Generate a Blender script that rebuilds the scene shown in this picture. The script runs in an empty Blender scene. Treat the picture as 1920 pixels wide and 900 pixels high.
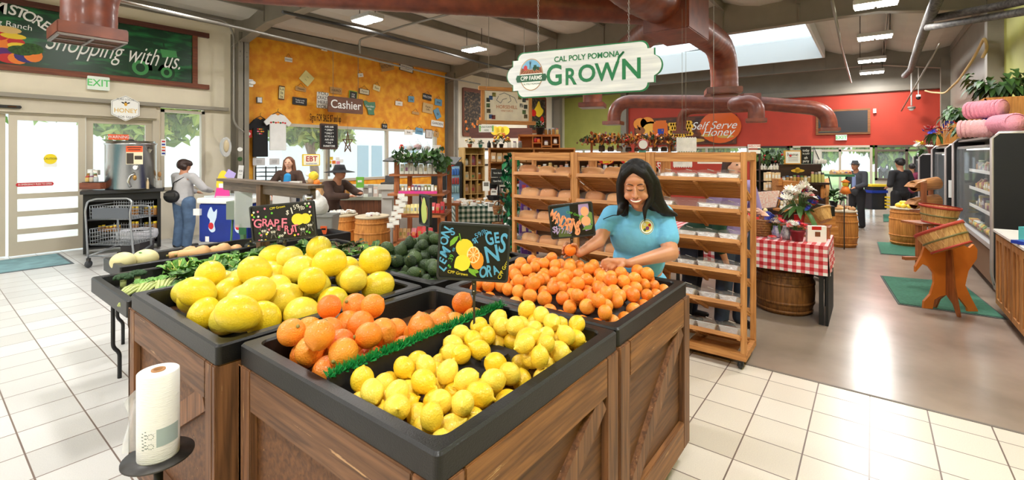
import bpy,bmesh,math,random
import numpy as np
from mathutils import Vector,Matrix,Euler,noise
random.seed(7)
PI = math.pi; R = math.radians
SC = bpy.context.scene; COL = SC.collection
# ---------------------------------------------------------------- camera, sky, exposure
FP,YAW,YH,CH = 876.0,R(37.6),288.0,1.75          # focal (px of 1920), yaw from +X, horizon row, eye height
cd = bpy.data.cameras.new('camera'); cam = bpy.data.objects.new('camera',cd); COL.objects.link(cam)
cd.sensor_width = 36; cd.lens = FP*36/1920; cd.shift_y = -(450-YH)/1920
cam.location = (0,0,CH); cam.rotation_euler = (PI/2,0,YAW-PI/2); cd.clip_start = .05
SC.camera = cam
SC.view_settings.view_transform = 'Standard'; SC.view_settings.look = 'None'
SC.view_settings.exposure = 0.27; SC.view_settings.gamma = 1; SC.view_settings.use_curve_mapping = False
W = bpy.data.worlds.new('sky'); SC.world = W; W.use_nodes = True
bg = W.node_tree.nodes['Background']; bg.inputs[0].default_value = (.80,.93,1,1); bg.inputs[1].default_value = 2.0
LAMP_W = 62          # watts of each ceiling lamp
sun = bpy.data.lights.new('sun','SUN'); sun.energy = 1.2; sun.angle = R(20); so = bpy.data.objects.new('sun',sun)
so.rotation_euler = (R(38),0,R(160)); COL.objects.link(so)
# ---------------------------------------------------------------- pixel to place
CY,SY = math.cos(YAW),math.sin(YAW)
def dr(px): r = (px-960)/FP; return CY+r*SY,SY-r*CY
def at(px,py,d): a,b = dr(px); return Vector((a*d,b*d,CH-(py-YH)/FP*d))
def atz(px,py,z): return at(px,py,FP*(CH-z)/(py-YH))
def aty(px,py,Y): return at(px,py,Y/dr(px)[1])
def atx(px,py,X): return at(px,py,X/dr(px)[0])
def fl(px,d,z=0): v = at(px,0,d); v.z = z; return v
CAMZ = YAW-PI/2                                     # rotz of a thing that faces the camera: local x right, local y away
# ---------------------------------------------------------------- materials
def lin(c):
    o = [((x/255)/12.92 if x/255 <= .04045 else ((x/255+.055)/1.055) ** 2.4) for x in c]
    return (*o,1)
MATS = {}
def mat(name,col,rough=.5,metal=0,emit=0,var=0,vs=8,bump=0,bs=60,col2=None,trans=0,alpha=1,stretch=None,coat=0,sss=0):
    if name in MATS: return MATS[name]
    m = bpy.data.materials.new(name); m.use_nodes = True; nt = m.node_tree; b = nt.nodes['Principled BSDF']
    b.inputs['Base Color'].default_value = lin(col); b.inputs['Roughness'].default_value = rough; b.inputs['Metallic'].default_value = metal
    if coat: b.inputs['Coat Weight'].default_value = coat; b.inputs['Coat Roughness'].default_value = .15
    if sss: b.inputs['Subsurface Weight'].default_value = sss; b.inputs['Subsurface Radius'].default_value = (.02,.008,.004)
    if trans: b.inputs['Transmission Weight'].default_value = trans
    if alpha < 1: b.inputs['Alpha'].default_value = alpha
    if emit: b.inputs['Emission Color'].default_value = lin(col); b.inputs['Emission Strength'].default_value = emit
    if var or bump:
        tc = nt.nodes.new('ShaderNodeTexCoord'); mp = nt.nodes.new('ShaderNodeMapping'); nt.links.new(tc.outputs['Object'],mp.inputs[0])
        if stretch: mp.inputs['Scale'].default_value = stretch
    if var:
        n = nt.nodes.new('ShaderNodeTexNoise'); n.inputs['Scale'].default_value = vs; n.inputs['Detail'].default_value = 5
        nt.links.new(mp.outputs[0],n.inputs[0]); r = nt.nodes.new('ShaderNodeValToRGB')
        r.color_ramp.elements[0].position = .5-.5*min(1,.3/max(var,.3))+.2; r.color_ramp.elements[1].position = .68
        r.color_ramp.elements[0].color = lin(col2 if col2 else [x*(1-var) for x in col]); r.color_ramp.elements[1].color = lin(col)
        nt.links.new(n.outputs[0],r.inputs[0]); nt.links.new(r.outputs[0],b.inputs['Base Color'])
    if bump:
        n = nt.nodes.new('ShaderNodeTexNoise'); n.inputs['Scale'].default_value = bs; nt.links.new(mp.outputs[0],n.inputs[0])
        bp = nt.nodes.new('ShaderNodeBump'); bp.inputs['Strength'].default_value = bump; bp.inputs['Distance'].default_value = .01
        nt.links.new(n.outputs[0],bp.inputs['Height']); nt.links.new(bp.outputs[0],b.inputs['Normal'])
    MATS[name] = m; return m
def rndmat(name,cols,rough=.4,bump=0,bs=90,coat=0,spot=None,ns=7):
    """colour differs per object (Object Info random) plus a soft mottling"""
    if name in MATS: return MATS[name]
    m = mat(name,cols[0],rough,bump=bump,bs=bs,coat=coat); nt = m.node_tree; b = nt.nodes['Principled BSDF']
    oi = nt.nodes.new('ShaderNodeObjectInfo'); r = nt.nodes.new('ShaderNodeValToRGB'); el = r.color_ramp.elements
    for i,c in enumerate(cols):
        p = i/(len(cols)-1); e = el[0] if i == 0 else el[-1] if i == len(cols)-1 else el.new(p)
        e.position = p; e.color = lin(c)
    nt.links.new(oi.outputs['Random'],r.inputs[0]); out = r.outputs[0]
    if spot:
        tc = nt.nodes.new('ShaderNodeTexCoord'); n = nt.nodes.new('ShaderNodeTexNoise'); n.inputs['Scale'].default_value = ns; n.inputs['Detail'].default_value = 6
        ad = nt.nodes.new('ShaderNodeVectorMath'); nt.links.new(tc.outputs['Object'],ad.inputs[0]); nt.links.new(oi.outputs['Random'],ad.inputs[1])
        nt.links.new(ad.outputs[0],n.inputs[0]); rr = nt.nodes.new('ShaderNodeMapRange'); rr.inputs[1].default_value = .52; rr.inputs[2].default_value = .74
        nt.links.new(n.outputs[0],rr.inputs[0]); mx = nt.nodes.new('ShaderNodeMix'); mx.data_type = 'RGBA'
        nt.links.new(rr.outputs[0],mx.inputs['Factor']); nt.links.new(out,mx.inputs['A']); mx.inputs['B'].default_value = lin(spot); out = mx.outputs['Result']
    nt.links.new(out,b.inputs['Base Color']); return m
def wood(name,c1,c2,rough=.55,ax='x',sc=1,worn=None,wornamt=.62):
    if name in MATS: return MATS[name]
    m = mat(name,c1,rough); nt = m.node_tree; b = nt.nodes['Principled BSDF']
    tc = nt.nodes.new('ShaderNodeTexCoord'); mp = nt.nodes.new('ShaderNodeMapping'); nt.links.new(tc.outputs['Object'],mp.inputs[0])
    s = {'x': (1.2,22,22),'y': (22,1.2,22),'z': (22,22,1.2)}[ax]; mp.inputs['Scale'].default_value = [v*sc for v in s]
    n = nt.nodes.new('ShaderNodeTexNoise'); n.inputs['Scale'].default_value = 2.2; n.inputs['Detail'].default_value = 8; n.inputs['Distortion'].default_value = .6
    nt.links.new(mp.outputs[0],n.inputs[0]); r = nt.nodes.new('ShaderNodeValToRGB'); r.color_ramp.elements[0].position = .36; r.color_ramp.elements[1].position = .66
    r.color_ramp.elements[0].color = lin(c2); r.color_ramp.elements[1].color = lin(c1); nt.links.new(n.outputs[0],r.inputs[0]); out = r.outputs[0]
    if worn:
        mp2 = nt.nodes.new('ShaderNodeMapping'); nt.links.new(tc.outputs['Object'],mp2.inputs[0]); mp2.inputs['Scale'].default_value = [v*sc*.55 for v in s]
        n2 = nt.nodes.new('ShaderNodeTexNoise'); n2.inputs['Scale'].default_value = 3; n2.inputs['Detail'].default_value = 9; n2.inputs['Roughness'].default_value = .7
        nt.links.new(mp2.outputs[0],n2.inputs[0]); rr = nt.nodes.new('ShaderNodeMapRange'); rr.inputs[1].default_value = wornamt; rr.inputs[2].default_value = wornamt+.02
        nt.links.new(n2.outputs[0],rr.inputs[0]); mx = nt.nodes.new('ShaderNodeMix'); mx.data_type = 'RGBA'; nt.links.new(rr.outputs[0],mx.inputs['Factor'])
        nt.links.new(out,mx.inputs['A']); mx.inputs['B'].default_value = lin(worn); out = mx.outputs['Result']
    nt.links.new(out,b.inputs['Base Color'])
    bp = nt.nodes.new('ShaderNodeBump'); bp.inputs['Strength'].default_value = .25; bp.inputs['Distance'].default_value = .004
    nt.links.new(n.outputs[0],bp.inputs['Height']); nt.links.new(bp.outputs[0],b.inputs['Normal']); return m
def check(name,c1,c2,sc,mid=None):
    """gingham: two crossed stripe sets in object space"""
    m = mat(name,c1,.8); nt = m.node_tree; b = nt.nodes['Principled BSDF']; tc = nt.nodes.new('ShaderNodeTexCoord')
    sp = nt.nodes.new('ShaderNodeSeparateXYZ'); nt.links.new(tc.outputs['UV'],sp.inputs[0]); vals = []
    for k in (0,1):
        mu = nt.nodes.new('ShaderNodeMath'); mu.operation = 'MULTIPLY'; mu.inputs[1].default_value = sc; nt.links.new(sp.outputs[k],mu.inputs[0])
        fr = nt.nodes.new('ShaderNodeMath'); fr.operation = 'FRACT'; nt.links.new(mu.outputs[0],fr.inputs[0])
        g = nt.nodes.new('ShaderNodeMath'); g.operation = 'GREATER_THAN'; g.inputs[1].default_value = .5; nt.links.new(fr.outputs[0],g.inputs[0]); vals.append(g)
    ad = nt.nodes.new('ShaderNodeMath'); ad.operation = 'ADD'; nt.links.new(vals[0].outputs[0],ad.inputs[0]); nt.links.new(vals[1].outputs[0],ad.inputs[1])
    hf = nt.nodes.new('ShaderNodeMath'); hf.operation = 'MULTIPLY'; hf.inputs[1].default_value = .5; nt.links.new(ad.outputs[0],hf.inputs[0])
    r = nt.nodes.new('ShaderNodeValToRGB'); r.color_ramp.interpolation = 'CONSTANT'; r.color_ramp.elements[0].color = lin(c2)
    e = r.color_ramp.elements.new(.3); e.color = lin(mid or [(a+b_)/2 for a,b_ in zip(c1,c2)]); r.color_ramp.elements[-1].position = .8; r.color_ramp.elements[-1].color = lin(c1)
    nt.links.new(hf.outputs[0],r.inputs[0]); nt.links.new(r.outputs[0],b.inputs['Base Color']); return m
# ---------------------------------------------------------------- mesh builder
def rotm(r): return Euler(r).to_matrix().to_4x4() if r else Matrix.Identity(4)
_ico = {}
def ico(sub):
    if sub not in _ico:
        bm = bmesh.new(); bmesh.ops.create_icosphere(bm,subdivisions=sub,radius=1)
        _ico[sub] = ([v.co.copy() for v in bm.verts],[[v.index for v in f.verts] for f in bm.faces]); bm.free()
    return _ico[sub]
class MB:
    def __init__(s): s.v = []; s.f = []; s.m = []; s.uv = {}; s.sm = []
    def add(s,vs,fs,mi=0,smooth=False,M=None):
        o = len(s.v); s.v += [(M @ Vector(v)) if M is not None else Vector(v) for v in vs]
        for f in fs: s.f.append([i+o for i in f]); s.m.append(mi); s.sm.append(smooth)
        return s
    def box(s,c,d,mi=0,r=None,M=None):
        x,y,z = [a/2 for a in d]; T = Matrix.Translation(c) @ rotm(r)
        if M is not None: T = M @ T
        vs = [(a,b,e) for a in (-x,x) for b in (-y,y) for e in (-z,z)]
        return s.add(vs,[(0,1,3,2),(4,6,7,5),(0,4,5,1),(2,3,7,6),(0,2,6,4),(1,5,7,3)],mi,False,T)
    def b(s,lo,hi,mi=0):
        return s.box([(a+b)/2 for a,b in zip(lo,hi)],[abs(b-a) for a,b in zip(lo,hi)],mi)
    def tube(s,pts,r,mi=0,n=10,cap=True,smooth=True):
        pts = [Vector(p) for p in pts]; rs = r if isinstance(r,(list,tuple)) else [r]*len(pts)
        u = None; rings = []; vs = []; fs = []
        for i,p in enumerate(pts):
            t = (pts[min(i+1,len(pts)-1)]-pts[max(i-1,0)]).normalized()
            if u is None: u = t.orthogonal().normalized()
            u = (u-t*u.dot(t)).normalized(); w = t.cross(u)
            for k in range(n): a = 2*PI*k/n; vs.append(p+(u*math.cos(a)+w*math.sin(a))*rs[i])
        for i in range(len(pts)-1):
            for k in range(n): a = i*n+k; b = i*n+(k+1) % n; fs.append((a,b,b+n,a+n))
        if cap: fs.append(tuple(range(n))[::-1]); fs.append(tuple(range((len(pts)-1)*n,len(pts)*n)))
        return s.add(vs,fs,mi,smooth)
    def cyl(s,c,r,h,mi=0,n=20,r2=None,smooth=True,M=None):
        """upright, base at c"""
        return s.lathe([(0,0),(r,0),(r if r2 is None else r2,h),(0,h)],c,mi,n,smooth=smooth,M=M)
    def lathe(s,prof,c=(0,0,0),mi=0,n=24,M=None,smooth=True,ph=0):
        vs = []; fs = []; T = Matrix.Translation(c)
        if M is not None: T = T @ M
        for (r,z) in prof:
            for k in range(n): a = 2*PI*k/n+ph; vs.append((max(r,1e-5)*math.cos(a),max(r,1e-5)*math.sin(a),z))
        for i in range(len(prof)-1):
            for k in range(n): a = i*n+k; b = i*n+(k+1) % n; fs.append((a,b,b+n,a+n))
        return s.add(vs,fs,mi,smooth,T)
    def ell(s,c,r,mi=0,sub=2,rot=None,smooth=True,M=None):
        vs,fs = ico(sub); r = (r,r,r) if not isinstance(r,(tuple,list)) else r
        T = Matrix.Translation(c) @ rotm(rot) @ Matrix.Diagonal((*r,1))
        if M is not None: T = M @ T
        return s.add(vs,fs,mi,smooth,T)
    def prism(s,poly,d,mi=0,M=None):
        """poly in local x,z; extruded along y by d (front at y=0)"""
        n = len(poly); vs = [(x,0,z) for x,z in poly]+[(x,d,z) for x,z in poly]
        fs = [tuple(range(n)),tuple(range(2*n-1,n-1,-1))]+[(i,(i+1) % n,(i+1) % n+n,i+n)[::-1] for i in range(n)]
        return s.add(vs,fs,mi,False,M)
    def quad(s,a,b,c,d,mi=0,uv=None):
        o = len(s.v); s.v += [Vector(p) for p in (a,b,c,d)]; s.f.append([o,o+1,o+2,o+3]); s.m.append(mi); s.sm.append(False)
        if uv: s.uv[len(s.f)-1] = uv
        return s
    def build(s,name,mats,parent=None,loc=None,rz=None,bevel=0,kind=None):
        me = bpy.data.meshes.new(name); me.from_pydata([tuple(v) for v in s.v],[],s.f)
        for m in (mats if isinstance(mats,(list,tuple)) else [mats]): me.materials.append(m)
        me.polygons.foreach_set('material_index',s.m); me.polygons.foreach_set('use_smooth',s.sm)
        if s.uv:
            ul = me.uv_layers.new()
            for fi,uv in s.uv.items():
                for li,c in zip(me.polygons[fi].loop_indices,uv): ul.data[li].uv = c
        me.update()
        bm = bmesh.new(); bm.from_mesh(me); bmesh.ops.recalc_face_normals(bm,faces=bm.faces)
        if bevel: bmesh.ops.bevel(bm,geom=[e for e in bm.edges if len(e.link_faces) == 2 and e.calc_face_angle(0) > .6],offset=bevel,segments=2,affect='EDGES',clamp_overlap=True)
        bm.to_mesh(me); bm.free()
        o = bpy.data.objects.new(name,me); COL.objects.link(o)
        if parent: o.parent = parent
        if loc is not None: o.location = loc
        if rz is not None: o.rotation_euler = (0,0,rz)
        if kind: o['kind'] = kind
        return o
def thing(name,label,cat,loc=(0,0,0),rz=0,group=None,rot=None):
    o = bpy.data.objects.new(name,None); o.empty_display_size = .05; COL.objects.link(o); o.location = loc
    o.rotation_euler = rot if rot else (0,0,rz); o['label'] = label; o['category'] = cat
    if group: o['group'] = group
    return o
def tag(o,label,cat,group=None):
    o['label'] = label; o['category'] = cat
    if group: o['group'] = group
    return o
def dup(root,loc=None,rot=None,scale=None,label=None,group=None):
    r = root.copy(); COL.objects.link(r)
    if loc is not None: r.location = loc
    if rot is not None: r.rotation_euler = rot
    if scale is not None: r.scale = scale
    if label: r['label'] = label
    if group: r['group'] = group
    for ch in list(root.children):
        c = ch.copy(); COL.objects.link(c); c.parent = r
        for g in list(ch.children): d = g.copy(); COL.objects.link(d); d.parent = c
    return r
def text(s,size,m,parent,loc,rot=(PI/2,0,0),name='lettering',ex=.0015,align='CENTER',off=0,shear=0,sx=1,sp=1,label=None):
    c = bpy.data.curves.new('t','FONT'); c.body = s; c.size = size; c.extrude = ex; c.align_x = align; c.align_y = 'CENTER'; c.offset = off; c.shear = shear; c.space_character = sp
    t = bpy.data.objects.new('t',c); COL.objects.link(t); bpy.context.view_layer.update()
    me = bpy.data.meshes.new_from_object(t.evaluated_get(bpy.context.evaluated_depsgraph_get())); bpy.data.objects.remove(t)
    me.materials.clear(); me.materials.append(m)
    o = bpy.data.objects.new(name,me); COL.objects.link(o); o.location = loc; o.rotation_euler = rot; o.scale = (sx,1,1)
    if parent: o.parent = parent
    return o
def blob(name,prims,mats,parent=None,vox=.01,sm=4,loc=None,regions=None):
    """union of round cones ('c',p0,r0,p1,r1) and ellipsoids ('e',c,(rx,ry,rz),rot) as one smooth skin"""
    mb = MB()
    for p in prims:
        if p[0] == 'c':
            a,ra,b,rb = Vector(p[1]),p[2],Vector(p[3]),p[4]; n = max(2,int((b-a).length/(min(ra,rb)*.35))+1); n = min(n,40)
            for i in range(n): t = i/(n-1); mb.ell(a.lerp(b,t),ra+(rb-ra)*t,sub=2)
        else: mb.ell(p[1],p[2],rot=p[3] if len(p) > 3 else None,sub=3)
    o = mb.build(name,mats,None); md = o.modifiers.new('r','REMESH'); md.mode = 'VOXEL'; md.voxel_size = vox; md.use_smooth_shade = True
    if sm: s2 = o.modifiers.new('s','SMOOTH'); s2.factor = .5; s2.iterations = sm
    bpy.context.view_layer.update(); me = bpy.data.meshes.new_from_object(o.evaluated_get(bpy.context.evaluated_depsgraph_get()))
    o.modifiers.clear(); old = o.data; o.data = me; bpy.data.meshes.remove(old)
    me.polygons.foreach_set('use_smooth',[True]*len(me.polygons))
    if parent: o.parent = parent
    if loc is not None: o.location = loc
    return o
def smooth_poly(pts,n=6):
    """Catmull-Rom through closed 2D points"""
    out = []; L = len(pts)
    for i in range(L):
        p0,p1,p2,p3 = [Vector(pts[(i+k-1) % L]) for k in range(4)]
        for k in range(n):
            t = k/n; out.append(tuple(.5*((2*p1)+(p2-p0)*t+(2*p0-5*p1+4*p2-p3)*t*t+(3*p1-p0-3*p2+p3)*t ** 3)))
    return out
def rrect(w,h,r,n=5):
    o = []
    for cx,cz,a0 in ((w/2-r,h/2-r,0),(-w/2+r,h/2-r,90),(-w/2+r,-h/2+r,180),(w/2-r,-h/2+r,270)):
        for k in range(n+1): a = R(a0+90*k/n); o.append((cx+r*math.cos(a),cz+r*math.sin(a)))
    return o
def disc(rx,rz,n=20,cx=0,cz=0,rot=0):
    o = []
    for k in range(n):
        a = 2*PI*k/n; x,z = rx*math.cos(a),rz*math.sin(a); o.append((cx+x*math.cos(rot)-z*math.sin(rot),cz+x*math.sin(rot)+z*math.cos(rot)))
    return o
WHT = mat('white_paint',(245,245,242),.5); BLK = mat('black_paint',(22,22,24),.45); GRY = mat('grey_steel',(128,124,116),.5,var=.12,vs=3)
CHR = mat('chrome',(200,202,205),.25,1); DKM = mat('dark_metal',(60,58,56),.5,.3)
GLS = mat('window_glass',(235,245,250),.02,alpha=.12); CLR = mat('clear_plastic',(240,244,248),.08,alpha=.32,bump=.6,bs=30)
PIN = wood('honey_pine',(204,142,78),(168,104,48)); PIV = wood('honey_pine_upright',(204,142,78),(168,104,48),ax='z')
RED = mat('red_paint',(200,30,32),.4); GRN = mat('leaf_green',(60,104,44),.6,var=.4,vs=30); YEL = mat('yellow_paint',(240,205,50),.5)
BLU = mat('blue_paint',(30,60,160),.35); ORG = mat('orange_paint',(240,130,40),.5); PNK = mat('pink_paint',(240,150,175),.6)
# ================================================================ THE BUILDING
X0,X1,YR,YF = -6.0,19.0,-1.75,11.5                # back wall, end wall, right wall, facade
def ceil_z(y): return 5.35-(abs(y-4.9)/6.6)*.55
# floor: square tiles near, polished concrete beyond
XT = 4.26
def tilemat(name,ox,oy,sx,sy,ca=(214,204,190),cb_=(230,221,210)):
    m = mat(name,(226,216,204),.28); nt = m.node_tree; b = nt.nodes['Principled BSDF']; tc = nt.nodes.new('ShaderNodeTexCoord')
    sp = nt.nodes.new('ShaderNodeSeparateXYZ'); nt.links.new(tc.outputs['Object'],sp.inputs[0]); gs = []; cells = []
    for k,(o,s_) in enumerate(((ox,sx),(oy,sy))):
        a = nt.nodes.new('ShaderNodeMath'); a.operation = 'SUBTRACT'; a.inputs[1].default_value = o-100*s_; nt.links.new(sp.outputs[k],a.inputs[0])
        d = nt.nodes.new('ShaderNodeMath'); d.operation = 'DIVIDE'; d.inputs[1].default_value = s_; nt.links.new(a.outputs[0],d.inputs[0])
        f = nt.nodes.new('ShaderNodeMath'); f.operation = 'FRACT'; nt.links.new(d.outputs[0],f.inputs[0])
        fl_ = nt.nodes.new('ShaderNodeMath'); fl_.operation = 'FLOOR'; nt.links.new(d.outputs[0],fl_.inputs[0]); cells.append(fl_)
        p = nt.nodes.new('ShaderNodeMath'); p.operation = 'PINGPONG'; p.inputs[1].default_value = .5; nt.links.new(f.outputs[0],p.inputs[0])
        g = nt.nodes.new('ShaderNodeMath'); g.operation = 'LESS_THAN'; g.inputs[1].default_value = .013; nt.links.new(p.outputs[0],g.inputs[0]); gs.append(g)
    mx_ = nt.nodes.new('ShaderNodeMath'); mx_.operation = 'MAXIMUM'; nt.links.new(gs[0].outputs[0],mx_.inputs[0]); nt.links.new(gs[1].outputs[0],mx_.inputs[1])
    cb = nt.nodes.new('ShaderNodeCombineXYZ'); nt.links.new(cells[0].outputs[0],cb.inputs[0]); nt.links.new(cells[1].outputs[0],cb.inputs[1])
    wn = nt.nodes.new('ShaderNodeTexWhiteNoise'); nt.links.new(cb.outputs[0],wn.inputs[0])
    r = nt.nodes.new('ShaderNodeValToRGB'); r.color_ramp.elements[0].color = lin(ca); r.color_ramp.elements[1].color = lin(cb_); nt.links.new(wn.outputs[0],r.inputs[0])
    n = nt.nodes.new('ShaderNodeTexNoise'); n.inputs['Scale'].default_value = 160; nt.links.new(tc.outputs['Object'],n.inputs[0])
    r2 = nt.nodes.new('ShaderNodeMapRange'); r2.inputs[1].default_value = .3; r2.inputs[2].default_value = .7; r2.inputs[3].default_value = .93; r2.inputs[4].default_value = 1.03; nt.links.new(n.outputs[0],r2.inputs[0])
    ml = nt.nodes.new('ShaderNodeMix'); ml.data_type = 'RGBA'; ml.blend_type = 'MULTIPLY'; ml.inputs['Factor'].default_value = 1; nt.links.new(r.outputs[0],ml.inputs['A']); nt.links.new(r2.outputs[0],ml.inputs['B'])
    mx = nt.nodes.new('ShaderNodeMix'); mx.data_type = 'RGBA'; nt.links.new(mx_.outputs[0],mx.inputs['Factor']); nt.links.new(ml.outputs['Result'],mx.inputs['A']); mx.inputs['B'].default_value = lin((120,104,96))
    nt.links.new(mx.outputs['Result'],b.inputs['Base Color']); return m
T1 = tilemat('floor_tile',4.065,.941,.293,.310); T2 = tilemat('floor_tile_door_side',.745,4.912,.32,.334,(196,195,192),(214,213,210))
CON = mat('polished_concrete',(164,148,134),.22,var=.3,vs=1.6,col2=(132,117,104))
CON.node_tree.nodes['Principled BSDF'].inputs['Roughness'].default_value = .2
mb = MB()
mb.b((X0,YR,-.1),(XT,2.3,0),0).b((X0,2.3,-.1),(XT,YF+.2,0),1).b((XT,YR,-.1),(X1+.3,YF+.2,-.002),2)
mb.build('floor',[T1,T2,CON],kind='structure')
mb = MB(); mb.b((XT-.012,YR,-.01),(XT+.012,YF,.003)); mb.build('trim_floor_joint',mat('joint_grey',(110,100,92),.6),kind='structure')
# walls
CRM = mat('cream_wall',(240,230,208),.7,var=.06,vs=2); ORW = mat('orange_wall',(252,184,48),.65,var=.5,vs=5.5,col2=(234,148,32),bump=.2,bs=20)
REDW = mat('red_wall',(192,60,38),.6,var=.08,vs=2); GRW = mat('green_wall',(178,180,92),.65,var=.08,vs=2); TAU = mat('taupe_steel',(140,133,120),.5,var=.1,vs=2)
ALU = mat('beige_aluminium',(196,186,168),.4,.1)
def wallbox(name,parts,mats): m_ = MB(); [m_.b(a,b,k) for a,b,k in parts]; return m_.build(name,mats,kind='structure')
F0,F1 = YF,YF+.18
def fx(px): return aty(px,300,YF).x
xd0,xd1 = -1.9,fx(292); xw0,xw1 = fx(301),fx(383); xo0,xo1 = fx(470),fx(838); xwo0,xwo1 = fx(474),fx(818)
xk0,xk1 = fx(862),fx(990)
hd = 2.70; wz0,wz1 = 1.0,2.66
wallbox('wall_facade',[
    ((X0,F0,0),(xd0,F1,hd),0),((X0,F0,hd),(4.62,F1,4.85),0),((xd1,F0,0),(xw0,F1,hd),0),((xw0,F0,0),(xw1,F1,wz0),0),((xw1,F0,0),(4.62,F1,hd),0),
    ((4.62,F0,0),(xwo0,F1,2.5),1),((xwo0,F0,0),(xwo1,F1,1.0),1),((4.62,F0,2.5),(11.3,F1,4.85),1),((xwo1,F0,0),(11.3,F1,2.5),1),
    ((11.3,F0,0),(xk0+.2,F1,1.82),0),((xk0+.2,F0,0),(18.0,F1,1.55),0),((11.3,F0,1.82),(X1,F1,4.85),0),((18.0,F0,0),(X1,F1,1.9),0)],[CRM,ORW])
ye0,ye1 = atx(1660,300,X1).y,atx(1435,300,X1).y
yw0 = atx(1760,300,X1).y
wallbox('wall_end',[((X1,YR,2.02),(X1+.2,8.35,3.72),0),((X1,YR,3.72),(X1+.2,8.35,4.9),1),((X1,8.35,4.35),(X1+.2,YF,4.9),1),((X1,8.35,1.95),(X1+.2,YF,4.35),2),
    ((X1,8.35,0),(X1+.2,YF,1.3),2),((X1,3.3,0),(X1+.2,8.35,1.6),0),((X1,3.3,1.6),(X1+.2,3.6,2.02),0),((X1,8.0,1.6),(X1+.2,8.35,2.02),0),((X1,YR,0),(X1+.2,yw0-.02,2.02),3)],[REDW,TAU,GRW,CRM])
wallbox('wall_right',[((X0,YR-.15,0),(12.6,YR,4.9),0),((12.6,YR-.15,0),(X1,YR,4.9),1)],[GRW,TAU])
wallbox('wall_back',[((X0-.15,YR,0),(X0,YF,4.9),0)],[CRM])
# ceiling: sagging white insulation in bays between purlins, with a skylight opening
INS = mat('ceiling_insulation',(206,200,190),.75,var=.06,vs=1.5)
SX0,SX1,SY0,SY1 = 12.3,17.2,1.2,8.3
frames = [-2.1,4.6,11.3,18.0]; purl = [YR+i*(YF-YR)/9 for i in range(10)]
mb = MB(); NX = 10
for j in range(9):
    y0,y1 = purl[j],purl[j+1]
    for bx0,bx1 in ((X0,-2.1),(-2.1,4.6),(4.6,11.3),(11.3,18.0),(18.0,X1+.2)):
        xs = [bx0+(bx1-bx0)*i/NX for i in range(NX+1)]
        if bx0 == 11.3: xs = sorted(set([x for x in xs if not (abs(x-SX0) < .4 or abs(x-SX1) < .4)]+[SX0,SX1]))
        ys = sorted(set([y0+(y1-y0)*i/4 for i in range(5)]+[v for v in (SY0,SY1) if y0 < v < y1]))
        for a in range(len(xs)-1):
            for c in range(len(ys)-1):
                xm,ym = (xs[a]+xs[a+1])/2,(ys[c]+ys[c+1])/2
                if SX0 < xm < SX1 and SY0 < ym < SY1: continue
                def zz(x,y): return ceil_z(y)-.16*math.sin(PI*(y-y0)/(y1-y0))*(1 if not (SX0-.1 < x < SX1+.1 and SY0-.1 < y < SY1+.1) else 0)
                q = [(xs[a],ys[c]),(xs[a+1],ys[c]),(xs[a+1],ys[c+1]),(xs[a],ys[c+1])]
                mb.add([(x,y,zz(x,y)) for x,y in q]+[(x,y,ceil_z(y)+.12) for x,y in q],[(3,2,1,0),(4,5,6,7)],0,False)
mb.build('ceiling',INS,kind='structure')
mb = MB()
wz = 5.42
for a,b in (((SX0-.06,SY0-.06,4.7),(SX0,SY1+.06,wz)),((SX1,SY0-.06,4.7),(SX1+.06,SY1+.06,wz)),((SX0,SY0-.06,4.7),(SX1,SY0,wz)),((SX0,SY1,4.7),(SX1,SY1+.06,wz))): mb.b(a,b)
mb.build('trim_skylight',mat('skylight_trim',(225,230,230),.5),kind='structure')
mb = MB(); mb.b((SX0,SY0,wz-.05),(SX1,SY1,wz-.03)); mb.build('window_skylight',GLS,kind='structure')
for i,fxx in enumerate(frames):
    mb = MB(); T = .012; W_ = .2
    for s_ in (1,):
        n = 24
        for k in range(n):                      # tapered rafter following the roof, split in slabs
            ya,yb = YR+(YF-YR)*k/n,YR+(YF-YR)*(k+1)/n
            def zb(y): return 4.46-.0*y+(-.28*max(0,(abs(y-4.9)-5.0)/1.6))
            vs = [(fxx-.03,ya,zb(ya)),(fxx+.03,ya,zb(ya)),(fxx+.03,yb,zb(yb)),(fxx-.03,yb,zb(yb)),(fxx-.03,ya,ceil_z(ya)),(fxx+.03,ya,ceil_z(ya)),(fxx+.03,yb,ceil_z(yb)),(fxx-.03,yb,ceil_z(yb))]
            mb.add(vs,[(3,2,1,0),(0,4,7,3),(1,2,6,5)])
            vs = [(fxx-W_/2,ya,zb(ya)),(fxx+W_/2,ya,zb(ya)),(fxx+W_/2,yb,zb(yb)),(fxx-W_/2,yb,zb(yb))]
            mb.add(vs+[(a,b,c-.02) for a,b,c in vs],[(0,1,2,3),(7,6,5,4),(0,4,5,1),(2,6,7,3),(1,5,6,2),(0,3,7,4)])
    for y in purl[1:-1]: mb.b((fxx-.06,y-.01,4.5),(fxx+.06,y+.01,ceil_z(y)))
    mb.build('beam_rafter',TAU,kind='structure')
    for yy,sgn in ((YF,-1),(YR,1)):
        mb = MB(); y2 = yy+sgn*.42
        mb.b((fxx-.11,min(yy,yy+sgn*.02),0),(fxx+.11,max(yy,yy+sgn*.02),4.45)); mb.b((fxx-.11,min(y2,y2-sgn*.02),0),(fxx+.11,max(y2,y2-sgn*.02),4.45)); mb.b((fxx-.01,min(yy,y2),0),(fxx+.01,max(yy,y2),4.45))
        for z in (3.9,4.0,4.2,4.3):
            for x in (-.07,.07): mb.cyl((fxx+x,y2+sgn*.0,z),.014,.02,n=6)
        if yy == YR and i in (1,): continue
        if yy == YR: mb = MB(); mb.b((fxx-.11,YR,0),(fxx+.11,YR+.2,4.45))
        mb.build('column',TAU,kind='structure')
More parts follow.
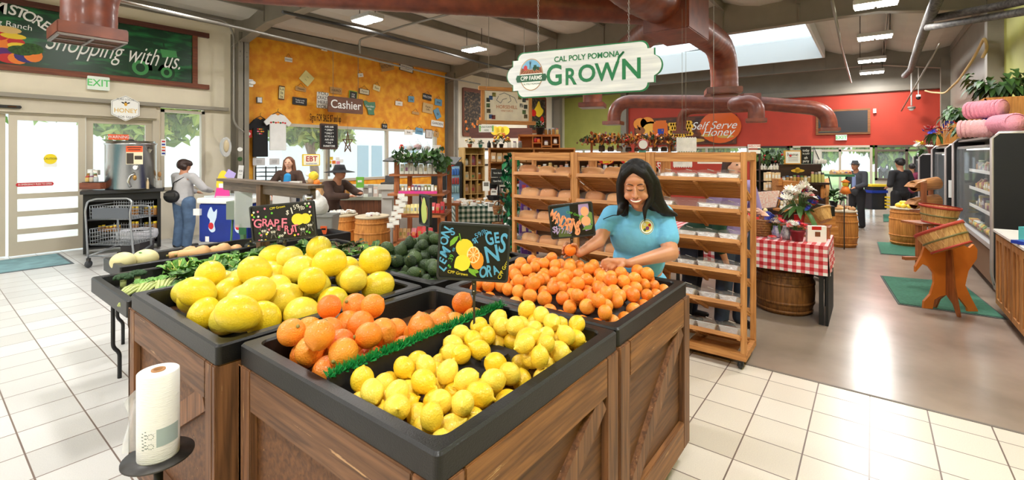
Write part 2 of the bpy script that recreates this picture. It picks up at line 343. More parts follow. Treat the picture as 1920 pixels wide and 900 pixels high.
mb = MB()
for j,y in enumerate(purl):
    for xa,xb in ((X0,-2.1),(-2.1,4.6),(4.6,11.3),(11.3,18.0),(18.0,X1)):
        segs = [(xa,xb)] if not (xa == 11.3 and SY0 < y < SY1) else [(xa,SX0),(SX1,xb)]
        for a,b in segs:
            z = ceil_z(y); mb.b((a+.04,y-.035,z-.2),(b-.04,y+.035,z-.19)); mb.b((a+.04,y-.006,z-.2),(b-.04,y+.006,z+.02)); mb.b((a+.04,y-.035,z-.02),(b-.04,y,z-.01))
mb.build('beam_purlins',TAU,kind='structure')
mb = MB()
mb.b((X1-.12,YR,3.72),(X1-.0,8.4,3.9)); mb.b((X1-.25,8.3,0),(X1,8.55,4.5)); mb.b((X1-.02,YR,3.7),(X1-.01,8.3,4.6)); mb.b((4.62,YF-.25,4.5),(11.2,YF-.02,4.72))
mb.build('trim_end_wall',TAU,kind='structure')
# sky-lit bay, kitchen windows, shop windows and doors
def window(name,x0,x1,z0,z1,bars=(),m=ALU,y=YF,w=.06,hb=()):
    f = MB(); f.b((x0,y-.03,z0),(x0+w,y+.1,z1)); f.b((x1-w,y-.03,z0),(x1,y+.1,z1)); f.b((x0,y-.03,z0),(x1,y+.1,z0+w)); f.b((x0,y-.03,z1-w),(x1,y+.1,z1))
    for b_ in bars: f.b((b_-w/2,y-.02,z0),(b_+w/2,y+.09,z1))
    for b_ in hb: f.b((x0,y-.02,b_-w/2),(x1,y+.09,b_+w/2))
    o = f.build(name,m,kind='structure'); g = MB(); g.b((x0+w,y+.03,z0+w),(x1-w,y+.035,z1-w)); p = g.build('pane',GLS,o); p['kind'] = 'structure'; return o
window('window_1',xw0,xw1,wz0,wz1)
window('window_2',xwo0,xwo1,1.0,2.5,bars=(fx(612),fx(726)),w=.07)
window('window_3',11.75,18.0-.3,1.3,1.95,bars=(fx(920),fx(945),fx(1000)),m=DKM)
# sliding entrance doors on the facade
def door_leaf(name,x0,x1,y,hbs,zt=2.42):
    w = .1; f = MB(); f.b((x0,y,.02),(x0+w,y+.05,zt)); f.b((x1-w,y,.02),(x1,y+.05,zt)); f.b((x0+w,y,.02),(x1-w,y+.05,.25)); f.b((x0+w,y,zt-w),(x1-w,y+.05,zt))
    for h in hbs: f.b((x0+w,y,h-.045),(x1-w,y+.05,h+.045))
    o = f.build(name,ALU,kind='structure'); g = MB(); g.b((x0+w,y+.02,.25),(x1-w,y+.026,zt-w)); p = g.build('pane',GLS,o); p['kind'] = 'structure'; return o
a0,a1,a2 = fx(16),fx(160),fx(286)
dl = door_leaf('door_1',a0,a1,YF-.02,(.42,.72,1.02)); door_leaf('door_2',a1+.02,a2,YF+.06,(.42,.72,1.02)); door_leaf('door_3',xd0+.1,a0-.03,YF+.06,(.42,.72,1.02))
f = MB(); f.b((xd0,YF-.05,2.42),(xd1,YF+.12,hd)); f.b((xd0,YF-.12,2.45),(xd1,YF-.05,2.62)); f.b((a2,YF-.03,0),(xd1+.05,YF+.1,2.42)); f.b((xd0,YF-.03,0),(xd0+.1,YF+.1,2.42)); f.build('trim_door_head',ALU,kind='structure')
f = MB(); f.b((xd0,YF-.14,hd),(4.4,YF,hd+.07)); f.build('trim_door_ledge',mat('ledge_grey',(150,143,130),.6),kind='structure')  # ledge over the doors in one even grey
s_ = thing('door_sensor','black motion sensor bar over the glass sliding entrance doors','sensor',(fx(20),YF-.13,2.53))
MB().box((-.1,-.03,0),(.42,.05,.05)).build('housing',BLK,s_,bevel=.01); MB().box((0,-.056,0),(.1,.004,.02)).build('lens',mat('sensor_lens',(60,10,10),.1),s_)
# end wall door and window (green outside)
def xwin(name,y0,y1,z0,z1,bars=(),hb=(),m=ALU,w=.07):
    f = MB(); x = X1
    f.b((x-.02,y0,z0),(x+.1,y0+w,z1)); f.b((x-.02,y1-w,z0),(x+.1,y1,z1)); f.b((x-.02,y0,z0),(x+.1,y1,z0+w)); f.b((x-.02,y0,z1-w),(x+.1,y1,z1))
    for b_ in bars: f.b((x-.01,b_-w/2,z0),(x+.09,b_+w/2,z1))
    for b_ in hb: f.b((x-.01,y0,b_-w/2),(x+.09,y1,b_+w/2))
    o = f.build(name,m,kind='structure'); g = MB(); g.b((x+.03,y0+w,z0+w),(x+.036,y1-w,z1-w)); p = g.build('pane',GLS,o); p['kind'] = 'structure'
def ey(px): return atx(px,300,X1).y
xwin('door_4',ey(1636),ey(1482),.0,2.02,bars=(ey(1575),),hb=(1.85,)); xwin('window_4',yw0,ey(1640),.9,2.02,bars=(ey(1700),),hb=(1.85,),m=mat('dark_window_frame',(96,84,72),.5))
f = MB(); f.b((X1,yw0,0),(X1+.2,ey(1640),.9)); f.build('wall_below_window',ALU,kind='structure')
xwin('window_5',ey(1480),3.3,1.3,2.02,m=DKM); f = MB(); f.b((X1,ey(1482),0),(X1+.2,3.3,1.3)); f.build('wall_beside_door',REDW,kind='structure')
xwin('window_6',8.5,YF,1.3,1.95,bars=(9.6,10.5)); xwin('window_7',3.6,8.0,1.6,2.02,bars=(5.1,6.5))
# ground, trees and pale buildings outside
MB().b((-40,F1,-.12),(60,60,-.06)).build('ground_plaza',mat('plaza',(225,222,215),.8),kind='structure')
MB().b((X1+.2,-20,-.12),(60,F1,-.06)).build('ground_lawn',mat('lawn',(150,180,100),.9),kind='structure')
LF = [mat('outdoor_leaf',(116,158,66),.6,var=.3,vs=2),mat('outdoor_leaf_light',(160,192,96),.6)]; BARK = mat('bark',(150,130,110),.8,var=.3,vs=9)
def tree(x,y,h,cr,label,n=260,zc=None,ls=.22):
    t = thing('tree',label,'tree',(x,y,-.06),0,'trees outside the glass')
    b_ = MB(); tops = []
    b_.tube([(0,0,0),(.1,.05,h*.3),(.0,.1,h*.5)],[.2,.15,.1],n=8)
    for k in range(5):
        a = k*1.26; p = (math.cos(a)*cr*.6,math.sin(a)*cr*.6,h*.8); b_.tube([(0,.1,h*.42),(p[0]*.4,p[1]*.4,h*.6),p],[.1,.07,.03],n=6)
    b_.build('trunk',BARK,t); c = MB(); rn = random.Random(int(x*31+y))
    for k in range(n):
        v = Vector((rn.gauss(0,1),rn.gauss(0,1),rn.gauss(0,1))).normalized()*rn.uniform(.55,1); p = Vector((v.x*cr,v.y*cr,v.z*cr*.6+(zc or h*.72)))
        for q in range(9):
            d = Vector((rn.uniform(-.35,.35),rn.uniform(-.35,.35),rn.uniform(-.3,.3))); s = rn.uniform(.5,1.2)*ls
            E_ = Euler((rn.uniform(0,6),rn.uniform(0,6),0)).to_matrix().to_4x4(); c.add([(-s,0,0),(0,-s*.5,s*.15),(s,0,0),(0,s*.5,s*.15)],[(0,1,2,3)],rn.randrange(2),False,Matrix.Translation(p+d) @ E_)
    c.build('foliage',LF,t)
tree(3.9,15.8,4.4,1.6,'leafy green tree outside the window beside the entrance doors',zc=3.2)
tree(.9,21,6.4,3.0,'wide tree outside behind the glass sliding doors',zc=4.6)
tree(8.3,14.8,4.2,1.25,'green tree outside the cashier window behind the white tee shirt',zc=2.95)
tree(26,-1.6,5,2.3,'bright green tree outside the window at the far end',420,2.6,.3)
tree(31,3.4,5,2.2,'bright green tree outside the far end exit door',420,2.4,.3)
tree(23.5,6.4,4,1.4,'green shrub tree outside left of the far exit door',200,2.4,.25)
def annex(name,lo,hi,label,m,wins):
    t = thing(name,label,'building',((lo[0]+hi[0])/2,lo[1],-.06)); cx,cy = t.location.x,t.location.y
    MB().b((lo[0]-cx,0,0),(hi[0]-cx,hi[1]-cy,hi[2])).build('wall',m,t); MB().b((lo[0]-cx-.2,-.3,hi[2]),(hi[0]-cx+.2,hi[1]-cy,hi[2]+.15)).build('roof_edge',mat('roof_edge',(190,190,190),.6),t)
    for a,b,c,d in wins: MB().b((a-cx,-.03,c),(b-cx,.02,d)).build('window',mat('annex_window',(150,175,190),.2),t)
annex('annex_building',(9.6,19.5),(19,24,4.4),'pale building with blue doors outside the cashier window',mat('annex_wall',(222,226,228),.8),[(13.2,13.8,0,2.2),(14.0,14.6,0,2.2),(16,17,1,2.2)])
annex('annex_building',(-3,34),(12,38,3.6),'low white building across the plaza outside the entrance',mat('annex_wall_white',(236,236,232),.8),[(-2,-1,1,2)])
# ---------------------------------------------------------------- ceiling lamps (each its own housing, lens and light)
LENS = mat('lamp_lens',(255,252,244),.4,emit=26)
lamp0 = None
def lamp(x,y,z,label,first=False):
    global lamp0
    if lamp0 is None:
        t = thing('ceiling_lamp',label,'ceiling lamp',(x,y,z),0,'high bay lamps under the roof')
        MB().box((0,0,.05),(.36,.60,.08)).build('housing',mat('lamp_housing',(210,210,208),.5),t,bevel=.01)
        for yy in (-.15,.15): MB().box((0,yy,.0),(.3,.26,.03)).build('lens',LENS,t)
        MB().tube([(0,-.25,.09),(0,-.25,.5)],.008).tube([(0,.25,.09),(0,.25,.5)],.008).build('hanger',DKM,t)
        lamp0 = t
    else: t = dup(lamp0,(x,y,z),label=label)
    L = bpy.data.lights.new('lamp_light','AREA'); L.shape = 'RECTANGLE'; L.size = .34; L.size_y = .58; L.energy = LAMP_W; L.color = (1,.985,.965); lo = bpy.data.objects.new('lamp_light',L); COL.objects.link(lo); lo.location = (x,y,z-.05)
vis = [(9.75,-.05,'over the black fridges, nearest of the right row'),(12.5,-.05,'over the fridges, second of the right row'),(15.6,.0,'over the aisle, third of the right row'),(17.9,.0,'nearest the red end wall'),
       (5.5,7.8,'in front of the orange wall, near the big duct'),(8.7,7.9,'in front of the orange wall, farther one')]
for x,y,s_ in vis: lamp(x,y,4.2 if y < 1 else 4.35,'glowing white ceiling lamp '+s_)
for x,y in ((-4,8),(-4,4.5),(-4,.6),(-.8,7.8),(-.8,4.2),(-.8,-.3),(2.3,7.8),(2.2,4.6),(2.9,-.7),(6.3,-.7),(11.4,7.8),(15,9.3),(9.4,3.6)): lamp(x,y,4.3 if y > 1 else 4.2,'white ceiling lamp under the roof out of the photo')  # unseen lamps, added because window light alone leaves the room dim
# ================================================================ PRODUCE STANDS
ZT = 1.03                                              # rim of the trays
TRAYM = mat('black_tray',(11,11,12),.4,bump=.12,bs=220); FOAM = mat('black_foam',(34,33,35),.6)
CW = dict(c1=(156,104,56),c2=(104,66,34),worn=(206,168,118))
CWX = wood('crate_wood_x',ax='x',**CW,wornamt=.635); CWY = wood('crate_wood_y_shaded',(128,90,62),(84,56,38),ax='y',worn=(186,148,108),wornamt=.63); CWZ = wood('crate_wood_z',(142,96,62),(92,60,38),ax='z',worn=(204,168,122),wornamt=.64)  # left-face wood darker and browner, its shade put into the colour
def ringmesh(mb,cx,cy,specs,mi=0,n=5,smooth=False):
    """specs: (w, h, corner radius, z) rings joined in order, last one capped"""
    rings = []
    for w,h,r,z in specs: rings.append([(cx+x,cy+y,z) for x,y in rrect(w,h,r,n)])
    L = len(rings[0]); vs = [p for g in rings for p in g]; fs = []
    for i in range(len(rings)-1):
        for k in range(L): fs.append((i*L+k,i*L+(k+1) % L,(i+1)*L+(k+1) % L,(i+1)*L+k))
    fs.append(tuple(range((len(rings)-1)*L,len(rings)*L))); return mb.add(vs,fs,mi,smooth)
def tray(x0,x1,y0,y1,zt,label,skirt=.075,deep=.11,rim=.05,riser=None):
    cx,cy,w,h = (x0+x1)/2,(y0+y1)/2,x1-x0,y1-y0
    t = thing('produce_tray',label,'tray',(cx,cy,zt-skirt)); m_ = MB(); s = skirt
    ringmesh(m_,0,0,[(w,h,.018,0),(w,h,.018,s-.008),(w-.014,h-.014,.016,s),(w-2*rim+.012,h-2*rim+.012,.045,s),(w-2*rim,h-2*rim,.04,s-.008),(w-2*rim-.03,h-2*rim-.03,.035,s-deep+.012)])
    ringmesh(m_,0,0,[(w,h,.018,0),(w-.02,h-.02,.018,0),(w-.02,h-.02,.018,-.0),(w-2*rim,h-2*rim,.03,s-deep)])
    m_.build('rim',TRAYM,t)
    if riser:
        g = MB(); n = 22; vs = []; fs = []
        for i in range(n+1):
            for j in range(n+1):
                x = (i/n-.5)*(w-2*rim-.05); y = (j/n-.5)*(h-2*rim-.05); vs.append((x,y,riser(cx+x,cy+y)-(zt-skirt)-.004))
        for i in range(n):
            for j in range(n): a = i*(n+1)+j; fs.append((a,a+n+1,a+n+2,a+1))
        g.add(vs,fs); g.build('display_riser',FOAM,t)
    return t
def crate(x0,x1,y0,y1,label,zb=.13,zt=ZT-.078):
    t = thing('crate_stand',label,'display stand',((x0+x1)/2,(y0+y1)/2,0)); cx,cy = (x0+x1)/2,(y0+y1)/2
    hw,hd_ = (x1-x0)/2,(y1-y0)/2; pw,rh,th = .095,.15,.022
    MB().b((-hw+.03,-hd_+.03,zb+.03),(hw-.03,hd_-.03,zt-.02)).build('inner_box',wood('crate_panel',(120,78,44),(84,52,30),ax='x',worn=(180,140,96),wornamt=.66),t)
    for face in ('front','side'):
        # frame lies on -Y (front) and -X (side)
        L = hw if face == 'front' else hd_; D = hd_ if face == 'front' else hw; mr,mp_ = (CWX,CWZ) if face == 'front' else (CWY,CWZ)
        def bb(a0,a1,z0,z1,e=0):
            return ((a0,-D,z0),(a1,-D+.03+e,z1)) if face == 'front' else ((-D,a0,z0),(-D+.03+e,a1,z1))
        for z0,z1 in ((zt-rh,zt),(zb,zb+rh)): MB().b(*bb(-L+pw+.002,L-pw-.002,z0,z1)).build('rail',mr,t,bevel=.004)
        for a0,a1 in ((-L+(.031 if face == 'side' else 0),-L+pw),(L-pw,L)): MB().b(*bb(a0,a1,zb,zt)).build('post',mp_,t,bevel=.004)
        ang = math.atan2((zt-zb)-2*rh,2*(L-pw)); s_ = 1
        a = Vector((-L+pw+.03,zb+rh+.01)); b_ = Vector((L-pw-.03,zt-rh-.01)); dv = (b_-a).normalized(); nv = Vector((-dv.y,dv.x))*.045
        if face == 'side': a.x,b_.x = -a.x,-b_.x; dv = (b_-a).normalized(); nv = Vector((-dv.y,dv.x))*.045
        poly = [a+nv,a-nv,b_-nv,b_+nv]
        if face == 'front': vs = [(p.x,-D+.004,p.y) for p in poly]+[(p.x,-D+.032,p.y) for p in poly]
        else: vs = [(-D+.004,p.x,p.y) for p in poly]+[(-D+.032,p.x,p.y) for p in poly]
        MB().add(vs,[(0,1,2,3),(7,6,5,4),(0,4,5,1),(1,5,6,2),(2,6,7,3),(3,7,4,0)]).build('brace',mp_,t)
    for y in (hd_,): MB().b((-hw,y-.02,zb),(hw,y,zt)).build('back_panel',CWX,t)
    MB().b((hw-.02,-hd_+.03,zb),(hw,hd_-.02,zt)).build('end_panel',CWY,t)
    for sx_ in (-1,1):
        for sy_ in (-1,1):
            c = MB(); c.box((sx_*(hw-.09),sy_*(hd_-.09),zb-.025),(.08,.06,.05)); p = c.build('caster',DKM,t)
            MB().lathe([(0,-.012),(.04,-.012),(.042,-.004),(.042,.004),(.04,.012),(0,.012)],(sx_*(hw-.09),sy_*(hd_-.09),.044),n=16,M=Matrix.Rotation(PI/2,4,'X')).build('wheel',BLK,p)
    return t
GX = (.71,1.725,1.94,3.03); OX = (.775,1.768,.82,1.905); MX = (1.785,2.685,.825,1.845); AX = (1.778,2.72,1.93,2.80)
crate(GX[0]-.005,GX[1],GX[2]+.005,GX[3]+.02,'weathered wooden crate stand under the grapefruit tray'); crate(OX[0]-.005,OX[1]-.002,OX[2]-.005,OX[3]-.002,'weathered wooden crate stand under the lemons and oranges')
crate(MX[0],MX[1]+.012,MX[2]-.012,MX[3],'weathered wooden crate stand under the mandarin tray'); crate(AX[0],AX[1],AX[2],AX[3],'wooden crate stand under the avocado tray')
def bell(t): t = max(0,min(1,t)); return t*t*(3-2*t)
def edge(x,y,B,w): return bell(min(x-B[0],B[1]-x,y-B[2],B[3]-y)/w)
zf = ZT-.10
def r_g(x,y): return zf+.045*edge(x,y,(GX[0]+.06,GX[1]+.2,GX[2]+.06,GX[3]-.06),.34)+.05*max(0,x-GX[0]-.3)
def r_m(x,y): return zf+.075*edge(x,y,(MX[0]+.06,MX[1]-.06,MX[2]+.06,MX[3]-.06),.10)+.015*(x-MX[0])/.9
def r_a(x,y): return zf+.10*edge(x,y,(AX[0]+.06,AX[1]-.02,AX[2]+.06,AX[3]-.02),.30)
def r_o(x,y):
    z = zf
    if 1.17 < x < 1.47 and 1.06 < y < 1.26: z = zf+.05
    return z
tray(*GX,ZT,'black tray heaped with large yellow grapefruit',riser=r_g); tray(*OX,ZT,'black tray split between oranges and lemons by a green fringe',riser=r_o)
tray(*MX,ZT,'black tray heaped with mandarins in front of the smiling woman',riser=r_m); tray(*AX,ZT,'black tray heaped with avocados behind the lemon and orange sign',riser=r_a)
def pack(B,r,n,H0,cap,rn,ok=lambda x,y: True,K=60):
    P = []; cell = {}; cs = 2*r
    for _ in range(n):
        best = None
        for k in range(K):
            x = rn.uniform(B[0]+r,B[1]-r); y = rn.uniform(B[2]+r,B[3]-r)
            if not ok(x,y): continue
            z = H0(x,y)+r; ci,cj = int(x/cs),int(y/cs)
            for a in (-1,0,1):
                for b_ in (-1,0,1):
                    for q in cell.get((ci+a,cj+b_),()):
                        dd = (q[0]-x) ** 2+(q[1]-y) ** 2
                        if dd < 4*r*r: z = max(z,q[2]+math.sqrt(4*r*r-dd))
            s = z-cap(x,y)
            if best is None or s < best[0]: best = (s,x,y,z)
        if best is None or best[0] > r*1.1: continue
        p = best[1:]; P.append(p); cell.setdefault((int(p[0]/cs),int(p[1]/cs)),[]).append(p)
    return P
def fruit(name,label,cat,group,prof,m,stem,P,rn,scale=(.92,1.08),flat=0,sub_m=None,tilt=3.2):
    """prof: lathe profile of the fruit about z; P: centres"""
    proto = None
    for i,p in enumerate(P):
        rot = (rn.uniform(0,tilt),rn.uniform(0,tilt),rn.uniform(0,6.28)); s = rn.uniform(*scale); 
        if proto is None:
            mb_ = MB(); mb_.lathe(prof,n=22); me_ = mb_
            if stem:
                proto = thing(name,label,cat,p,0,group,rot=rot); mb_.build('flesh',m,proto); MB().lathe(stem[0],n=8).build('stem_button',stem[1],proto)
            else: proto = mb_.build(name,m); tag(proto,label,cat,group); proto.location = p; proto.rotation_euler = rot
            proto.scale = (s,)*3
        else: dup(proto,p,rot,(s,s*rn.uniform(.95,1.04),s*rn.uniform(.97,1.03)))
def egg(rx,rz,n=12,tip=0,neck=0,dent=0):
    o = []
    for k in range(n+1):
        a = PI*k/n; r_ = rx*math.sin(a); z = -rz*math.cos(a)
        if neck and z > 0: r_ *= 1-neck*(z/rz) ** 1.2
        o.append([r_,z])
    if tip: o[-1] = [0,rz+tip]; o[-2] = [rx*.10,rz+tip*.7]; o.insert(-2,[rx*.2,rz*1.0])
    if tip: o[0] = [0,-rz-tip*.3]
    if dent: o[-1][1] -= dent; o[0][1] += dent*.5
    return [tuple(v) for v in o]
rn = random.Random(11)
GFM = rndmat('grapefruit_skin',[(250,220,48),(246,214,40),(250,226,76),(236,222,84),(248,212,36)],.34,bump=.25,bs=130,spot=(214,206,84),ns=3.5,coat=.15)
LEM = rndmat('lemon_skin',[(250,212,50),(246,204,36),(252,222,84),(246,214,70)],.36,bump=.3,bs=180,spot=(250,206,50),ns=9,coat=.15)
ORM = rndmat('orange_skin',[(250,148,40),(246,128,34),(252,162,50),(244,116,36),(252,176,52)],.36,bump=.4,bs=170,spot=(252,160,60),ns=8,coat=.15)
MAM = rndmat('mandarin_skin',[(250,142,44),(252,160,58),(246,124,34),(252,172,68)],.36,bump=.3,bs=220,spot=(250,158,66),ns=10,coat=.1)
AVM = rndmat('avocado_skin',[(52,76,40),(66,92,46),(44,64,38),(74,98,52),(58,50,42)],.42,bump=.8,bs=170,spot=(86,108,62),ns=22)
STM = mat('stem_green_brown',(150,140,70),.7)
STEM = lambda z,r=.006: ([(0,z+.003),(r,z+.002),(r*1.1,z-.004),(0,z-.006)],STM)
gcap = lambda x,y: r_g(x,y)+.085
fruit('grapefruit','large yellow grapefruit heaped in the black tray','grapefruit','grapefruit heaped in the left tray',egg(.075,.091),GFM,STEM(.088),
      pack((GX[0]+.045,GX[1]-.045,GX[2]+.045,GX[3]-.045),.0745,84,r_g,gcap,rn,K=200),rn,(.86,1.08))
def ok_l(x,y): return not (1.16 < x < 1.50 and 1.04 < y < 1.22) and not (x > 1.62 and y > 1.22)
def ok_o(x,y): return x < 1.2 or (y < 1.60 and x < 1.62) or (y < 1.7 and 1.2 < x < 1.3)
OB = (OX[0]+.055,OX[1]-.055,1.40,OX[3]-.055); LB = (OX[0]+.055,OX[1]-.055,OX[2]+.055,1.355)
fruit('orange','large navel orange in the tray beside the green fringe','orange','navel oranges beside the green fringe',egg(.053,.053,tip=.006,dent=0),ORM,STEM(-.054,.007),
      pack(OB,.052,42,r_o,lambda x,y: zf+(.13 if x < 1.2 else .06),rn,ok_o,K=160),rn,(.9,1.06))
fruit('lemon','yellow lemon heaped in the front tray','lemon','lemons in the front tray',egg(.034,.040,tip=.009),LEM,None,
      pack(LB,.036,150,r_o,lambda x,y: zf+(.05 if x < 1.35 else .095)+.03*(1.35-y),rn,ok_l),rn,(.95,1.14))
fruit('lemon','yellow lemon heaped in the front tray','lemon','lemons in the front tray',egg(.034,.040,tip=.009),LEM,None,[(1.31,1.16,zf+.05+.036),(1.24,1.19,zf+.086)],rn)
fruit('mandarin','small bright orange mandarin heaped in the right tray','mandarin','mandarins heaped in the right tray',egg(.034,.031,dent=.003),MAM,None,
      pack((MX[0]+.05,MX[1]-.05,MX[2]+.05,MX[3]-.05),.0335,300,r_m,lambda x,y: r_m(x,y)+.040,rn,K=130),rn,(.95,1.1))
fruit('avocado','dark green pebbly avocado heaped in the back tray','avocado','avocados heaped in the back tray',egg(.040,.053,neck=.28),AVM,STEM(.053,.005),
      pack((AX[0]+.04,AX[1]-.04,AX[2]+.04,AX[3]-.04),.044,112,r_a,lambda x,y: r_a(x,y)+.085,rn),rn,(.9,1.15))
# divider board with green plastic grass along its top
t = thing('tray_divider','black divider board topped with green plastic fringe between oranges and lemons','divider',(OX[0]+.05,1.378,zf))
MB().b((0,-.008,0),(OX[1]-OX[0]-.10,.008,.105)).build('board',FOAM,t)
g = MB(); rr = random.Random(3); L_ = OX[1]-OX[0]-.10
for k in range(1500):
    x = rr.uniform(0,L_); a = rr.uniform(-1,1); l = rr.uniform(.012,.026); dx = rr.uniform(-.012,.012); w = .0016
    tip = (x+dx,a*.026,.118+l*(1-abs(a))-abs(a)*.012); g.add([(x-w,a*.006,.103),(x+w,a*.006,.103),(x+w+dx,a*.02,tip[2]+.004),tip],[(0,1,2,3)])
o = g.build('grass_fringe',mat('plastic_grass',(22,148,70),.5),t)
for x_,y_ in ((1.33,1.10),):
    c = MB(); c.box((0,0,.0),(.10,.07,.05)); o = c.build('foam_block',FOAM,bevel=.008); tag(o,'small black foam riser block showing between the lemons','block'); o.location = (x_,y_,zf+.05)
# ---------------------------------------------------------------- chalk signs on posts
SGB = mat('chalkboard',(20,22,24),.35); SGF = mat('sign_frame',(44,48,52),.4)
def letters(items,m,parent,name='lettering',y=-.0105):
    mb_ = MB()
    for it in items:
        s,x,z,size,rot = it[:5]; sx = it[5] if len(it) > 5 else 1; off = it[6] if len(it) > 6 else 0
        c = bpy.data.curves.new('t','FONT'); c.body = s; c.size = size; c.extrude = .0005; c.align_x = 'CENTER'; c.align_y = 'CENTER'; c.offset = off; c.resolution_u = 4
        tt = bpy.data.objects.new('t',c); COL.objects.link(tt); bpy.context.view_layer.update(); me = bpy.data.meshes.new_from_object(tt.evaluated_get(bpy.context.evaluated_depsgraph_get())); bpy.data.objects.remove(tt)
        M = Matrix.Translation((x,y,z)) @ Matrix.Rotation(-R(rot),4,'Y') @ Matrix.Diagonal((sx,1,1,1)) @ Matrix.Rotation(PI/2,4,'X')
        mb_.add([v.co for v in me.vertices],[list(p.vertices) for p in me.polygons],0,False,M); bpy.data.meshes.remove(me)
    return mb_.build(name,m,parent)
def blobs2d(polys,m,parent,name,y=-.0095,th=.0012):
    b_ = MB()
    for p in polys: b_.prism(p,th,0,Matrix.Translation((0,y-th,0)))
    return b_.build(name,m,parent)
def chalk_sign(px,py,d,w,h,tilt,label,foot_z,name='price_sign',yaw=0):
    p = at(px,py,d); t = thing(name,label,'sign',p,rot=Euler((0,0,CAMZ+yaw)))
    bd = bpy.data.objects.new('board',None); COL.objects.link(bd); bd.parent = t; bd.rotation_euler = (0,R(tilt),0)
    b_ = MB(); b_.prism(rrect(w,h,.012),.012,0,Matrix.Translation((0,-.006,0))); o = b_.build('panel',SGB,bd)
    f = MB(); n = 5; A = rrect(w,h,.014,n); B_ = rrect(w-.018,h-.018,.009,n); L = len(A)
    vs = [(x,y,z) for y in (-.0125,.009) for (x,z) in A]+[(x,y,z) for y in (-.0125,.009) for (x,z) in B_]
    fs = []
    for k in range(L):
        k2 = (k+1) % L; fs += [(k,k2,2*L+k2,2*L+k),(L+k,3*L+k,3*L+k2,L+k2),(k,L+k,L+k2,k2),(2*L+k,2*L+k2,3*L+k2,3*L+k)]
    f.add(vs,fs); f.build('frame',SGF,bd)
    pz = foot_z-p.z; pm = MB(); pm.box((0,.012,(pz-h/2)/2-.0),(.009,.006,-pz-h/2+.05)); pm.box((0,.011,-h/2-.03),(.018,.012,.06)); pm.build('post',DKM,t)
    q = MB(); 
    for zz in (-.015,-.045): q.ell((0,.003,-h/2+zz),.0035)
    q.build('rivets',CHR,t)
    return bd
k = 2.9/FP; bd = chalk_sign(532,415,2.9,121*k,68*k,-5.5,'black chalk sign lettered Grapefruit in pink',ZT+.02)
def S5(x,y,cx,cy,sc,kk,off=(0,0)): return ((x-cx)/sc*kk,-(y-cy)/sc*kk)
u = lambda x,y: S5(x,y,650,408,9,k)
W_ = mat('chalk_white',(240,240,240),.7); P_ = mat('chalk_pink',(240,132,168),.7); Y_ = mat('chalk_yellow',(248,232,70),.7); G_ = mat('chalk_green',(110,205,70),.7); B_ = mat('chalk_blue',(98,180,232),.7); PE_ = mat('chalk_peach',(250,176,130),.7)
letters([(c,*u(x,y+3),s*k/9*1.35,r_,1,.0011) for c,x,y,s,r_ in (('G',225,405,150,-8),('R',345,400,130,-8),('A',440,415,130,-3),('P',540,425,130,-8),('E',572,510,80,-10),('F',665,440,170,-6),('R',700,530,100,-5),('U',750,590,100,5),('I',805,545,110,5),('T',850,545,130,6))],P_,bd)
letters([('$',*u(740,265),90*k/9*1.2,-12),('1',*u(815,245),140*k/9*1.1,10,1,.0006),('59',*u(895,185),90*k/9*1.2,12),('/lb',*u(985,210),95*k/9*1.1,14)],W_,bd,'price')
letters([('CPP Grown',*u(580,165),45*k/9*1.2,5)],Y_,bd,'small_lettering')
sc_ = k/9
def D5(x,y,rx,rz,u_=None,n=14): c = (u_ or u)(x,y); return disc(rx*sc_,rz*sc_,n,c[0],c[1])
blobs2d([D5(905,393,108,98),],Y_,bd,'painted_grapefruit'); blobs2d([D5(1030,393,90,90)],Y_,bd,'painted_grapefruit',y=-.0088)
gy = mat('chalk_grey',(74,76,80),.7)
spr = [(315,545,46),(470,575,44),(600,650,34),(968,575,44),(1095,518,40)]
blobs2d([D5(x,y,r_,r_) for x,y,r_ in spr],gy,bd,'soot_puff',y=-.0085)
blobs2d([D5(x+dx,y-8,17,19) for x,y,r_ in spr for dx in (-20,20)],W_,bd,'puff_eyes',y=-.0098); blobs2d([D5(x+dx,y-8,7,7) for x,y,r_ in spr for dx in (-16,24)],BLK,bd,'puff_pupils',y=-.0112)
def stroke(mb_,pts,w,y=-.0105):
    for a,b_ in zip(pts[:-1],pts[1:]):
        a,b_ = Vector(a),Vector(b_); n_ = Vector((-(b_-a).y,(b_-a).x)).normalized()*w/2
        mb_.add([((a+n_).x,y,(a+n_).y),((a-n_).x,y,(a-n_).y),((b_-n_).x,y,(b_-n_).y),((b_+n_).x,y,(b_+n_).y)],[(0,1,2,3)])
lg = MB()
for x,y,r_ in spr:
    for s_ in (-1,1): stroke(lg,[u(x+s_*24,y+r_-8),u(x+s_*34,y+r_+30),u(x+s_*46,y+r_+52)],7*sc_); stroke(lg,[u(x+s_*40,y-10),u(x+s_*62,y-40),u(x+s_*50,y-62)],6*sc_)
lg.build('puff_limbs',mat('chalk_dim',(160,160,160),.7),bd)
st = [(175,212,W_),(245,205,P_),(143,250,Y_),(173,287,G_),(245,287,W_),(150,330,P_),(370,303,G_),(478,250,G_),(365,165,P_),(1052,145,W_),(1112,147,W_),(1078,185,G_),(1130,205,P_),(1112,288,W_),(1128,348,Y_),(240,568,G_),(262,600,P_),(358,592,Y_),(378,565,W_),(405,520,P_),(445,495,W_),(225,690,P_),(265,690,W_),(330,695,Y_),(560,662,G_),(665,600,W_),(828,655,Y_),(885,645,P_),(1035,613,G_),(1080,633,G_)]
for m_,nm in ((W_,'white'),(P_,'pink'),(Y_,'yellow'),(G_,'green')):
    blobs2d([[(u(x,y)[0]+math.cos(a*2*PI/10)*(22 if a % 2 else 15)*sc_,u(x,y)[1]+math.sin(a*2*PI/10)*(22 if a % 2 else 15)*sc_) for a in range(10)] for x,y,q in st if q is m_],m_,bd,nm+'_confetti')
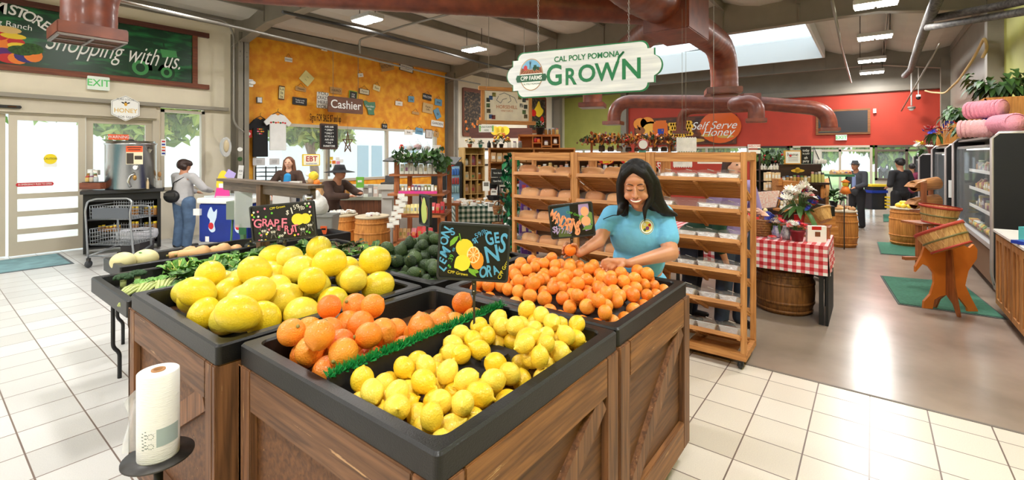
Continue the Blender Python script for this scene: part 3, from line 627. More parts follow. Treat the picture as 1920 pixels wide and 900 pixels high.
# lemons and oranges
k = 1.90/FP; bd = chalk_sign(888.5,472,1.90,134*k,107*k,3.2,'black chalk sign lettered Lemons and Oranges in blue',zf+.05)
sc_ = k/6.925; u = lambda x,y: S5(x,y,550,437,6.925,k)
letters([(c,*u(x,y),s*sc_*1.35,r_,.9,.0012) for c,x,y,s,r_ in (('L',158,655,115,52),('E',160,570,105,62),('M',180,455,130,58),('O',165,310,115,68),('N',195,200,135,62))]+[('S',*u(262,190),110*sc_*1.2,20,1,.0008)],B_,bd)
letters([(c,*u(x,y),s*sc_*1.35,r_,sx,.0018) for c,x,y,s,r_,sx in (('O',686,692,150,-5,.6),('R',762,676,150,3,.6),('A',846,655,110,25,.7),('N',790,455,220,14,.85),('G',745,255,180,18,.6),('E',838,240,140,10,.7),('S',920,310,260,-8,.6))],B_,bd,'lettering_oranges')
letters([('$',*u(248,635),55*sc_*1.3,40),('.39',*u(265,530),62*sc_*1.3,72)],G_,bd,'lemon_price'); letters([('ea',*u(285,415),45*sc_*1.3,75),('$',*u(548,292),70*sc_*1.3,35),('1',*u(578,285),100*sc_*1.2,35),('59/lb',*u(635,190),70*sc_*1.3,30)],B_,bd,'orange_price')
letters([('CPP Grown',*u(360,718),42*sc_*1.3,-6),('CPP Grown',*u(955,615),50*sc_*1.3,68)],Y_,bd,'small_lettering')
LY = mat('painted_lemon',(250,228,60),.6); LG = mat('painted_leaf',(130,190,60),.6); LO = mat('painted_orange',(244,160,50),.6); LW = mat('painted_pith',(252,240,190),.6)
blobs2d([D5(430,388,115,118,u)],LY,bd,'painted_lemon',y=-.0088); blobs2d([smooth_poly([u(*q) for q in ((310,640),(330,520),(400,480),(480,500),(515,570),(490,650),(420,685),(350,660))],4)],mat('painted_lemon_light',(244,240,70),.6),bd,'painted_small_lemon',y=-.0112)
blobs2d([D5(600,540,86,118,u)],LO,bd,'painted_orange',y=-.0096); blobs2d([D5(548,470,84,110,u)],LW,bd,'painted_cut_face',y=-.0100); seg = []
for q in range(9):
    a = q*2*PI/9; c0 = (548+10*math.cos(a),470+12*math.sin(a)); seg.append([u(*c0),u(548+66*math.cos(a-.27),470+90*math.sin(a-.27)),u(548+70*math.cos(a),470+96*math.sin(a)),u(548+66*math.cos(a+.27),470+90*math.sin(a+.27))])
blobs2d(seg,LO,bd,'painted_segments',y=-.0106)
blobs2d([[u(*q) for q in ((240,378),(240,310),(290,255),(345,235),(330,290),(290,345))],[u(*q) for q in ((490,640),(560,660),(605,750),(545,725),(500,690))],[u(*q) for q in ((555,655),(610,660),(635,690),(590,710))],[u(*q) for q in ((345,205),(358,205),(385,300),(372,300))]],LG,bd,'painted_leaves',y=-.0100)
# mandarins
k = 2.80/FP; bd = chalk_sign(1072,413,2.80,83*k,64*k,-6.5,'black chalk sign lettered Mandarins in peach',ZT+.03,yaw=R(-8))
sc_ = k/3.46; u = lambda x,y: S5(x,y,180,463,3.46,k)
blobs2d([[u(*q) for q in ((60,378),(175,366),(175,540),(110,560),(80,470))]],mat('chalk_blue_wash',(64,120,160),.7),bd,'blue_wash',y=-.0070); blobs2d([[u(*q) for q in ((85,570),(90,500),(160,520),(170,572))]],mat('chalk_green_wash',(90,110,60),.7),bd,'green_wash',y=-.0076)
letters([(c,*u(x,y),s*sc_*1.35,r_,.62,.0015) for c,x,y,s,r_ in (('M',62,415,62,-30),('A',84,438,70,-28),('N',102,455,76,-28),('D',122,470,76,-26),('A',142,484,80,-24),('R',162,492,86,-22),('I',180,498,86,-20),('N',196,504,96,-18),('S',214,520,96,-14))],PE_,bd)
letters([('$',*u(62,512),40*sc_*1.4,-5),('1',*u(78,520),56*sc_*1.4,0),('77/lb',*u(125,528),34*sc_*1.4,-6)],mat('chalk_lilac',(190,180,235),.7),bd,'price')
blobs2d([[u(*q) for q in ((232,365),(296,360),(296,400),(300,530),(262,538),(240,480),(228,420))]],mat('chalk_purple',(178,160,220),.7),bd,'purple_wash',y=-.0078); blobs2d([[u(*q) for q in ((285,440),(300,415),(320,430),(312,500),(290,490))],[u(*q) for q in ((225,455),(250,430),(268,450),(240,480))],[u(*q) for q in ((240,530),(262,505),(312,500),(300,530))]],mat('chalk_leaf',(112,158,84),.7),bd,'painted_leaves',y=-.0088)
blobs2d([D5(268,412,26,31,u),D5(270,474,30,31,u)],mat('chalk_mandarin',(250,186,140),.7),bd,'painted_mandarins',y=-.0100); letters([('CPP Grown',*u(205,425),18*sc_*1.3,-20)],G_,bd,'small_lettering')
# avocado sign, seen nearly edge on
k = 3.35/FP; bd = chalk_sign(798,394,3.35,.2,.22,0,'narrow chalk sign with green drawing, turned away over the avocados',ZT+.05,yaw=R(-58))
blobs2d([smooth_poly([(-.03,-.09),(-.06,0),(-.03,.07),(0,.09),(.03,.05),(.05,-.02),(.03,-.08)],3)],mat('chalk_yellowgreen',(190,205,110),.7),bd,'painted_avocado')
st_ = MB()
for q in range(5): stroke(st_,[(-.06+q*.02,.09-q*.01),(-.02+q*.02,.02),(.0+q*.014,-.06)],.005)
st_.build('painted_stalks',PE_,bd)
# ---------------------------------------------------------------- bag roll on its stand in front of the grapefruit crate
d = 1.62; p = at(297,852,d); t = thing('bag_stand','grey metal stand plate on a black pole beside the left crate','stand',(p.x,p.y,0))
MB().cyl((0,0,p.z-.006),.105,.006,0,40).build('plate',mat('worn_plate',(86,84,84),.45,.5,var=.4,vs=14),t); MB().cyl((0,0,.02),.014,p.z-.03,0,14).build('pole',BLK,t); MB().lathe([(0,0),(.13,0),(.13,.012),(.02,.03),(0,.03)],n=30).build('base',BLK,t)
hr = (852-668)/FP*d*.86; t2 = thing('bag_roll','white roll of produce bags standing on the grey plate','bag roll',p)
RLM = mat('roll_white',(246,247,248),.35,bump=.3,bs=40,stretch=(1,1,9)); MB().lathe([(.018,0),(.060,0),(.061,.004),(.061,hr-.003),(.058,hr),(.018,hr)],n=40).build('roll',RLM,t2)
MB().lathe([(.018,.002),(.021,0),(.021,hr+.004),(.014,hr+.004),(.014,0)],n=24).build('cardboard_core',mat('cardboard',(178,130,86),.8),t2)
print_ = MB(); LBL = mat('roll_print',(168,186,190),.6)
def onroll(a0,a1,z0,z1,mb_,r_=.0614,n=8):
    vs = []; 
    for i in range(n+1):
        a = R(a0+(a1-a0)*i/n); vs += [(r_*math.cos(a),r_*math.sin(a),z0),(r_*math.cos(a),r_*math.sin(a),z1)]
    mb_.add(vs,[(2*i,2*i+2,2*i+3,2*i+1) for i in range(n)],0,True)
ang0 = math.degrees(math.atan2(-p.y,-p.x))
onroll(ang0-5,ang0+62,.055,.115,print_); print_.build('printed_band',LBL,t2); print2 = MB(); rr = random.Random(5)
for q in range(12): onroll(ang0-48+rr.uniform(0,3)+(q % 2)*9,ang0-42+(q % 2)*9+rr.uniform(0,4),.05+q*.0055,.053+q*.0055,print2,.0616,2)
for zz in (.062,.095):
    for q in range(9): a = q*40; c = ang0-20; onroll(c+8*math.cos(R(a))-1.2,c+8*math.cos(R(a))+1.2,zz+.0085*math.sin(R(a))-.0015,zz+.0085*math.sin(R(a))+.0015,print2,.0616,2)
print2.build('printed_marks',mat('print_grey',(110,128,128),.6),t2)
fpts = []; bag = MB(); L = 14; Rv = Vector((math.cos(CAMZ),math.sin(CAMZ),0)); Fv = Vector((-Rv.y,Rv.x,0)); vs = []
for i in range(L+1):
    v = i/L; z = .02+v*(hr*.74); wv = (.048 if v < .75 else .048*(1-(v-.75)/.25)+.004)+.004*math.sin(v*9)
    for j in range(5): w = j/4; q = -Rv*(.052+wv*w)+Fv*(.012*math.sin(w*5+v*6)-.02); vs.append((q.x,q.y,z))
bag.add(vs,[(i*5+j,i*5+j+1,i*5+j+6,i*5+j+5) for i in range(L) for j in range(4)],0,True); bag.build('loose_bag',mat('thin_film',(240,244,250),.15,alpha=.5),t2)
# ================================================================ OVERHEAD: DUCTS, PIPES, HANGING SIGNS
DUCT = mat('duct_oxide',(130,64,40),.42,var=.35,vs=5,col2=(90,40,30),coat=.15)
def fillet(pts,rad,n=10):
    pts = [Vector(p) for p in pts]; out = [pts[0]]
    for i in range(1,len(pts)-1):
        a,b_,c = pts[i-1],pts[i],pts[i+1]; u_,v_ = (a-b_),(c-b_); r_ = min(rad,u_.length*.48 if i > 1 else u_.length*.95,v_.length*.48 if i < len(pts)-2 else v_.length*.95); u_.normalize(); v_.normalize()
        for k in range(n+1): t = k/n; p0,p1 = b_+u_*r_,b_+v_*r_; out.append((1-t) ** 2*p0+2*t*(1-t)*b_+t*t*p1)
    return out+[pts[-1]]
def resample(pts,step):
    out = [pts[0]]; acc = 0
    for a,b_ in zip(pts[:-1],pts[1:]):
        L = (b_-a).length; s = step-acc
        while s <= L: out.append(a.lerp(b_,s/L)); s += step
        acc = (L-(s-step))
    return out+[pts[-1]]
def duct(mb_,pts,r,rad=.6,step=.035):
    P = resample(fillet(pts,rad),step); rs = [r*(1.012 if i % 4 == 0 else 1.0) for i in range(len(P))]; mb_.tube(P,rs,n=26,cap=True)
def collar(mb_,c,w,h,d=None,grille=True,rot=0):
    d = d or w; M = Matrix.Translation(c) @ Matrix.Rotation(rot,4,'Z'); mb_.box((0,0,0),(w,d,h),M=M)
def duct_thing(label,branches,boxes,loc,grilles=()):
    t = thing('air_duct',label,'duct',loc); L = Vector(loc)
    for pts,r,rad in branches: m_ = MB(); duct(m_,[Vector(p)-L for p in pts],r,rad); m_.build('duct_run',DUCT,t)
    for c,w,d,h,rot in boxes: m_ = MB(); m_.box((0,0,0),(w,d,h),M=Matrix.Translation(Vector(c)-L) @ Matrix.Rotation(rot,4,'Z')); m_.build('collar' if h < .4 else 'junction_box',DUCT,t,bevel=.012)
    for c,w,d,rot in grilles:
        M = Matrix.Translation(Vector(c)-L) @ Matrix.Rotation(rot,4,'Z'); m_ = MB()
        for y in (-1,0,1): m_.box((0,y*d/2*.97,0),(w,.025,.02),M=M)
        for x in (-1,0,1): m_.box((x*w/2*.97,0,0),(.025,d,.02),M=M)
        for k in range(9): m_.box((0,(k/8-.5)*d,.005),(w,.006,.012),M=M)
        m_.build('grille',mat('grille_metal',(120,110,104),.4,.4),t)
J = Vector((7.1,2.33,3.9)); g0 = at(165,78,5.3)
dp = at(168,60,5.3)
duct_thing('long rusty red spiral duct running from the entrance to a big square box',[
    ([(dp.x,dp.y,dp.z+.0),(dp.x,dp.y,3.97),(2.7,6.55,3.97),(6.9,2.75,3.97)],.245,.62),
    ([at(1085,-120,5.1),at(1190,-20,6.0),(7.1,2.4,3.95)],.30,.5),
    ([(7.3,2.33,3.85),at(1358,92,9.0),at(1358,180,9.0)],.245,.65),
    ([(7.3,2.6,3.85),at(1111,145,11.7),at(1111,200,11.7)],.235,.6)],
    [(J,1.0,.66,.8,0),(at(165,66,5.3),.60,.58,.14,0),(at(1355,172,9.0),.62,.62,.12,R(20)),(at(1111,198,11.7),.62,.62,.12,R(20))],(J.x,J.y,J.z),
    [(at(165,66,5.3)-Vector((0,0,.075)),.58,.56,0)])
J2 = at(1405,192,14.0)
duct_thing('far rusty red duct cluster with four drooping arms below the skylight',[
    ([J2,at(1151,190,15.2),at(1151,232,15.2)],.21,.6),([J2+Vector((0,0,-.12)),at(1277,206,16.6),at(1277,248,16.6)],.17,.6),
    ([J2,at(1374,197,12.6),at(1418,190,12.2),at(1418,228,12.2)],.20,.45),([J2,at(1555,205,13.2),at(1555,240,13.2)],.20,.6)],
    [(J2,.5,.5,.5,R(30)),(at(1150,231,15.2),.58,.58,.12,R(10)),(at(1276,248,16.6),.5,.5,.1,R(10)),(at(1418,226,12.2),.5,.5,.1,R(10)),(at(1555,243,13.2),.48,.48,.1,R(10))],tuple(J2))
# black insulated pipes and conduits under the roof on the right
BPI = mat('black_insulation',(46,44,44),.6,var=.3,vs=20,col2=(110,106,100))
def pipe(name,label,pts,r,m,rad=.1,cat='pipe',n=10,group=None):
    o = MB().tube([tuple(Vector(p)) for p in fillet(pts,rad,5)],r,n=n).build(name,m); return tag(o,label,cat,group)
pipe('insulated_pipe','thick black insulated pipe sloping away under the roof on the right',[at(1765,-20,6.2),at(1740,40,7.5),at(1722,88,9.4),at(1708,130,12.5),at(1696,142,13.3)],.075,BPI)
pipe('insulated_pipe','black insulated pipe crossing to the right wall, upper of two',[at(1745,35,7.3),at(1870,12,6.3),at(1960,-8,5.3)],.055,BPI)
pipe('insulated_pipe','black insulated pipe crossing to the right wall, lower of two',[at(1738,52,7.4),at(1860,32,6.4),at(1960,15,5.3)],.05,BPI)
COND = mat('conduit',(150,146,138),.4,.5)
pipe('steel_pipe','thin steel sprinkler pipe hanging along the front of the orange wall',[at(215,0,6.0),at(470,57,8.4),at(640,98,10.6),at(845,147,14.6),at(900,158,15.8)],.025,COND,n=8)
pipe('steel_pipe','dark steel pipe running under the roof above the two left lamps',[at(530,22,7.4),at(700,60,9.4),at(880,112,12.4),at(985,138,15)],.028,DKM,n=8)
pipe('steel_pipe','steel branch pipe dropping to the sprinkler pipe above the Cashier board',[at(675,100,11.1),at(674,74,11.1),at(760,48,10.3),at(850,24,9.0)],.024,COND,n=8)
pipe('steel_pipe','thin diagonal steel pipe rising across the red wall on the right',[at(1690,208,13.9),at(1762,82,9.2)],.018,COND,n=6)
pipe('steel_pipe','thin steel pipe sloping under the roof right of the skylight',[at(1560,0,7.5),at(1578,90,11),at(1596,155,14.6)],.024,COND,n=6)
pipe('conduit_pipe','silver conduit looping down the column beside the orange wall',[at(250,7,8.0),at(300,22,9),at(420,37,10.0),at(438,60,10.1),at(438,235,10.1),at(458,248,10.3)],.02,COND,.2,n=8)
pipe('conduit_pipe','upright grey conduit at the left edge of the orange wall',[at(466,75,10.75),at(462,235,10.72),at(462,330,10.72),at(462,441,10.72)],.022,COND,n=8)
pipe('conduit_pipe','pale drop pipe holding the domed light before the red wall',[at(1709,112,14.2),at(1709,198,14.2)],.02,WHT,n=6)
t = thing('dome_light','small grey domed light hanging in front of the red wall','light',at(1709,203,14.2)); MB().lathe([(0,.06),(.09,.05),(.1,-.01),(.0,-.0)],n=16).build('shade',GRY,t); MB().ell((0,0,-.02),(.07,.07,.06)).build('globe',WHT,t)
t = thing('camera_dome','small white security camera under the roof by the red wall','camera',at(1722,182,14.0)); MB().box((0,0,.04),(.1,.1,.06)).build('bracket',WHT,t); MB().ell((0,0,-.02),.06).build('dome',BLK,t); MB().tube([(0,0,.06),(0,0,1.25)],.012,n=6).build('pole',WHT,t)
pipe('hemp_rope','knotted hemp rope draped between the right column and the roof',[at(1735,170,13),at(1745,173,12.5),at(1772,175,11.3),at(1798,150,10),at(1825,110,8.6),at(1846,70,7.8),at(1852,90,7.8),at(1842,108,7.8)],.022,mat('hemp',(200,170,120),.8,bump=.6,bs=80),.3,'rope',8)
for px,py,d,s_ in ((1118,62,12.8,'a'),): pass
# ---- hanging Grown sign
pl,pr_ = at(950,150,5.12),at(1243,124,4.40); dv = pr_-pl; SW = math.hypot(dv.x,dv.y); mid = (pl+pr_)/2; mid.z = at(1097,133,(5.12+4.4)/2).z+.0
t = thing('hanging_sign','white hanging sign lettered Grown in green with farm emblem','sign',mid,math.atan2(dv.y,dv.x)); hw = SW/2; hh = .245
def outline(s=0):
    w_,h_ = hw-s,hh-s; q = []
    def arc(cx,cz,r_,a0,a1,n=6): q.extend([(cx+r_*math.cos(R(a0+(a1-a0)*k/n)),cz+r_*math.sin(R(a0+(a1-a0)*k/n))) for k in range(n+1)])
    # right bulge, up, round corner ...
    arc(w_-.10,0,.10,-75,75,8); q += [(w_-.10,.13),(w_-.10,.175-s*.3),(w_-.15,.175-s*.3)]; arc(w_-.22,h_-.07,.07,0,90); L_ = [(-x,z) for x,z in q[::-1]]; top = q+L_[:]
    return q,L_
def outl(s):
    w_,h_ = hw-s,hh-s; c = []
    def arc(cx,cz,r_,a0,a1,n=6): return [(cx+r_*math.cos(R(a0+(a1-a0)*k/n)),cz+r_*math.sin(R(a0+(a1-a0)*k/n))) for k in range(n+1)]
    Q = arc(w_-.105,0,.105,0,70,6)+[(w_-.07,.115),(w_-.07,.165-s*.2),(w_-.13,.165-s*.2)]+arc(w_-.20,h_-.07+.0,.07,0,90,5)
    up = Q+[(-x,z) for x,z in Q[::-1]]; return up+[(-x,-z) for x,z in up[1:-1]]
WB = mat('white_plank',(240,242,244),.55,var=.16,vs=3,col2=(200,204,212),stretch=(.6,4,9)); DG = mat('sign_green',(24,122,74),.5)
MB().prism(outl(0),.03,0).build('board_edge',DG,t); MB().prism(outl(.012),.004,0,Matrix.Translation((0,-.004,0))).build('face',WB,t)
uu = lambda x,y: ((x-1097)/300*SW*1.02,0)
letters([('CAL POLY POMONA',.075,.135,.078,0,.95,.0018)],DG,t,'small_lettering',y=-.006)
letters([(c,x,z,s,0,sx,.0055) for c,x,z,s,sx in (('G',-.265,-.035,.30,.85),('R',-.09,-.06,.24,.85),('O',.085,-.04,.24,.95),('W',.29,-.04,.25,.9),('N',.53,-.03,.28,.95))],DG,t,'large_lettering',y=-.0062)
sf = MB()
stroke(sf,[(.385,.02),(.41,.10),(.455,.15)],.022,-.0068); stroke(sf,[(.40,.10),(.43,.13),(.46,.152)],.014,-.0068)
sf.build('flourish',DG,t)
shd = mat('sign_grey_green',(90,140,120),.5); lc = -hw+.295
blobs2d([disc(.135,.17,40,lc,0)],mat('emblem_ring',(170,124,70),.5),t,'emblem_ring',y=-.0045,th=.0010); blobs2d([disc(.127,.162,40,lc,0)],WHT,t,'emblem_disc',y=-.0056,th=.0006)
def half(a0,a1,n=20): return [(lc+.125*math.cos(R(a0+(a1-a0)*k/n)),.16*math.sin(R(a0+(a1-a0)*k/n))) for k in range(n+1)]
blobs2d([half(12,168)],mat('emblem_sky',(120,180,220),.5),t,'emblem_sky',y=-.0063,th=.0004); blobs2d([half(4,28)[:]+[(lc,.05)]+half(152,176)],mat('emblem_soil',(140,74,40),.5),t,'emblem_field',y=-.0068,th=.0004)
fr = MB()
for k in range(7): x = (k-3)*.03; stroke(fr,[(lc+x*.4,.065),(lc+x*1.2,.015)],.004,-.0076)
fr.build('furrows',mat('emblem_tan',(206,150,96),.5),t)
blobs2d([[(lc-.085,.05),(lc-.085,.09),(lc-.065,.105),(lc-.045,.09),(lc-.045,.05)]],RED,t,'emblem_barn',y=-.0078,th=.0004)
blobs2d([disc(.022,.024,14,lc+.04,.062),disc(.013,.014,12,lc+.08,.055),[(lc+.03,.07),(lc+.03,.1),(lc+.06,.1),(lc+.065,.08),(lc+.09,.078),(lc+.09,.06),(lc+.04,.06)]],mat('emblem_dark_green',(20,80,50),.5),t,'emblem_tractor',y=-.0078,th=.0004)
wm = MB(); stroke(wm,[(lc-.02,.06),(lc-.01,.125)],.004,-.008); stroke(wm,[(lc+.0,.06),(lc-.01,.125)],.004,-.008)
for k in range(6): a = k*PI/3; stroke(wm,[(lc-.01,.128),(lc-.01+.018*math.cos(a),.128+.02*math.sin(a))],.004,-.008)
wm.build('emblem_windmill',BLK,t)
rb = mat('emblem_ribbon',(24,90,60),.5); blobs2d([[(lc-.165,-.075),(lc-.18,-.035),(lc-.165,.0),(lc+.165,.0),(lc+.18,-.035),(lc+.165,-.075)]],rb,t,'ribbon',y=-.0070,th=.0006); letters([('CPP FARMS',lc,-.038,.062,0,.8,.0012)],WHT,t,'ribbon_lettering',y=-.0082); letters([('CAL POLY POMONA',lc,-.1,.025,0,.9)],rb,t,'emblem_lettering',y=-.0070)
for x_,top in ((-hw*.55,5.0),(hw*.61,5.0)):
    m_ = MB(); z = hh; k = 0
    while mid.z+z < 4.46:
        rr_ = .008; M = Matrix.Translation((x_,.012,z)) @ Matrix.Rotation((k % 2)*PI/2,4,'Z'); pts = [M @ Vector((rr_*math.cos(a),0,.017*math.sin(a))) for a in [i*PI/3 for i in range(7)]]; m_.tube(pts,.0022,n=4,cap=False); z += .027; k += 1
    m_.build('chain',mat('chain_metal',(170,168,165),.35,.8),t)
# ================================================================ FACADE THINGS
YS = YF-.02
def on(px,py,off=.02): return aty(px,py,YF-off)
def wbox(name,px0,px1,py0,py1,label,cat,m,off=.03,th=.02,group=None,rim=None,face=None,tilt=0,txt=None,tm=BLK,ts=.3,pts=None):
    """flat thing on (or in front of) the facade; local x along the wall"""
    c = aty((px0+px1)/2,(py0+py1)/2,YF-off); w_ = aty(px1,py0,YF-off).x-aty(px0,py0,YF-off).x; h_ = (py1-py0)/FP*c.dot(Vector((CY,SY,0)))
    t = thing(name,label,cat,c,group=group,rot=Euler((0,R(tilt),0))); b_ = MB()
    if pts: b_.prism([(x*w_,z*h_) for x,z in pts],th,0,Matrix.Translation((0,-th/2,0)))
    else: b_.prism(rrect(w_,h_,min(w_,h_)*.06,2),th,0,Matrix.Translation((0,-th/2,0)))
    b_.build('board',rim or m,t)
    if rim: MB().box((0,-th/2-.001,0),(w_*.88,.003,h_*.84)).build('face',m,t)
    if txt:
        n = len(txt); letters([(s,0,((n-1)/2-i)*h_*ts*1.25,h_*ts*1.3,0,min(1.2,w_*.85/max(.01,len(s)*h_*ts*.72))) for i,s in enumerate(txt)],tm,t,y=-th/2-.004)
    return t,w_,h_
# banner
bx0,bx1 = -1.0,on(370,100).x; bz0,bz1 = 3.22,4.28
BRN = wood('dark_red_wood',(96,48,34),(70,34,26)); BRL = wood('warm_red_wood',(136,72,44),(104,54,34))
t = thing('store_banner','long green store banner in a wooden frame above the entrance doors','banner',((bx0+bx1)/2,YF-.04,(bz0+bz1)/2)); cx,cz = t.location.x,t.location.z
BG = mat('banner_green',(34,120,62),.35,var=.75,vs=2.6,col2=(10,56,34),stretch=(.7,1,3))
MB().box((0,0,0),(bx1-bx0-.1,.02,bz1-bz0)).build('cloth',BG,t)
MB().box((.08,-.02,(bz1-bz0)/2+.03),(bx1-bx0+.25,.07,.1)).build('frame_top',BRN,t); MB().box((.08,-.02,-(bz1-bz0)/2-.03),(bx1-bx0+.25,.07,.1)).build('frame_bottom',BRL,t); MB().box(((bx1-bx0)/2-.06,-.02,0),(.09,.05,bz1-bz0)).build('frame_side',BRL,t)
def bl(px,py): p = on(px,py,.04); return (p.x-cx,p.z-cz)
letters([(c,*bl(x,y),s,r_,.9,.004) for c,x,y,s,r_ in (('F',-75,5,.32,0),('A',-50,5,.32,0),('R',-25,8,.32,-2),('M',-3,13,.32,-4),('S',24,20,.24,-12),('T',39,25,.24,-16),('O',55,32,.24,-22),('R',71,40,.23,-28),('E',85,49,.22,-34))],WHT,t,'store_lettering',y=-.013)
letters([('at Kellogg Ranch',*bl(-10,40),.13,-4)],WHT,t,'ranch_lettering',y=-.013)
for o in (text('Shopping with us.',.50,WHT,t,(bl(222,98)[0],-.014,bl(222,98)[1]),rot=(PI/2,R(2.5),0),ex=.002,off=-.002,shear=.45,sx=.575,name='script_lettering'),): pass
vg = [(ORG,12,74,16,14),(RED,-2,62,10,10),(RED,30,79,9,6),(YEL,25,68,13,4),(YEL,36,87,12,5),(mat('veg_purple',(88,30,110),.5),9,99,13,7),(RED,20,110,14,7),(ORG,33,110,10,8),(mat('veg_blue',(50,40,120),.5),48,106,12,9),(ORG,62,104,10,10),(GRN,40,95,14,7),(mat('veg_tan',(226,190,120),.6),14,56,14,5),(GRN,60,92,12,8)]
for i,(m_,x,y,a,b_) in enumerate(vg):
    s_ = .0118; c = bl(x,y); blobs2d([disc(a*s_,b_*s_,14,c[0],c[1])],m_,t,'painted_vegetable',y=-.0105-i*.0004,th=.001)
TR = mat('banner_tractor',(14,62,34),.4); TRL = mat('banner_tractor_light',(70,150,84),.4)
def bpoly(q): return [bl(x,y) for x,y in q]
def bd_(x,y,rx,ry=None): c = bl(x,y); return disc(rx*.0122,(ry or rx)*.0122,20,*c)
blobs2d([bd_(263,127,16,18),bd_(312,136,12,14),bpoly([(250,112),(300,110),(330,106),(334,128),(290,134),(255,128)])],TR,t,'tractor_silhouette',y=-.0108,th=.001)
blobs2d([bd_(263,127,11,12),bd_(312,136,8,9)],TRL,t,'tractor_wheels',y=-.0118,th=.001); blobs2d([bd_(263,127,6,7),bd_(312,136,4,5)],TR,t,'tractor_hubs',y=-.0124,th=.001)
rl = MB(); stroke(rl,[bl(265,100),bl(268,80),bl(285,80),bl(292,104)],.035,-.012); stroke(rl,[bl(305,75),bl(310,105)],.03,-.012); rl.build('tractor_roll_bar',TR,t)
blobs2d([bpoly([(300,92),(330,96),(332,108),(304,108)])],TRL,t,'tractor_hood',y=-.0118,th=.001)
# exit, honey
e,w_,h_ = wbox('exit_sign',163,205,144,169,'white exit sign with green letters below the green banner','exit sign',mat('exit_white',(236,246,236),.5),off=.06,th=.08); letters([('EXIT',0,0,h_*.72,0,.9,.002)],mat('exit_green',(90,205,110),.5),e,y=-.042)
hexp = [(0,.5),(.5,.26),(.5,-.26),(0,-.5),(-.5,-.26),(-.5,.26)]
e,w_,h_ = wbox('honey_sign',209,262,179,227,'white hexagonal Pure Local Honey sign hanging over the doors','sign',WHT,off=.16,th=.02,pts=hexp)
GOLD = mat('gold_ink',(226,186,90),.5); GI = mat('grey_ink',(120,120,118),.5)
letters([('HONEY',0,-.05,.115,0,.9,.001)],GOLD,e,y=-.012); letters([('PURE LOCAL',0,.165,.05,0,.95),('FOR SALE',0,-.17,.055,0)],GI,e,'small_lettering',y=-.012)
blobs2d([disc(.025,.035,12,0,.075)],mat('bee_yellow',(230,170,40),.5),e,'bee_body',y=-.0105,th=.001); blobs2d([disc(.03,.012,10,s*.04,.1,s*.5) for s in (-1,1)]+[disc(.018,.014,10,0,.115)],BLK,e,'bee_wings',y=-.0105,th=.001)
fr = MB(); 
for i in range(6): stroke(fr,[(hexp[i][0]*w_*.93,hexp[i][1]*h_*.93),(hexp[(i+1) % 6][0]*w_*.93,hexp[(i+1) % 6][1]*h_*.93)],.006,-.0108)
fr.build('border_line',GI,e)
# door stickers
e,w_,h_ = wbox('warning_sticker',203,242,252,262,'orange WARNING sticker on the glass door above the steel tank','sticker',mat('warn_orange',(236,90,40),.5),off=.03,th=.006,txt=['WARNING'],tm=WHT,ts=.62)
e,w_,h_ = wbox('caution_sticker',82,107,289,313,'yellow round caution sticker on the sliding glass door','sticker',WHT,off=.03,th=.004); blobs2d([disc(w_*.5,h_*.40,20,0,h_*.12)],mat('caution_yellow',(240,214,30),.5),e,'yellow_disc',y=-.003); letters([('CAUTION',0,h_*.14,h_*.22,0,.8)],BLK,e,y=-.006)
e,w_,h_ = wbox('push_strip',30,102,342,349,'red emergency push to open strip on the sliding door','sticker',mat('strip_red',(200,34,44),.5),off=.03,th=.004,pts=[(-.5,0),(-.46,.5),(.46,.5),(.5,0),(.46,-.5),(-.46,-.5)],txt=['IN EMERGENCY PUSH TO OPEN'],tm=WHT,ts=.55)
e,w_,h_ = wbox('card_decals',302,311,261,292,'strip of payment card decals on the narrow window','decal',WHT,off=.03,th=.004)
for i,c in enumerate((BLU,RED,ORG,BLU,RED)): MB().box((0,-.004,(i-2)*h_*.18),(w_*.7,.002,h_*.09)).build('card_mark',c,e)
# column fittings
e,w_,h_ = wbox('wall_speaker',413,433,257,294,'grey oval emergency light on the steel column','emergency light',mat('fitting_grey',(196,196,194),.5),off=.48,th=.07,pts=[(math.cos(a)*.5,math.sin(a)*.5) for a in [i*PI/8 for i in range(16)]]); MB().ell((0,-.035,.02),(w_*.28,.03,h_*.33)).build('lens',mat('amber_lens',(214,196,160),.3),e)
e,w_,h_ = wbox('fire_alarm',459,471,244,258,'red fire alarm box at the end of the conduit','fire alarm',RED,off=.2,th=.06); MB().ell((0,-.04,0),(.04,.02,.04)).build('strobe',WHT,e)
e,w_,h_ = wbox('flood_light',450,474,148,162,'white flood light heads high on the column edge','light',WHT,off=.3,th=.05); MB().ell((-.06,-.05,.0),(.12,.07,.06)).ell((.1,-.05,.01),(.08,.06,.05)).build('lamp_heads',WHT,e)
for i,(y0,y1) in enumerate(((163,173),(174,185))): e,w_,h_ = wbox('wall_camera',452,464,y0,y1,['upper','lower'][i]+' white box camera stacked on the column edge','camera',WHT,off=.25,th=.06); MB().ell((.01,-.035,0),(.03,.015,.03)).build('lens',BLK,e)
e,w_,h_ = wbox('junction_box',481,491,182,193,'small steel junction box on the left of the orange wall','junction box',GRY,off=.04,th=.05); MB().box((0,-.028,0),(w_*.8,.004,h_*.8)).build('cover',CHR,e)
for i,(x,y,c,l) in enumerate(((450,280,WHT,'white oval sticker high on the column'),(450,298,GRN,'green oval sticker on the column'))): e = wbox('oval_sticker',x-5,x+5,y-4,y+4,l,'sticker',c,off=.43,th=.004,pts=[(math.cos(a)*.5,math.sin(a)*.5) for a in [k*PI/6 for k in range(12)]])
wbox('paper_note',446,456,310,337,'white paper note taped on the column','note',WHT,off=.43,th=.003,tilt=6,txt=['xx','--'],tm=GI,ts=.2)[0]
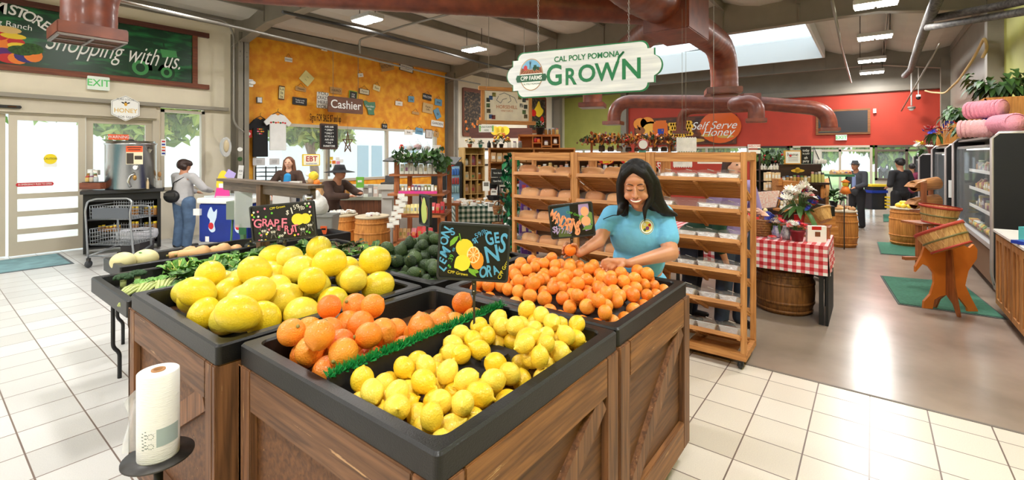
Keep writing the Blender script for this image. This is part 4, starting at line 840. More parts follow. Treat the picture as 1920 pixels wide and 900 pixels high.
# Cashier board and its chains, wall lettering
e,w_,h_ = wbox('cashier_board',616,681,183,212,'brown wooden board lettered Cashier hanging before the orange wall','sign',wood('cashier_wood',(124,78,52),(96,58,40)),off=.5,th=.03); letters([('Cashier',0,.0,h_*.75,0,.95,.003)],WHT,e,y=-.018); e.rotation_euler = (0,R(0),0)
for x_ in (-.36,.36): MB().tube([(x_*w_,0,h_/2),(x_*w_,0,h_/2+(103 if x_ < 0 else 106)/FP*13)],.006,n=5).build('chain',COND,e)
e = thing('wall_lettering','handwritten black words Signs For Sale painted low on the orange wall','lettering',on(611,222,.004)); LT = aty(644,222,YF).x-aty(581,222,YF).x; letters([('Signs FOR SALE $7 and up',0,0,.26,0,LT/3.05,.001)],mat('brown_ink',(70,30,16),.6),e,y=-.002)
# small signs for sale
SGN = [(541,112+0,14,8,'w',['Home'],0,'small white plaque hung by a string, upper left of the wall'),(575,147,21,22,'y',['~','--'],38,'cream square plaque hung as a diamond with a black bird'),(528,174,11,26,'n',['La','la','la'],3,'tall brown framed plaque with cream middle'),
       (564,167,20,8,'t',['Thankful'],5,'tan plaque reading Thankful'),(562,190,27,14,'k',['Today is the','birthday'],2,'black plaque with white writing, left of the Cashier board'),(605,188,22,30,'w',['YOU','CRAZY','HERE','YOU'],1,'white framed plaque touching the Cashier board'),
       (630,170,22,12,'t',['HERD'],1,'tan wooden plaque above the Cashier board'),(662,179,15,17,'c',['my','life'],4,'small chalkboard plaque with lime green edge'),(683,172,19,10,'f',['Farm'],4,'cream plaque with dark edge right of the lime one'),(706,165,13,10,'f2',['Sun'],12,'small cream and yellow plaque'),
       (676,141,10,7,'w',['be'],-12,'tiny white plaque hung on a string above the Cashier board'),(726,124,25,17,'t',['KITCHEN'],-16,'rustic Kitchen plaque tilted near the roof pipe'),(762,128,26,13,'b',['FRESH'],5,'white plaque with blue writing near the roof pipe'),
       (748,194,13,8,'w',['yes'],2,'small white plaque right of the Cashier board'),(771,186,11,11,'s',['pig'],0,'pale blue pig shaped plaque'),(801,182,16,11,'k',['WELCOME'],6,'small black plaque near the right edge of the orange wall'),(802,203,19,18,'t2',['Farm','Life'],6,'tan plaque with dark tree line'),
       (822,192,13,12,'s',['the'],4,'blue plaque at the right edge of the orange wall'),(820,213,10,19,'s',['a'],-28,'tilted blue tag plaque at the right edge of the orange wall'),(820,232,23,11,'w',['GARDEN'],4,'long white plaque over the right window'),(779,212,13,5,'t',['a'],5,'small wooden hanger shaped plaque'),
       (721,237,10,10,'k',['TO'],0,'little dark crate plaque at the window top'),(766,248,15,10,'w',['live'],0,'white plaque before the right window, first of four'),(786,246,14,12,'s',['Love'],6,'blue plaque before the right window, second of four'),(804,251,13,17,'w2',['|'],2,'framed picture plaque before the right window'),(818,252,9,10,'t',['a'],8,'tan plaque before the right window, last of four'),(608,93+0,11,5,'w',['go'],1,'tiny pale plaque highest on the orange wall')]
CS = {'w': (240,236,228),'y': (232,220,150),'n': (226,214,160),'t': (196,150,90),'k': (44,42,44),'c': (50,52,48),'f': (226,214,180),'f2': (240,224,170),'b': (226,222,210),'s': (110,160,190),'t2': (210,176,120),'w2': (210,205,200)}
for px,py,w0,h0,k_,tx,tl,lb in SGN:
    mm = mat('plaque_'+k_,CS[k_],.6); rim = {'n': mat('plaque_brown',(96,62,36),.6),'c': mat('plaque_lime',(150,190,50),.6),'f': mat('plaque_dark',(90,70,50),.6),'b': mat('plaque_dark',(90,70,50),.6),'w2': mat('plaque_brown',(96,62,36),.6)}.get(k_)
    e,w_,h_ = wbox('wall_plaque',px-w0/2,px+w0/2,py-h0/2,py+h0/2,lb,'plaque',mm,off=.03,th=.015,rim=rim,tilt=tl,txt=tx,tm=WHT if k_ in ('k','c') else mat('plaque_ink',(70,60,50),.6),ts=.22 if len(tx) > 1 else .4)
    if h0 < 15 and w0 < 22: 
        s_ = MB(); s_.tube([(-w_*.35,0,h_/2),(0,.01,h_/2+.1),(w_*.35,0,h_/2)],.004,n=4); s_.build('string',BLK,e)
# corset shaped green sign
e,w_,h_ = wbox('green_plaque',682,704,189,215,'green bodice shaped plaque beside the Cashier board','plaque',mat('sage',(86,140,110),.6),off=.03,th=.015,rim=None,pts=[(-.45,.2),(-.5,.45),(-.3,.5),(-.1,.38),(.2,.42),(.45,.45),(.5,.1),(.36,-.2),(.42,-.5),(-.1,-.5),(-.2,-.1)],txt=['Garden','life'],tm=WHT,ts=.16)
# t-shirts on hangers
def tee(px0,px1,py0,py1,m,label,prints,off):
    c = aty((px0+px1)/2,(py0+py1)/2,YF-off); w_ = aty(px1,py0,YF-off).x-aty(px0,py0,YF-off).x; h_ = (py1-py0)/FP*c.dot(Vector((CY,SY,0))); t = thing('tee_shirt',label,'t-shirt',c)
    q = [(-.09,.5),(-.24,.47),(-.5,.27),(-.40,.17),(-.29,.23),(-.30,-.5),(.30,-.5),(.29,.23),(.40,.17),(.5,.27),(.24,.47),(.09,.5),(.0,.455)]
    MB().prism([(x*w_,z*h_) for x,z in q],.035,0,Matrix.Translation((0,-.017,0))).build('shirt',m,t,bevel=.008)
    for i,(x,z,r_,mm) in enumerate(prints): blobs2d([disc(r_*w_,r_*w_*.8,10,x*w_,z*h_)],mm,t,'print',y=-.0175,th=.002)
    b_ = MB(); b_.tube([(-.2*w_,0,.48*h_),(0,0,.56*h_),(.2*w_,0,.48*h_)],.01,n=6); b_.tube([(0,0,.56*h_),(0,0,.62*h_),(.02,0,.65*h_)],.005,n=5); b_.build('hanger',DKM,t); return t
tee(464,512,222,294,mat('black_tee',(26,26,30),.8,var=.2,vs=8),'black tee shirt with vegetable print hanging at the left window edge',[(.0+(i % 4-1.5)*.07,.22-(i // 4)*.06,.035,(RED,YEL,ORG,GRN,PNK)[i % 5]) for i in range(11)],.10)
tee(495,547,214,282,mat('white_tee',(244,244,244),.8,var=.05,vs=6),'white tee shirt with a row of printed vegetables on a hanger',[((i-3)*.085,.26+.01*(i % 2),.04,(RED,GRN,RED,ORG,GRN,RED,RED)[i]) for i in range(7)],.2)
# letter board
e,w_,h_ = wbox('letter_board',600,633,232,280,'dark letter board with white and pink letter rows in the window','letter board',mat('felt',(40,38,40),.9),off=.35,th=.03,rim=mat('walnut',(70,46,34),.6))
letters([(s,0,(3-i)*h_*.125,h_*.10,0,.9,.001) for i,s in enumerate(('AAR AAR','* OPEN *','* DAILY *','10 TO 6 A','AAR AAR','* THE *','FARMSTORE'))],WHT,e,y=-.02)
MB().box((0,.0,-h_/2-.35),(.05,.03,.7)).build('post',GRY,e)
# rustic star
e = thing('twig_star','brown twig star hanging in the cashier window','star',aty(652,268,YF-.15)); m_ = MB(); sp_ = [(.16*math.sin(i*4*PI/5),0,.30*math.cos(i*4*PI/5)) for i in range(6)]
for a,b_ in zip(sp_[:-1],sp_[1:]): m_.tube([a,b_],.014,n=5)
m_.tube([(0,0,.3),(0,0,.55)],.003,n=4); m_.build('twigs',mat('twig',(110,78,54),.8),e)
# EBT sign
e,w_,h_ = wbox('ebt_sign',567,600,289,311,'yellow edged white EBT sign hanging behind the cashier','sign',mat('ebt_white',(250,246,220),.5),off=1.5,th=.02,rim=mat('ebt_edge',(238,206,60),.5)); letters([('EBT',0,h_*.08,h_*.62,0,1,.003)],mat('ebt_red',(176,34,34),.5),e,y=-.016); letters([('ACCEPTED HERE',0,-h_*.32,h_*.13,0,1)],BLU,e,'small_lettering',y=-.016)
for i,(x,y,c) in enumerate(((618,304,YEL),(626,304,ORG),(618,311,GRN),(627,310,WHT),(634,305,PNK),(621,297,YEL),(633,298,WHT),(640,302,WHT))): e = wbox('window_note',x-3.5,x+3.5,y-3,y+3,['yellow','orange','green','white','pink','upper yellow','upper white','far right white'][i]+' paper note stuck on the cashier window','note',c,off=.07,th=.004)
for i,(a,b_,c,d_) in enumerate(((474,497,296,310),(505,524,297,309))): wbox('window_notice',a,b_,c,d_,['left','right'][i]+' grey paper notice low on the cashier window below the tee shirts','notice',mat('notice_grey',(206,204,206),.7),off=.07,th=.004,txt=['xxxx xx','xx xxxx','xxx xx'],tm=GI,ts=.14)
# ---- beyond: posters and the big framed hanging board
FOL = mat('photo_husk',(150,120,84),.6,var=.75,vs=14,col2=(50,38,26)); e,w_,h_ = wbox('corn_poster',868,902,166,256,'framed corn husk poster on the wall left of the white hanging board','poster',FOL,off=.04,th=.05,rim=BRL)
blobs2d([disc(.06,.06,8,x,z) for x,z in ((-.3,-.6),(-.1,-.7),(.1,-.5),(.3,-.65),(.0,-.42),(.25,-.4),(-.35,-.35),(.4,-.2))],ORG,e,'painted_kernels',y=-.028)
e,w_,h_ = wbox('flower_poster',990,1024,180,250,'framed poster of a red and yellow flower on dark ground','poster',mat('photo_dark',(110,96,78),.6,var=.7,vs=10,col2=(40,34,30)),off=.04,th=.05,rim=BRL)
blobs2d([smooth_poly([(-.3,.1),(-.1,.35),(.1,.6),(.25,.35),(.45,.2),(.3,.0),(.05,-.1)],3)],YEL,e,'painted_flower',y=-.028); blobs2d([disc(.2,.15,12,-.3,.05),disc(.15,.2,12,.35,-.25)],RED,e,'painted_petals',y=-.030)
d = 8.6; c = at(950,199,d); t = thing('hanging_board','big wood framed white board with vineyard drawing hung over the shelves','sign',c,CAMZ+R(20)); s_ = d/FP; WF = PIN
w_,h_ = 84*s_*1.05,54*s_
MB().box((0,0,0),(w_,.02,h_)).build('board',mat('board_cream',(232,222,202),.6,var=.12,vs=5),t)
for z,l in ((h_/2+.04,1.13),(-h_/2-.04,1.2)): MB().box((0,-.01,z),(w_*l+.1,.06,.07)).build('frame_rail',WF,t,bevel=.006)
for x in (-1,1): MB().box((x*(w_/2+.03),-.01,0),(.06,.05,h_+.06)).build('frame_side',PIV,t,bevel=.006)
letters([('HORSEHILL',.0,-.02,.09,0,.9,.001),('VINEYARDS',0,-.09,.05,0,.9)],mat('terracotta_ink',(190,120,80),.6),t,y=-.012)
hs = MB(); stroke(hs,[(-.15,.2),(-.05,.24),(.05,.2),(.08,.1),(.02,.06)],.012,-.012); stroke(hs,[(-.16,.18),(-.2,.1),(-.12,.05),(-.08,.12),(0,.14)],.012,-.012); stroke(hs,[(.05,.2),(.15,.16),(.2,.06)],.012,-.012); hs.build('horse_drawing',GI,t)
pc = [(50,54,44),(90,120,60),(120,100,60),(60,110,180),(150,140,60),(180,60,50),(70,70,80),(196,190,180)]
for i,(x,z) in enumerate(((-.35,.1),(-.35,.0),(-.34,-.1),(-.3,-.2),(-.24,.2),(-.25,-.21),(.33,.12),(.28,.02),(.36,.0),(.33,-.1),(.36,-.18),(-.3,.14),(.25,.17),(.38,.16))): MB().box((x*w_/.84,-.0115,z*h_/.53),(.07,.003,.075)).build('photo_print',mat('photo_%d' % (i % 8),pc[i % 8],.5,var=.5,vs=20),t)
for x in (-.4,.4): MB().tube([(x*w_,0,h_/2+.07),(x*w_,0,4.5-c.z)],.004,n=4).build('hang_wire',COND,t)
e = thing('line_sign','white sign with green edges reading Line Forms Here','sign',at(912,241,8.2),CAMZ); s_ = 8.2/FP; MB().box((0,0,0),(28*s_,.01,14*s_)).build('card',WHT,e)
for x in (-1,1): MB().box((x*12*s_,-.006,0),(2.5*s_,.002,11*s_)).build('green_edge',mat('lime',(120,190,70),.5),e)
letters([('LINE FORMS',0,.025,.045,0,.8),('HERE',0,-.03,.045,0,.8)],GRN,e,y=-.0065)
MB().tube([(0,0,7*s_),(0,0,1.0)],.003,n=4).build('hang_wire',COND,e)
# end wall: honey billboard, framed dark panel, exit
def xs(px0,px1,py0,py1,off=.04): a,b_ = atx(px0,py0,X1-off),atx(px1,py1,X1-off); d = X1/dr((px0+px1)/2)[0]; return a.y,b_.y,atx((px0+px1)/2,py1,X1-off).z,atx((px0+px1)/2,py0,X1-off).z
def xsign(name,label,cat,px0,px1,py0,py1,m,rim=None,th=.05,off=.04):
    a,b_,z0,z1 = xs(px0,px1,py0,py1,off); t = thing(name,label,cat,(X1-off,(a+b_)/2,(z0+z1)/2),-PI/2); w_,h_ = a-b_,z1-z0
    MB().box((0,0,0),(w_,th,h_)).build('board',rim or m,t)
    if rim: MB().box((0,-th/2-.002,0),(w_-.14,.004,h_-.12)).build('panel',m,t)
    return t,w_,h_
t,w_,h_ = xsign('honey_billboard','framed honey billboard lettered Self Serve Honey on the red wall','billboard',1190,1381,219,271,mat('honey_photo',(150,72,22),.4,var=.7,vs=2.2,col2=(62,26,10)),rim=mat('board_frame',(90,50,30),.6))
HW,HH = w_,h_
def hp(x,y): return ((x-1048)/(1430*1.0-665)*HW*1.0,0)
def hz(x,y): return ((x-1047)/765*w_*.96,(520-y)/200*h_*.95)
blobs2d([disc(.42,.32,20,*hz(790,500)),disc(.3,.25,16,*hz(700,455)),disc(.3,.25,16,*hz(760,450))],mat('orange_slice',(246,150,30),.4),t,'orange_fruit',y=-.028); blobs2d([disc(.33,.24,20,*hz(790,500))],mat('orange_pulp',(252,190,70),.4),t,'orange_cut',y=-.030)
blobs2d([[hz(*q) for q in ((810,455),(930,455),(935,560),(805,560))],[hz(*q) for q in ((830,435),(920,435),(920,455),(830,455))]],mat('honey_jar',(230,110,20),.3),t,'honey_jar',y=-.032); blobs2d([[hz(*q) for q in ((850,500),(902,500),(902,550),(850,550))]],BLU,t,'jar_label',y=-.034)
hexs = []
for i in range(9):
    for j in range(4):
        x = 950+i*20+(j % 2)*10; y = 470+j*28-(i > 5)*10; hexs.append([(hz(x,y)[0]+.09*math.cos(k*PI/3),hz(x,y)[1]+.09*math.sin(k*PI/3)) for k in range(6)])
blobs2d(hexs,mat('honeycomb',(250,190,50),.4),t,'honeycomb_cells',y=-.029)
blobs2d([disc(.75,.62,24,*hz(1330,500))],mat('honey_glow',(226,96,24),.3),t,'honey_pot',y=-.029); blobs2d([disc(.3,.07,12,*hz(1160,595)),disc(.3,.06,12,*hz(1370,570)),disc(.25,.06,12,*hz(1240,560))],mat('almond',(214,170,80),.5),t,'painted_almonds',y=-.031)
for s_,x,y in (('Self Serve',1280,490),('Honey',1310,540)): text(s_,.42,WHT,t,(hz(x,y)[0],-.036,hz(x,y)[1]),shear=.4,ex=.002)
blobs2d([disc(.22,.16,12,*hz(700,510)),[hz(*q) for q in ((670,470),(680,465),(705,500),(695,508))]],mat('dipper',(150,84,36),.5),t,'honey_dipper',y=-.033)
t,w_,h_ = xsign('blackboard','large dark board in a wooden frame on the red wall','board',1530,1632,205,252,mat('dark_panel',(44,44,46),.6),rim=wood('panel_frame',(150,96,50),(110,66,34)),th=.06)
t,w_,h_ = xsign('exit_sign','green and white exit sign above the far doors','exit sign',1567,1588,253,263,mat('exit_white',(236,246,236),.5),th=.06); letters([('EXIT',0,0,h_*.9,0,.95,.002)],mat('exit_green',(90,205,110),.5),t,y=-.034)
t,w_,h_ = xsign('wall_socket','small white wall light on the red wall right of the dark panel','light',1637,1643,204,212,WHT,th=.1)
# ================================================================ BREAD RACKS
RKX = wood('rack_wood',(208,148,86),(168,108,54)); RKZ = wood('rack_wood_upright',(210,150,88),(170,110,56),ax='z')
SHZ = [1.545,1.295,1.05,.80,.545,.285]; RW,RD,RH,TL = .788,.42,1.765,R(24)
def rack_proto():
    t = thing('bread_rack','x','bread rack',(4.1,3.16,0),-PI/2); p = .042
    for x in (p/2,RW-p/2):
        for y in (p/2,RD-p/2): MB().b((x-p/2,y-p/2,.14),(x+p/2,y+p/2,RH-.0)).build('post',RKZ,t,bevel=.003)
    for y in (-.006,RD-.02): MB().b((p+.001,y,RH-.085),(RW-p-.001,y+.026,RH-.004)).build('top_rail',RKX,t,bevel=.003)
    for x in (0.002,RW-.03): MB().b((x,p+.001,RH-.07),(x+.028,RD-p-.001,RH-.004)).build('top_rail',RKX,t)
    b_ = MB(); b_.b((0,0,.08),(RW,.05,.14)); b_.b((0,RD-.05,.08),(RW,RD,.14)); b_.b((0,.05,.08),(.045,RD-.05,.14)); b_.b((RW-.045,.05,.08),(RW,RD-.05,.14)); b_.b((.3,.05,.085),(RW-.1,RD-.05,.1)); b_.build('base_frame',RKX,t,bevel=.003)
    for z in SHZ:
        s = MB(); M = Matrix.Translation((0,-.012,z)) @ Matrix.Rotation(-TL,4,'X'); n = 15
        for k in range(n): s.box((RW/2,.016+k*(.43/n),-.008),(RW-.06,.017,.015),M=M)
        s.box((RW/2,-.004,-.012),(RW-.088,.014,.034),M=M)
        for x in (.05,RW/2,RW-.05): s.box((x,.21,-.026),(.024,.43,.022),M=M)
        s.box((RW/2,.435,.012),(RW-.09,.014,.05),M=M); s.build('shelf',RKX,t)
    for x in (.05,RW-.05):
        for y in (.05,RD-.05):
            c = MB(); c.box((x,y,.068),(.05,.05,.02)); c.box((x-.02,y,.045),(.006,.03,.05)); c.box((x+.02,y,.045),(.006,.03,.05)); q = c.build('caster',DKM,t)
            MB().lathe([(0,-.013),(.03,-.013),(.034,-.008),(.034,.008),(.03,.013),(0,.013)],(x,y,.034),n=16,M=Matrix.Rotation(PI/2,4,'Y')).build('wheel',BLK,q)
    return t
r0 = rack_proto(); r0['label'] = 'left unit of the three joined wooden bread racks'
for i,l in ((1,'middle unit of the three joined wooden bread racks'),(2,'right unit of the three joined racks, holding foil pans')): dup(r0,(4.1,3.16-i*RW,0),label=l)
BRD = rndmat('bread_crust',[(212,142,76),(190,118,58),(222,160,96),(200,128,66)],.7,spot=(222,176,120),ns=5); CAKE = mat('cake_brown',(140,88,54),.8,var=.3,vs=20); FOIL = mat('foil',(232,233,236),.42,.6,bump=.8,bs=40)
BAG = mat('bread_bag',(240,238,232),.1,alpha=.09,bump=.9,bs=26)
def crinkle(mb_,c,r,seed,amp=.12,tail=0):
    vs,fs = ico(3); rn_ = random.Random(seed); out = []
    for v in vs:
        e = [math.copysign(abs(q) ** .62,q) for q in v]; n_ = noise.noise(Vector(v)*3+Vector((seed,0,0)))*amp+noise.noise(Vector(v)*9+Vector((seed,3,0)))*amp*.5
        k = 1+n_; out.append((c[0]+e[0]*r[0]*k,c[1]+e[1]*r[1]*k,max(c[2]-r[2],c[2]+e[2]*r[2]*k)))
    if tail: 
        out = [(x-(tail*max(0,(-(x-c[0])/r[0])-.75)*4 if x < c[0]-r[0]*.75 else 0),y if x > c[0]-r[0]*.8 else c[1]+(y-c[1])*.6,z) for x,y,z in out]
    mb_.add(out,fs,0,True)
def loaf_proto(seed,L,lbl):
    t = thing('bread_loaf',lbl,'bread',(0,0,0),0,'bagged loaves on the wooden racks'); m_ = MB(); vs,fs = ico(3); o = []
    for v in vs: e = [math.copysign(abs(q) ** .55,q) for q in v]; o.append((e[0]*L/2,e[1]*.055,.055+e[2]*.052*(1+.12*(v[2] > 0)*math.cos(v[0]*2))+(.012 if v[2] > .2 else 0)))
    m_.add(o,fs,0,True); m_.build('loaf',BRD,t); b_ = MB(); crinkle(b_,(-.01,0,.064),(L/2+.02,.064,.063),seed,.10,.05); b_.build('bag',BAG,t); return t
def tin_proto(seed,lbl):
    t = thing('foil_pan',lbl,'foil pan',(0,0,0),0,'bagged foil pans of cake on the right rack'); m_ = MB(); ringmesh(m_,0,0,[(.125,.075,.01,0),(.155,.10,.012,.045),(.168,.112,.014,.048),(.168,.112,.014,.05),(.15,.096,.01,.044)]); m_.build('pan',FOIL,t)
    MB().ell((0,0,.044),(.068,.043,.022)).build('cake',CAKE,t); b_ = MB(); crinkle(b_,(.005,0,.045),(.098,.066,.044),seed,.14); b_.build('bag',BAG,t); MB().box((.01,-.02,.092),(.05,.03,.002),r=(.2,.15,.2)).build('price_label',WHT,t); return t
LL = 'bagged bread loaf lying on the sloping rack shelves'; TLb = 'bagged foil pan of cake on the right rack'
lp = [loaf_proto(1,.25,LL),loaf_proto(5,.21,LL),loaf_proto(9,.23,LL)]; tp = [tin_proto(3,TLb),tin_proto(8,TLb)]
used = {}
def put(proto,u_,si,v_=.13,rz=0,sc=1,rw=0):
    """u_ along the racks from the left end, v_ into the shelf"""
    z = SHZ[si]-math.sin(TL)*v_+.004; loc = Vector((4.1-.012+math.cos(TL)*v_,3.16-u_,z)); rot = (Matrix.Rotation(-PI/2,4,'Z') @ Matrix.Rotation(-TL,4,'X') @ Matrix.Rotation(rz,4,'Z')).to_euler()
    if proto.name not in used: used[proto.name] = 1; proto.location = loc; proto.rotation_euler = rot; proto.scale = (sc,)*3
    else: dup(proto,loc,rot,(sc,)*3)
rq = random.Random(21)
for unit in (0,1):
    for si in range(6):
        if unit == 1 and si > 3: us = (.25,.55)
        else: us = (.15,.39,.63) if si % 2 == 0 else (.17,.42,.65)
        for u_ in us: put(lp[rq.randrange(3)],unit*RW+u_+rq.uniform(-.01,.01),si,.10+rq.uniform(0,.03),rq.uniform(-.06,.06),rq.uniform(.9,1.0))
for si in range(6):
    for u_ in ((.12,.3,.47,.65) if si != 1 else (.1,.47,.65)): put(tp[rq.randrange(2)],2*RW+u_+rq.uniform(-.012,.012),si,.095+rq.uniform(-.01,.02),rq.uniform(-.2,.2),rq.uniform(1.0,1.1))
# ================================================================ GREENS AND MELON TABLES
TZ = .80
def ftable(x0,x1,y0,y1,z,label):
    t = thing('folding_table',label,'table',((x0+x1)/2,(y0+y1)/2,0)); hx,hy = (x1-x0)/2,(y1-y0)/2; MB().box((0,0,z-.02),(x1-x0,y1-y0,.035)).build('tabletop',mat('table_grey',(190,190,190),.5),t,bevel=.008)
    for sx_ in (-1,1):
        for sy_ in (-1,1): MB().tube(fillet([(sx_*(hx-.03),sy_*(hy-.05),z-.04),(sx_*(hx-.03),sy_*(hy-.05),.25),(sx_*(hx-.07),sy_*(hy-.05),.2),(sx_*(hx-.07),sy_*(hy-.05),0)],.06,5),.014,n=10).build('leg',BLK,t)
    return t
ftable(.95,2.9,3.82,4.70,TZ-.115,'folding table under the greens tray'); ftable(1.15,3.2,5.02,5.5,TZ-.115,'folding table under the honeydew and squash tray')
def r_v(x,y): return TZ-.10
tray(.87,2.95,3.80,4.76,TZ,'black tray of leafy greens and celery behind the grapefruit',skirt=.11,deep=.10); tray(1.10,3.3,5.0,5.55,TZ,'black tray of honeydew melons and squash',skirt=.11,deep=.09)
HDM = mat('honeydew_skin',(222,214,160),.45,var=.08,vs=6); ms = atz(252,478,TZ)
for i,(px,w_,l) in enumerate(((231,41,'plain pale honeydew melon, left of the pair'),(273,43,'pale honeydew melon with a green sticker'))):
    c = aty(px,480,5.26); c.z = TZ-.09+.082; t = thing('honeydew_melon',l,'melon',c,CAMZ); r_ = w_/FP*4.27/2; MB().ell((0,0,0),(r_,r_*.88,.083),sub=4).build('flesh',HDM,t); MB().lathe([(0,.002),(.006,0),(0,-.004)],(r_*.98,0,0),n=8,M=Matrix.Rotation(PI/2,4,'Y')).build('stem_scar',STM,t)
    if i: MB().ell((0,-.058,.060),(.017,.006,.013),rot=(.6,0,0)).build('sticker',mat('melon_sticker',(70,150,60),.4),t)
BTM = mat('butternut_skin',(222,172,116),.5,var=.08,vs=8)
def squash(x,y,rz,l,s=1):
    c = MB(); prof = [(0,-.085),(.03,-.082),(.055,-.06),(.062,-.03),(.055,.0),(.038,.03),(.032,.07),(.034,.11),(.028,.135),(0,.14)]; t = thing('butternut_squash',l,'squash',(x,y,TZ-.09+.062*s),rot=Euler((PI/2,0,rz))); t.scale = (s,)*3
    c.lathe(prof,n=24).build('flesh',BTM,t); MB().cyl((0,0,.138),.009,.02,n=8).build('stem',STM,t); return t
for px,rz,l,s in ((350,-.7,'tan butternut squash, leftmost, bulb end showing',1.05),(372,-1.1,'long tan butternut squash lying in front of the leftmost one',1.2),(412,-.9,'tan butternut squash in the middle of the row',1.15),(438,-1.2,'smaller tan butternut squash by the greens',.9),(398,-.6,'yellowish squash peeking behind the butternuts',.8)):
    c = aty(px,470,5.22+(.1 if px in (350,398) else -.05)); squash(c.x,c.y,CAMZ+rz,l,s)
WMM = mat('melon_dark',(38,54,34),.35,var=.5,vs=16)
for i,px in enumerate((470,492,512,530,548,568,585)):
    c = aty(px,455,5.2+(i % 3)*.07); t = thing('dark_squash','small dark green round squash in a row behind the greens','squash',(c.x,c.y,TZ-.09+.055),i,'dark round squash behind the greens'); MB().lathe(egg(.062,.055,dent=.008),n=20).build('flesh',WMM,t); MB().cyl((0,0,.045),.008,.02,n=7).build('stem',STM,t)
    if i % 2 == 0: MB().ell((-.035,-.04,.015),(.013,.012,.012)).build('sticker',YEL,t)
def leafmesh(mb_,base,dirv,L,w_,curl,mi,rn_,nseg=6,ruffle=.0):
    d_ = Vector(dirv).normalized(); side = d_.cross(Vector((0,0,1))).normalized() if abs(d_.z) < .95 else Vector((1,0,0)); up = side.cross(d_); P = []
    for i in range(nseg+1):
        t = i/nseg; c = Vector(base)+d_*L*t+Vector((0,0,-curl*L*t*t)); ww = w_*math.sin(PI*min(1,.12+t*.9)) ** .7
        for s_ in (-1,-.5,0,.5,1): P.append(c+side*s_*ww*(1+rn_.uniform(-.15,.15))+up*(abs(s_)*ww*.35+(rn_.uniform(-ruffle,ruffle) if abs(s_) > .4 else 0)))
    mb_.add(P,[(i*5+j,i*5+j+1,i*5+j+6,i*5+j+5) for i in range(nseg) for j in range(4)],mi,True)
KALE = [mat('kale_green',(86,134,60),.55,var=.4,vs=26),mat('kale_pale',(150,180,96),.55)]; CHAR = [mat('chard_green',(112,170,64),.5,var=.3,vs=20),mat('chard_yellow',(214,206,110),.5)]; REDL = [mat('red_lettuce',(84,62,40),.6,var=.5,vs=22,col2=(64,92,40)),mat('red_lettuce_rib',(130,70,60),.6)]
def bunch(name,label,cat,x,y,z,n,L,w_,mats,seed,spread=1,ruffle=.02,rz=0,group=None,stalk=True,lean=(0,0)):
    t = thing(name,label,cat,(x,y,z),rz,group); rn_ = random.Random(seed); m_ = MB(); s_ = MB()
    for k in range(n):
        a = rn_.uniform(0,2*PI); el = rn_.uniform(.25,1.15); dv = Vector((math.cos(a)*math.cos(el)*spread+lean[0],math.sin(a)*math.cos(el)*spread+lean[1],math.sin(el))); l = L*rn_.uniform(.7,1.1)
        b0 = Vector((rn_.uniform(-.03,.03),rn_.uniform(-.03,.03),0)); leafmesh(m_,b0+dv*l*.25,dv,l,w_*rn_.uniform(.7,1.1),.35,0,rn_,ruffle=ruffle); s_.tube([b0,b0+dv*l*.8],.004,n=5)
    m_.build('leaves',mats,t)
    if stalk: s_.build('stalks',mats[1],t)
    return t
rg = random.Random(4); kinds = [('kale_bunch','dark curly kale bunch in the greens tray','kale',KALE),('chard_bunch','bright green chard bunch in the greens tray','chard',CHAR),('lettuce_head','dark red leaf lettuce head at the right of the greens tray','lettuce',REDL)]
for i in range(34):
    fx_,fy_ = (i % 12)/11,(i // 12)/2; x = 1.42+fx_*1.42+rg.uniform(-.03,.03); y = 3.95+fy_*.62+rg.uniform(-.04,.04); k = 2 if (x > 2.5 and rg.random() < .7) else (0 if rg.random() < .6 else 1)
    nm,lb,ct,mm = kinds[k]; bunch(nm,lb,ct,x,y,TZ-.08,16,.18,.052,mm,i,group=['curly kale bunches','chard bunches','red leaf lettuce'][k])
CEL = mat('celery',(196,208,130),.45,var=.15,vs=8,stretch=(1,8,8))
for i in range(6):
    t = thing('celery_bunch','pale celery bunch lying in the front corner of the greens tray','celery',(1.0+(i % 3)*.10 ,4.0+(i // 3)*.28,TZ-.06+(i // 3)*.0),R(25)+i*.15,'celery bunches'); m_ = MB(); rr = random.Random(i)
    for k in range(7): yy = (k-3)*.014; m_.tube([(-.14,yy*.6,.0+(k % 2)*.012),(.0,yy,.02+(k % 2)*.014),(.15,yy*1.5,.02)],[.009,.011,.007],n=6)
    m_.build('stalks',CEL,t); l = MB(); 
    for k in range(14): leafmesh(l,(.14+rr.uniform(0,.04),rr.uniform(-.05,.05),.02),(1,rr.uniform(-.8,.8),rr.uniform(0,.8)),.07,.02,.3,0,rr,3,.006)
    l.build('leaves',CHAR[0],t)
for i in range(3):
    t = thing('kohlrabi','pale kohlrabi bulb among the celery','kohlrabi',(1.22+i*.09,3.92+(i % 2)*.1,TZ-.045),i,'kohlrabi bulbs'); MB().ell((0,0,0),(.042,.042,.036),sub=3).build('bulb',CEL,t); s_ = MB()
    for k in range(5): a = k*1.3; s_.tube([(0,0,.02),(math.cos(a)*.05,math.sin(a)*.05,.07)],.004,n=5)
    s_.build('stems',CHAR[0],t)
for i,(x,y) in enumerate(((1.02,4.55),(1.12,4.6))):
    t = thing('broccoli_head',['dark broccoli crown at the far left corner of the greens tray','dark broccoli crown, right one of the pair'][i],'broccoli',(x,y,TZ-.09)); MB().cyl((0,0,0),.02,.07,n=10).build('stalk',CEL,t); m_ = MB(); rr = random.Random(i)
    for k in range(60): a,q = rr.uniform(0,6.28),math.sqrt(rr.random()); m_.ell((math.cos(a)*q*.055,math.sin(a)*q*.055,.075+.035*math.sqrt(1-q*q*.9)),.014,sub=1)
    m_.build('florets',mat('broccoli_green',(52,84,50),.8,bump=1,bs=200),t)
CR = mat('radish_red',(206,40,36),.4)
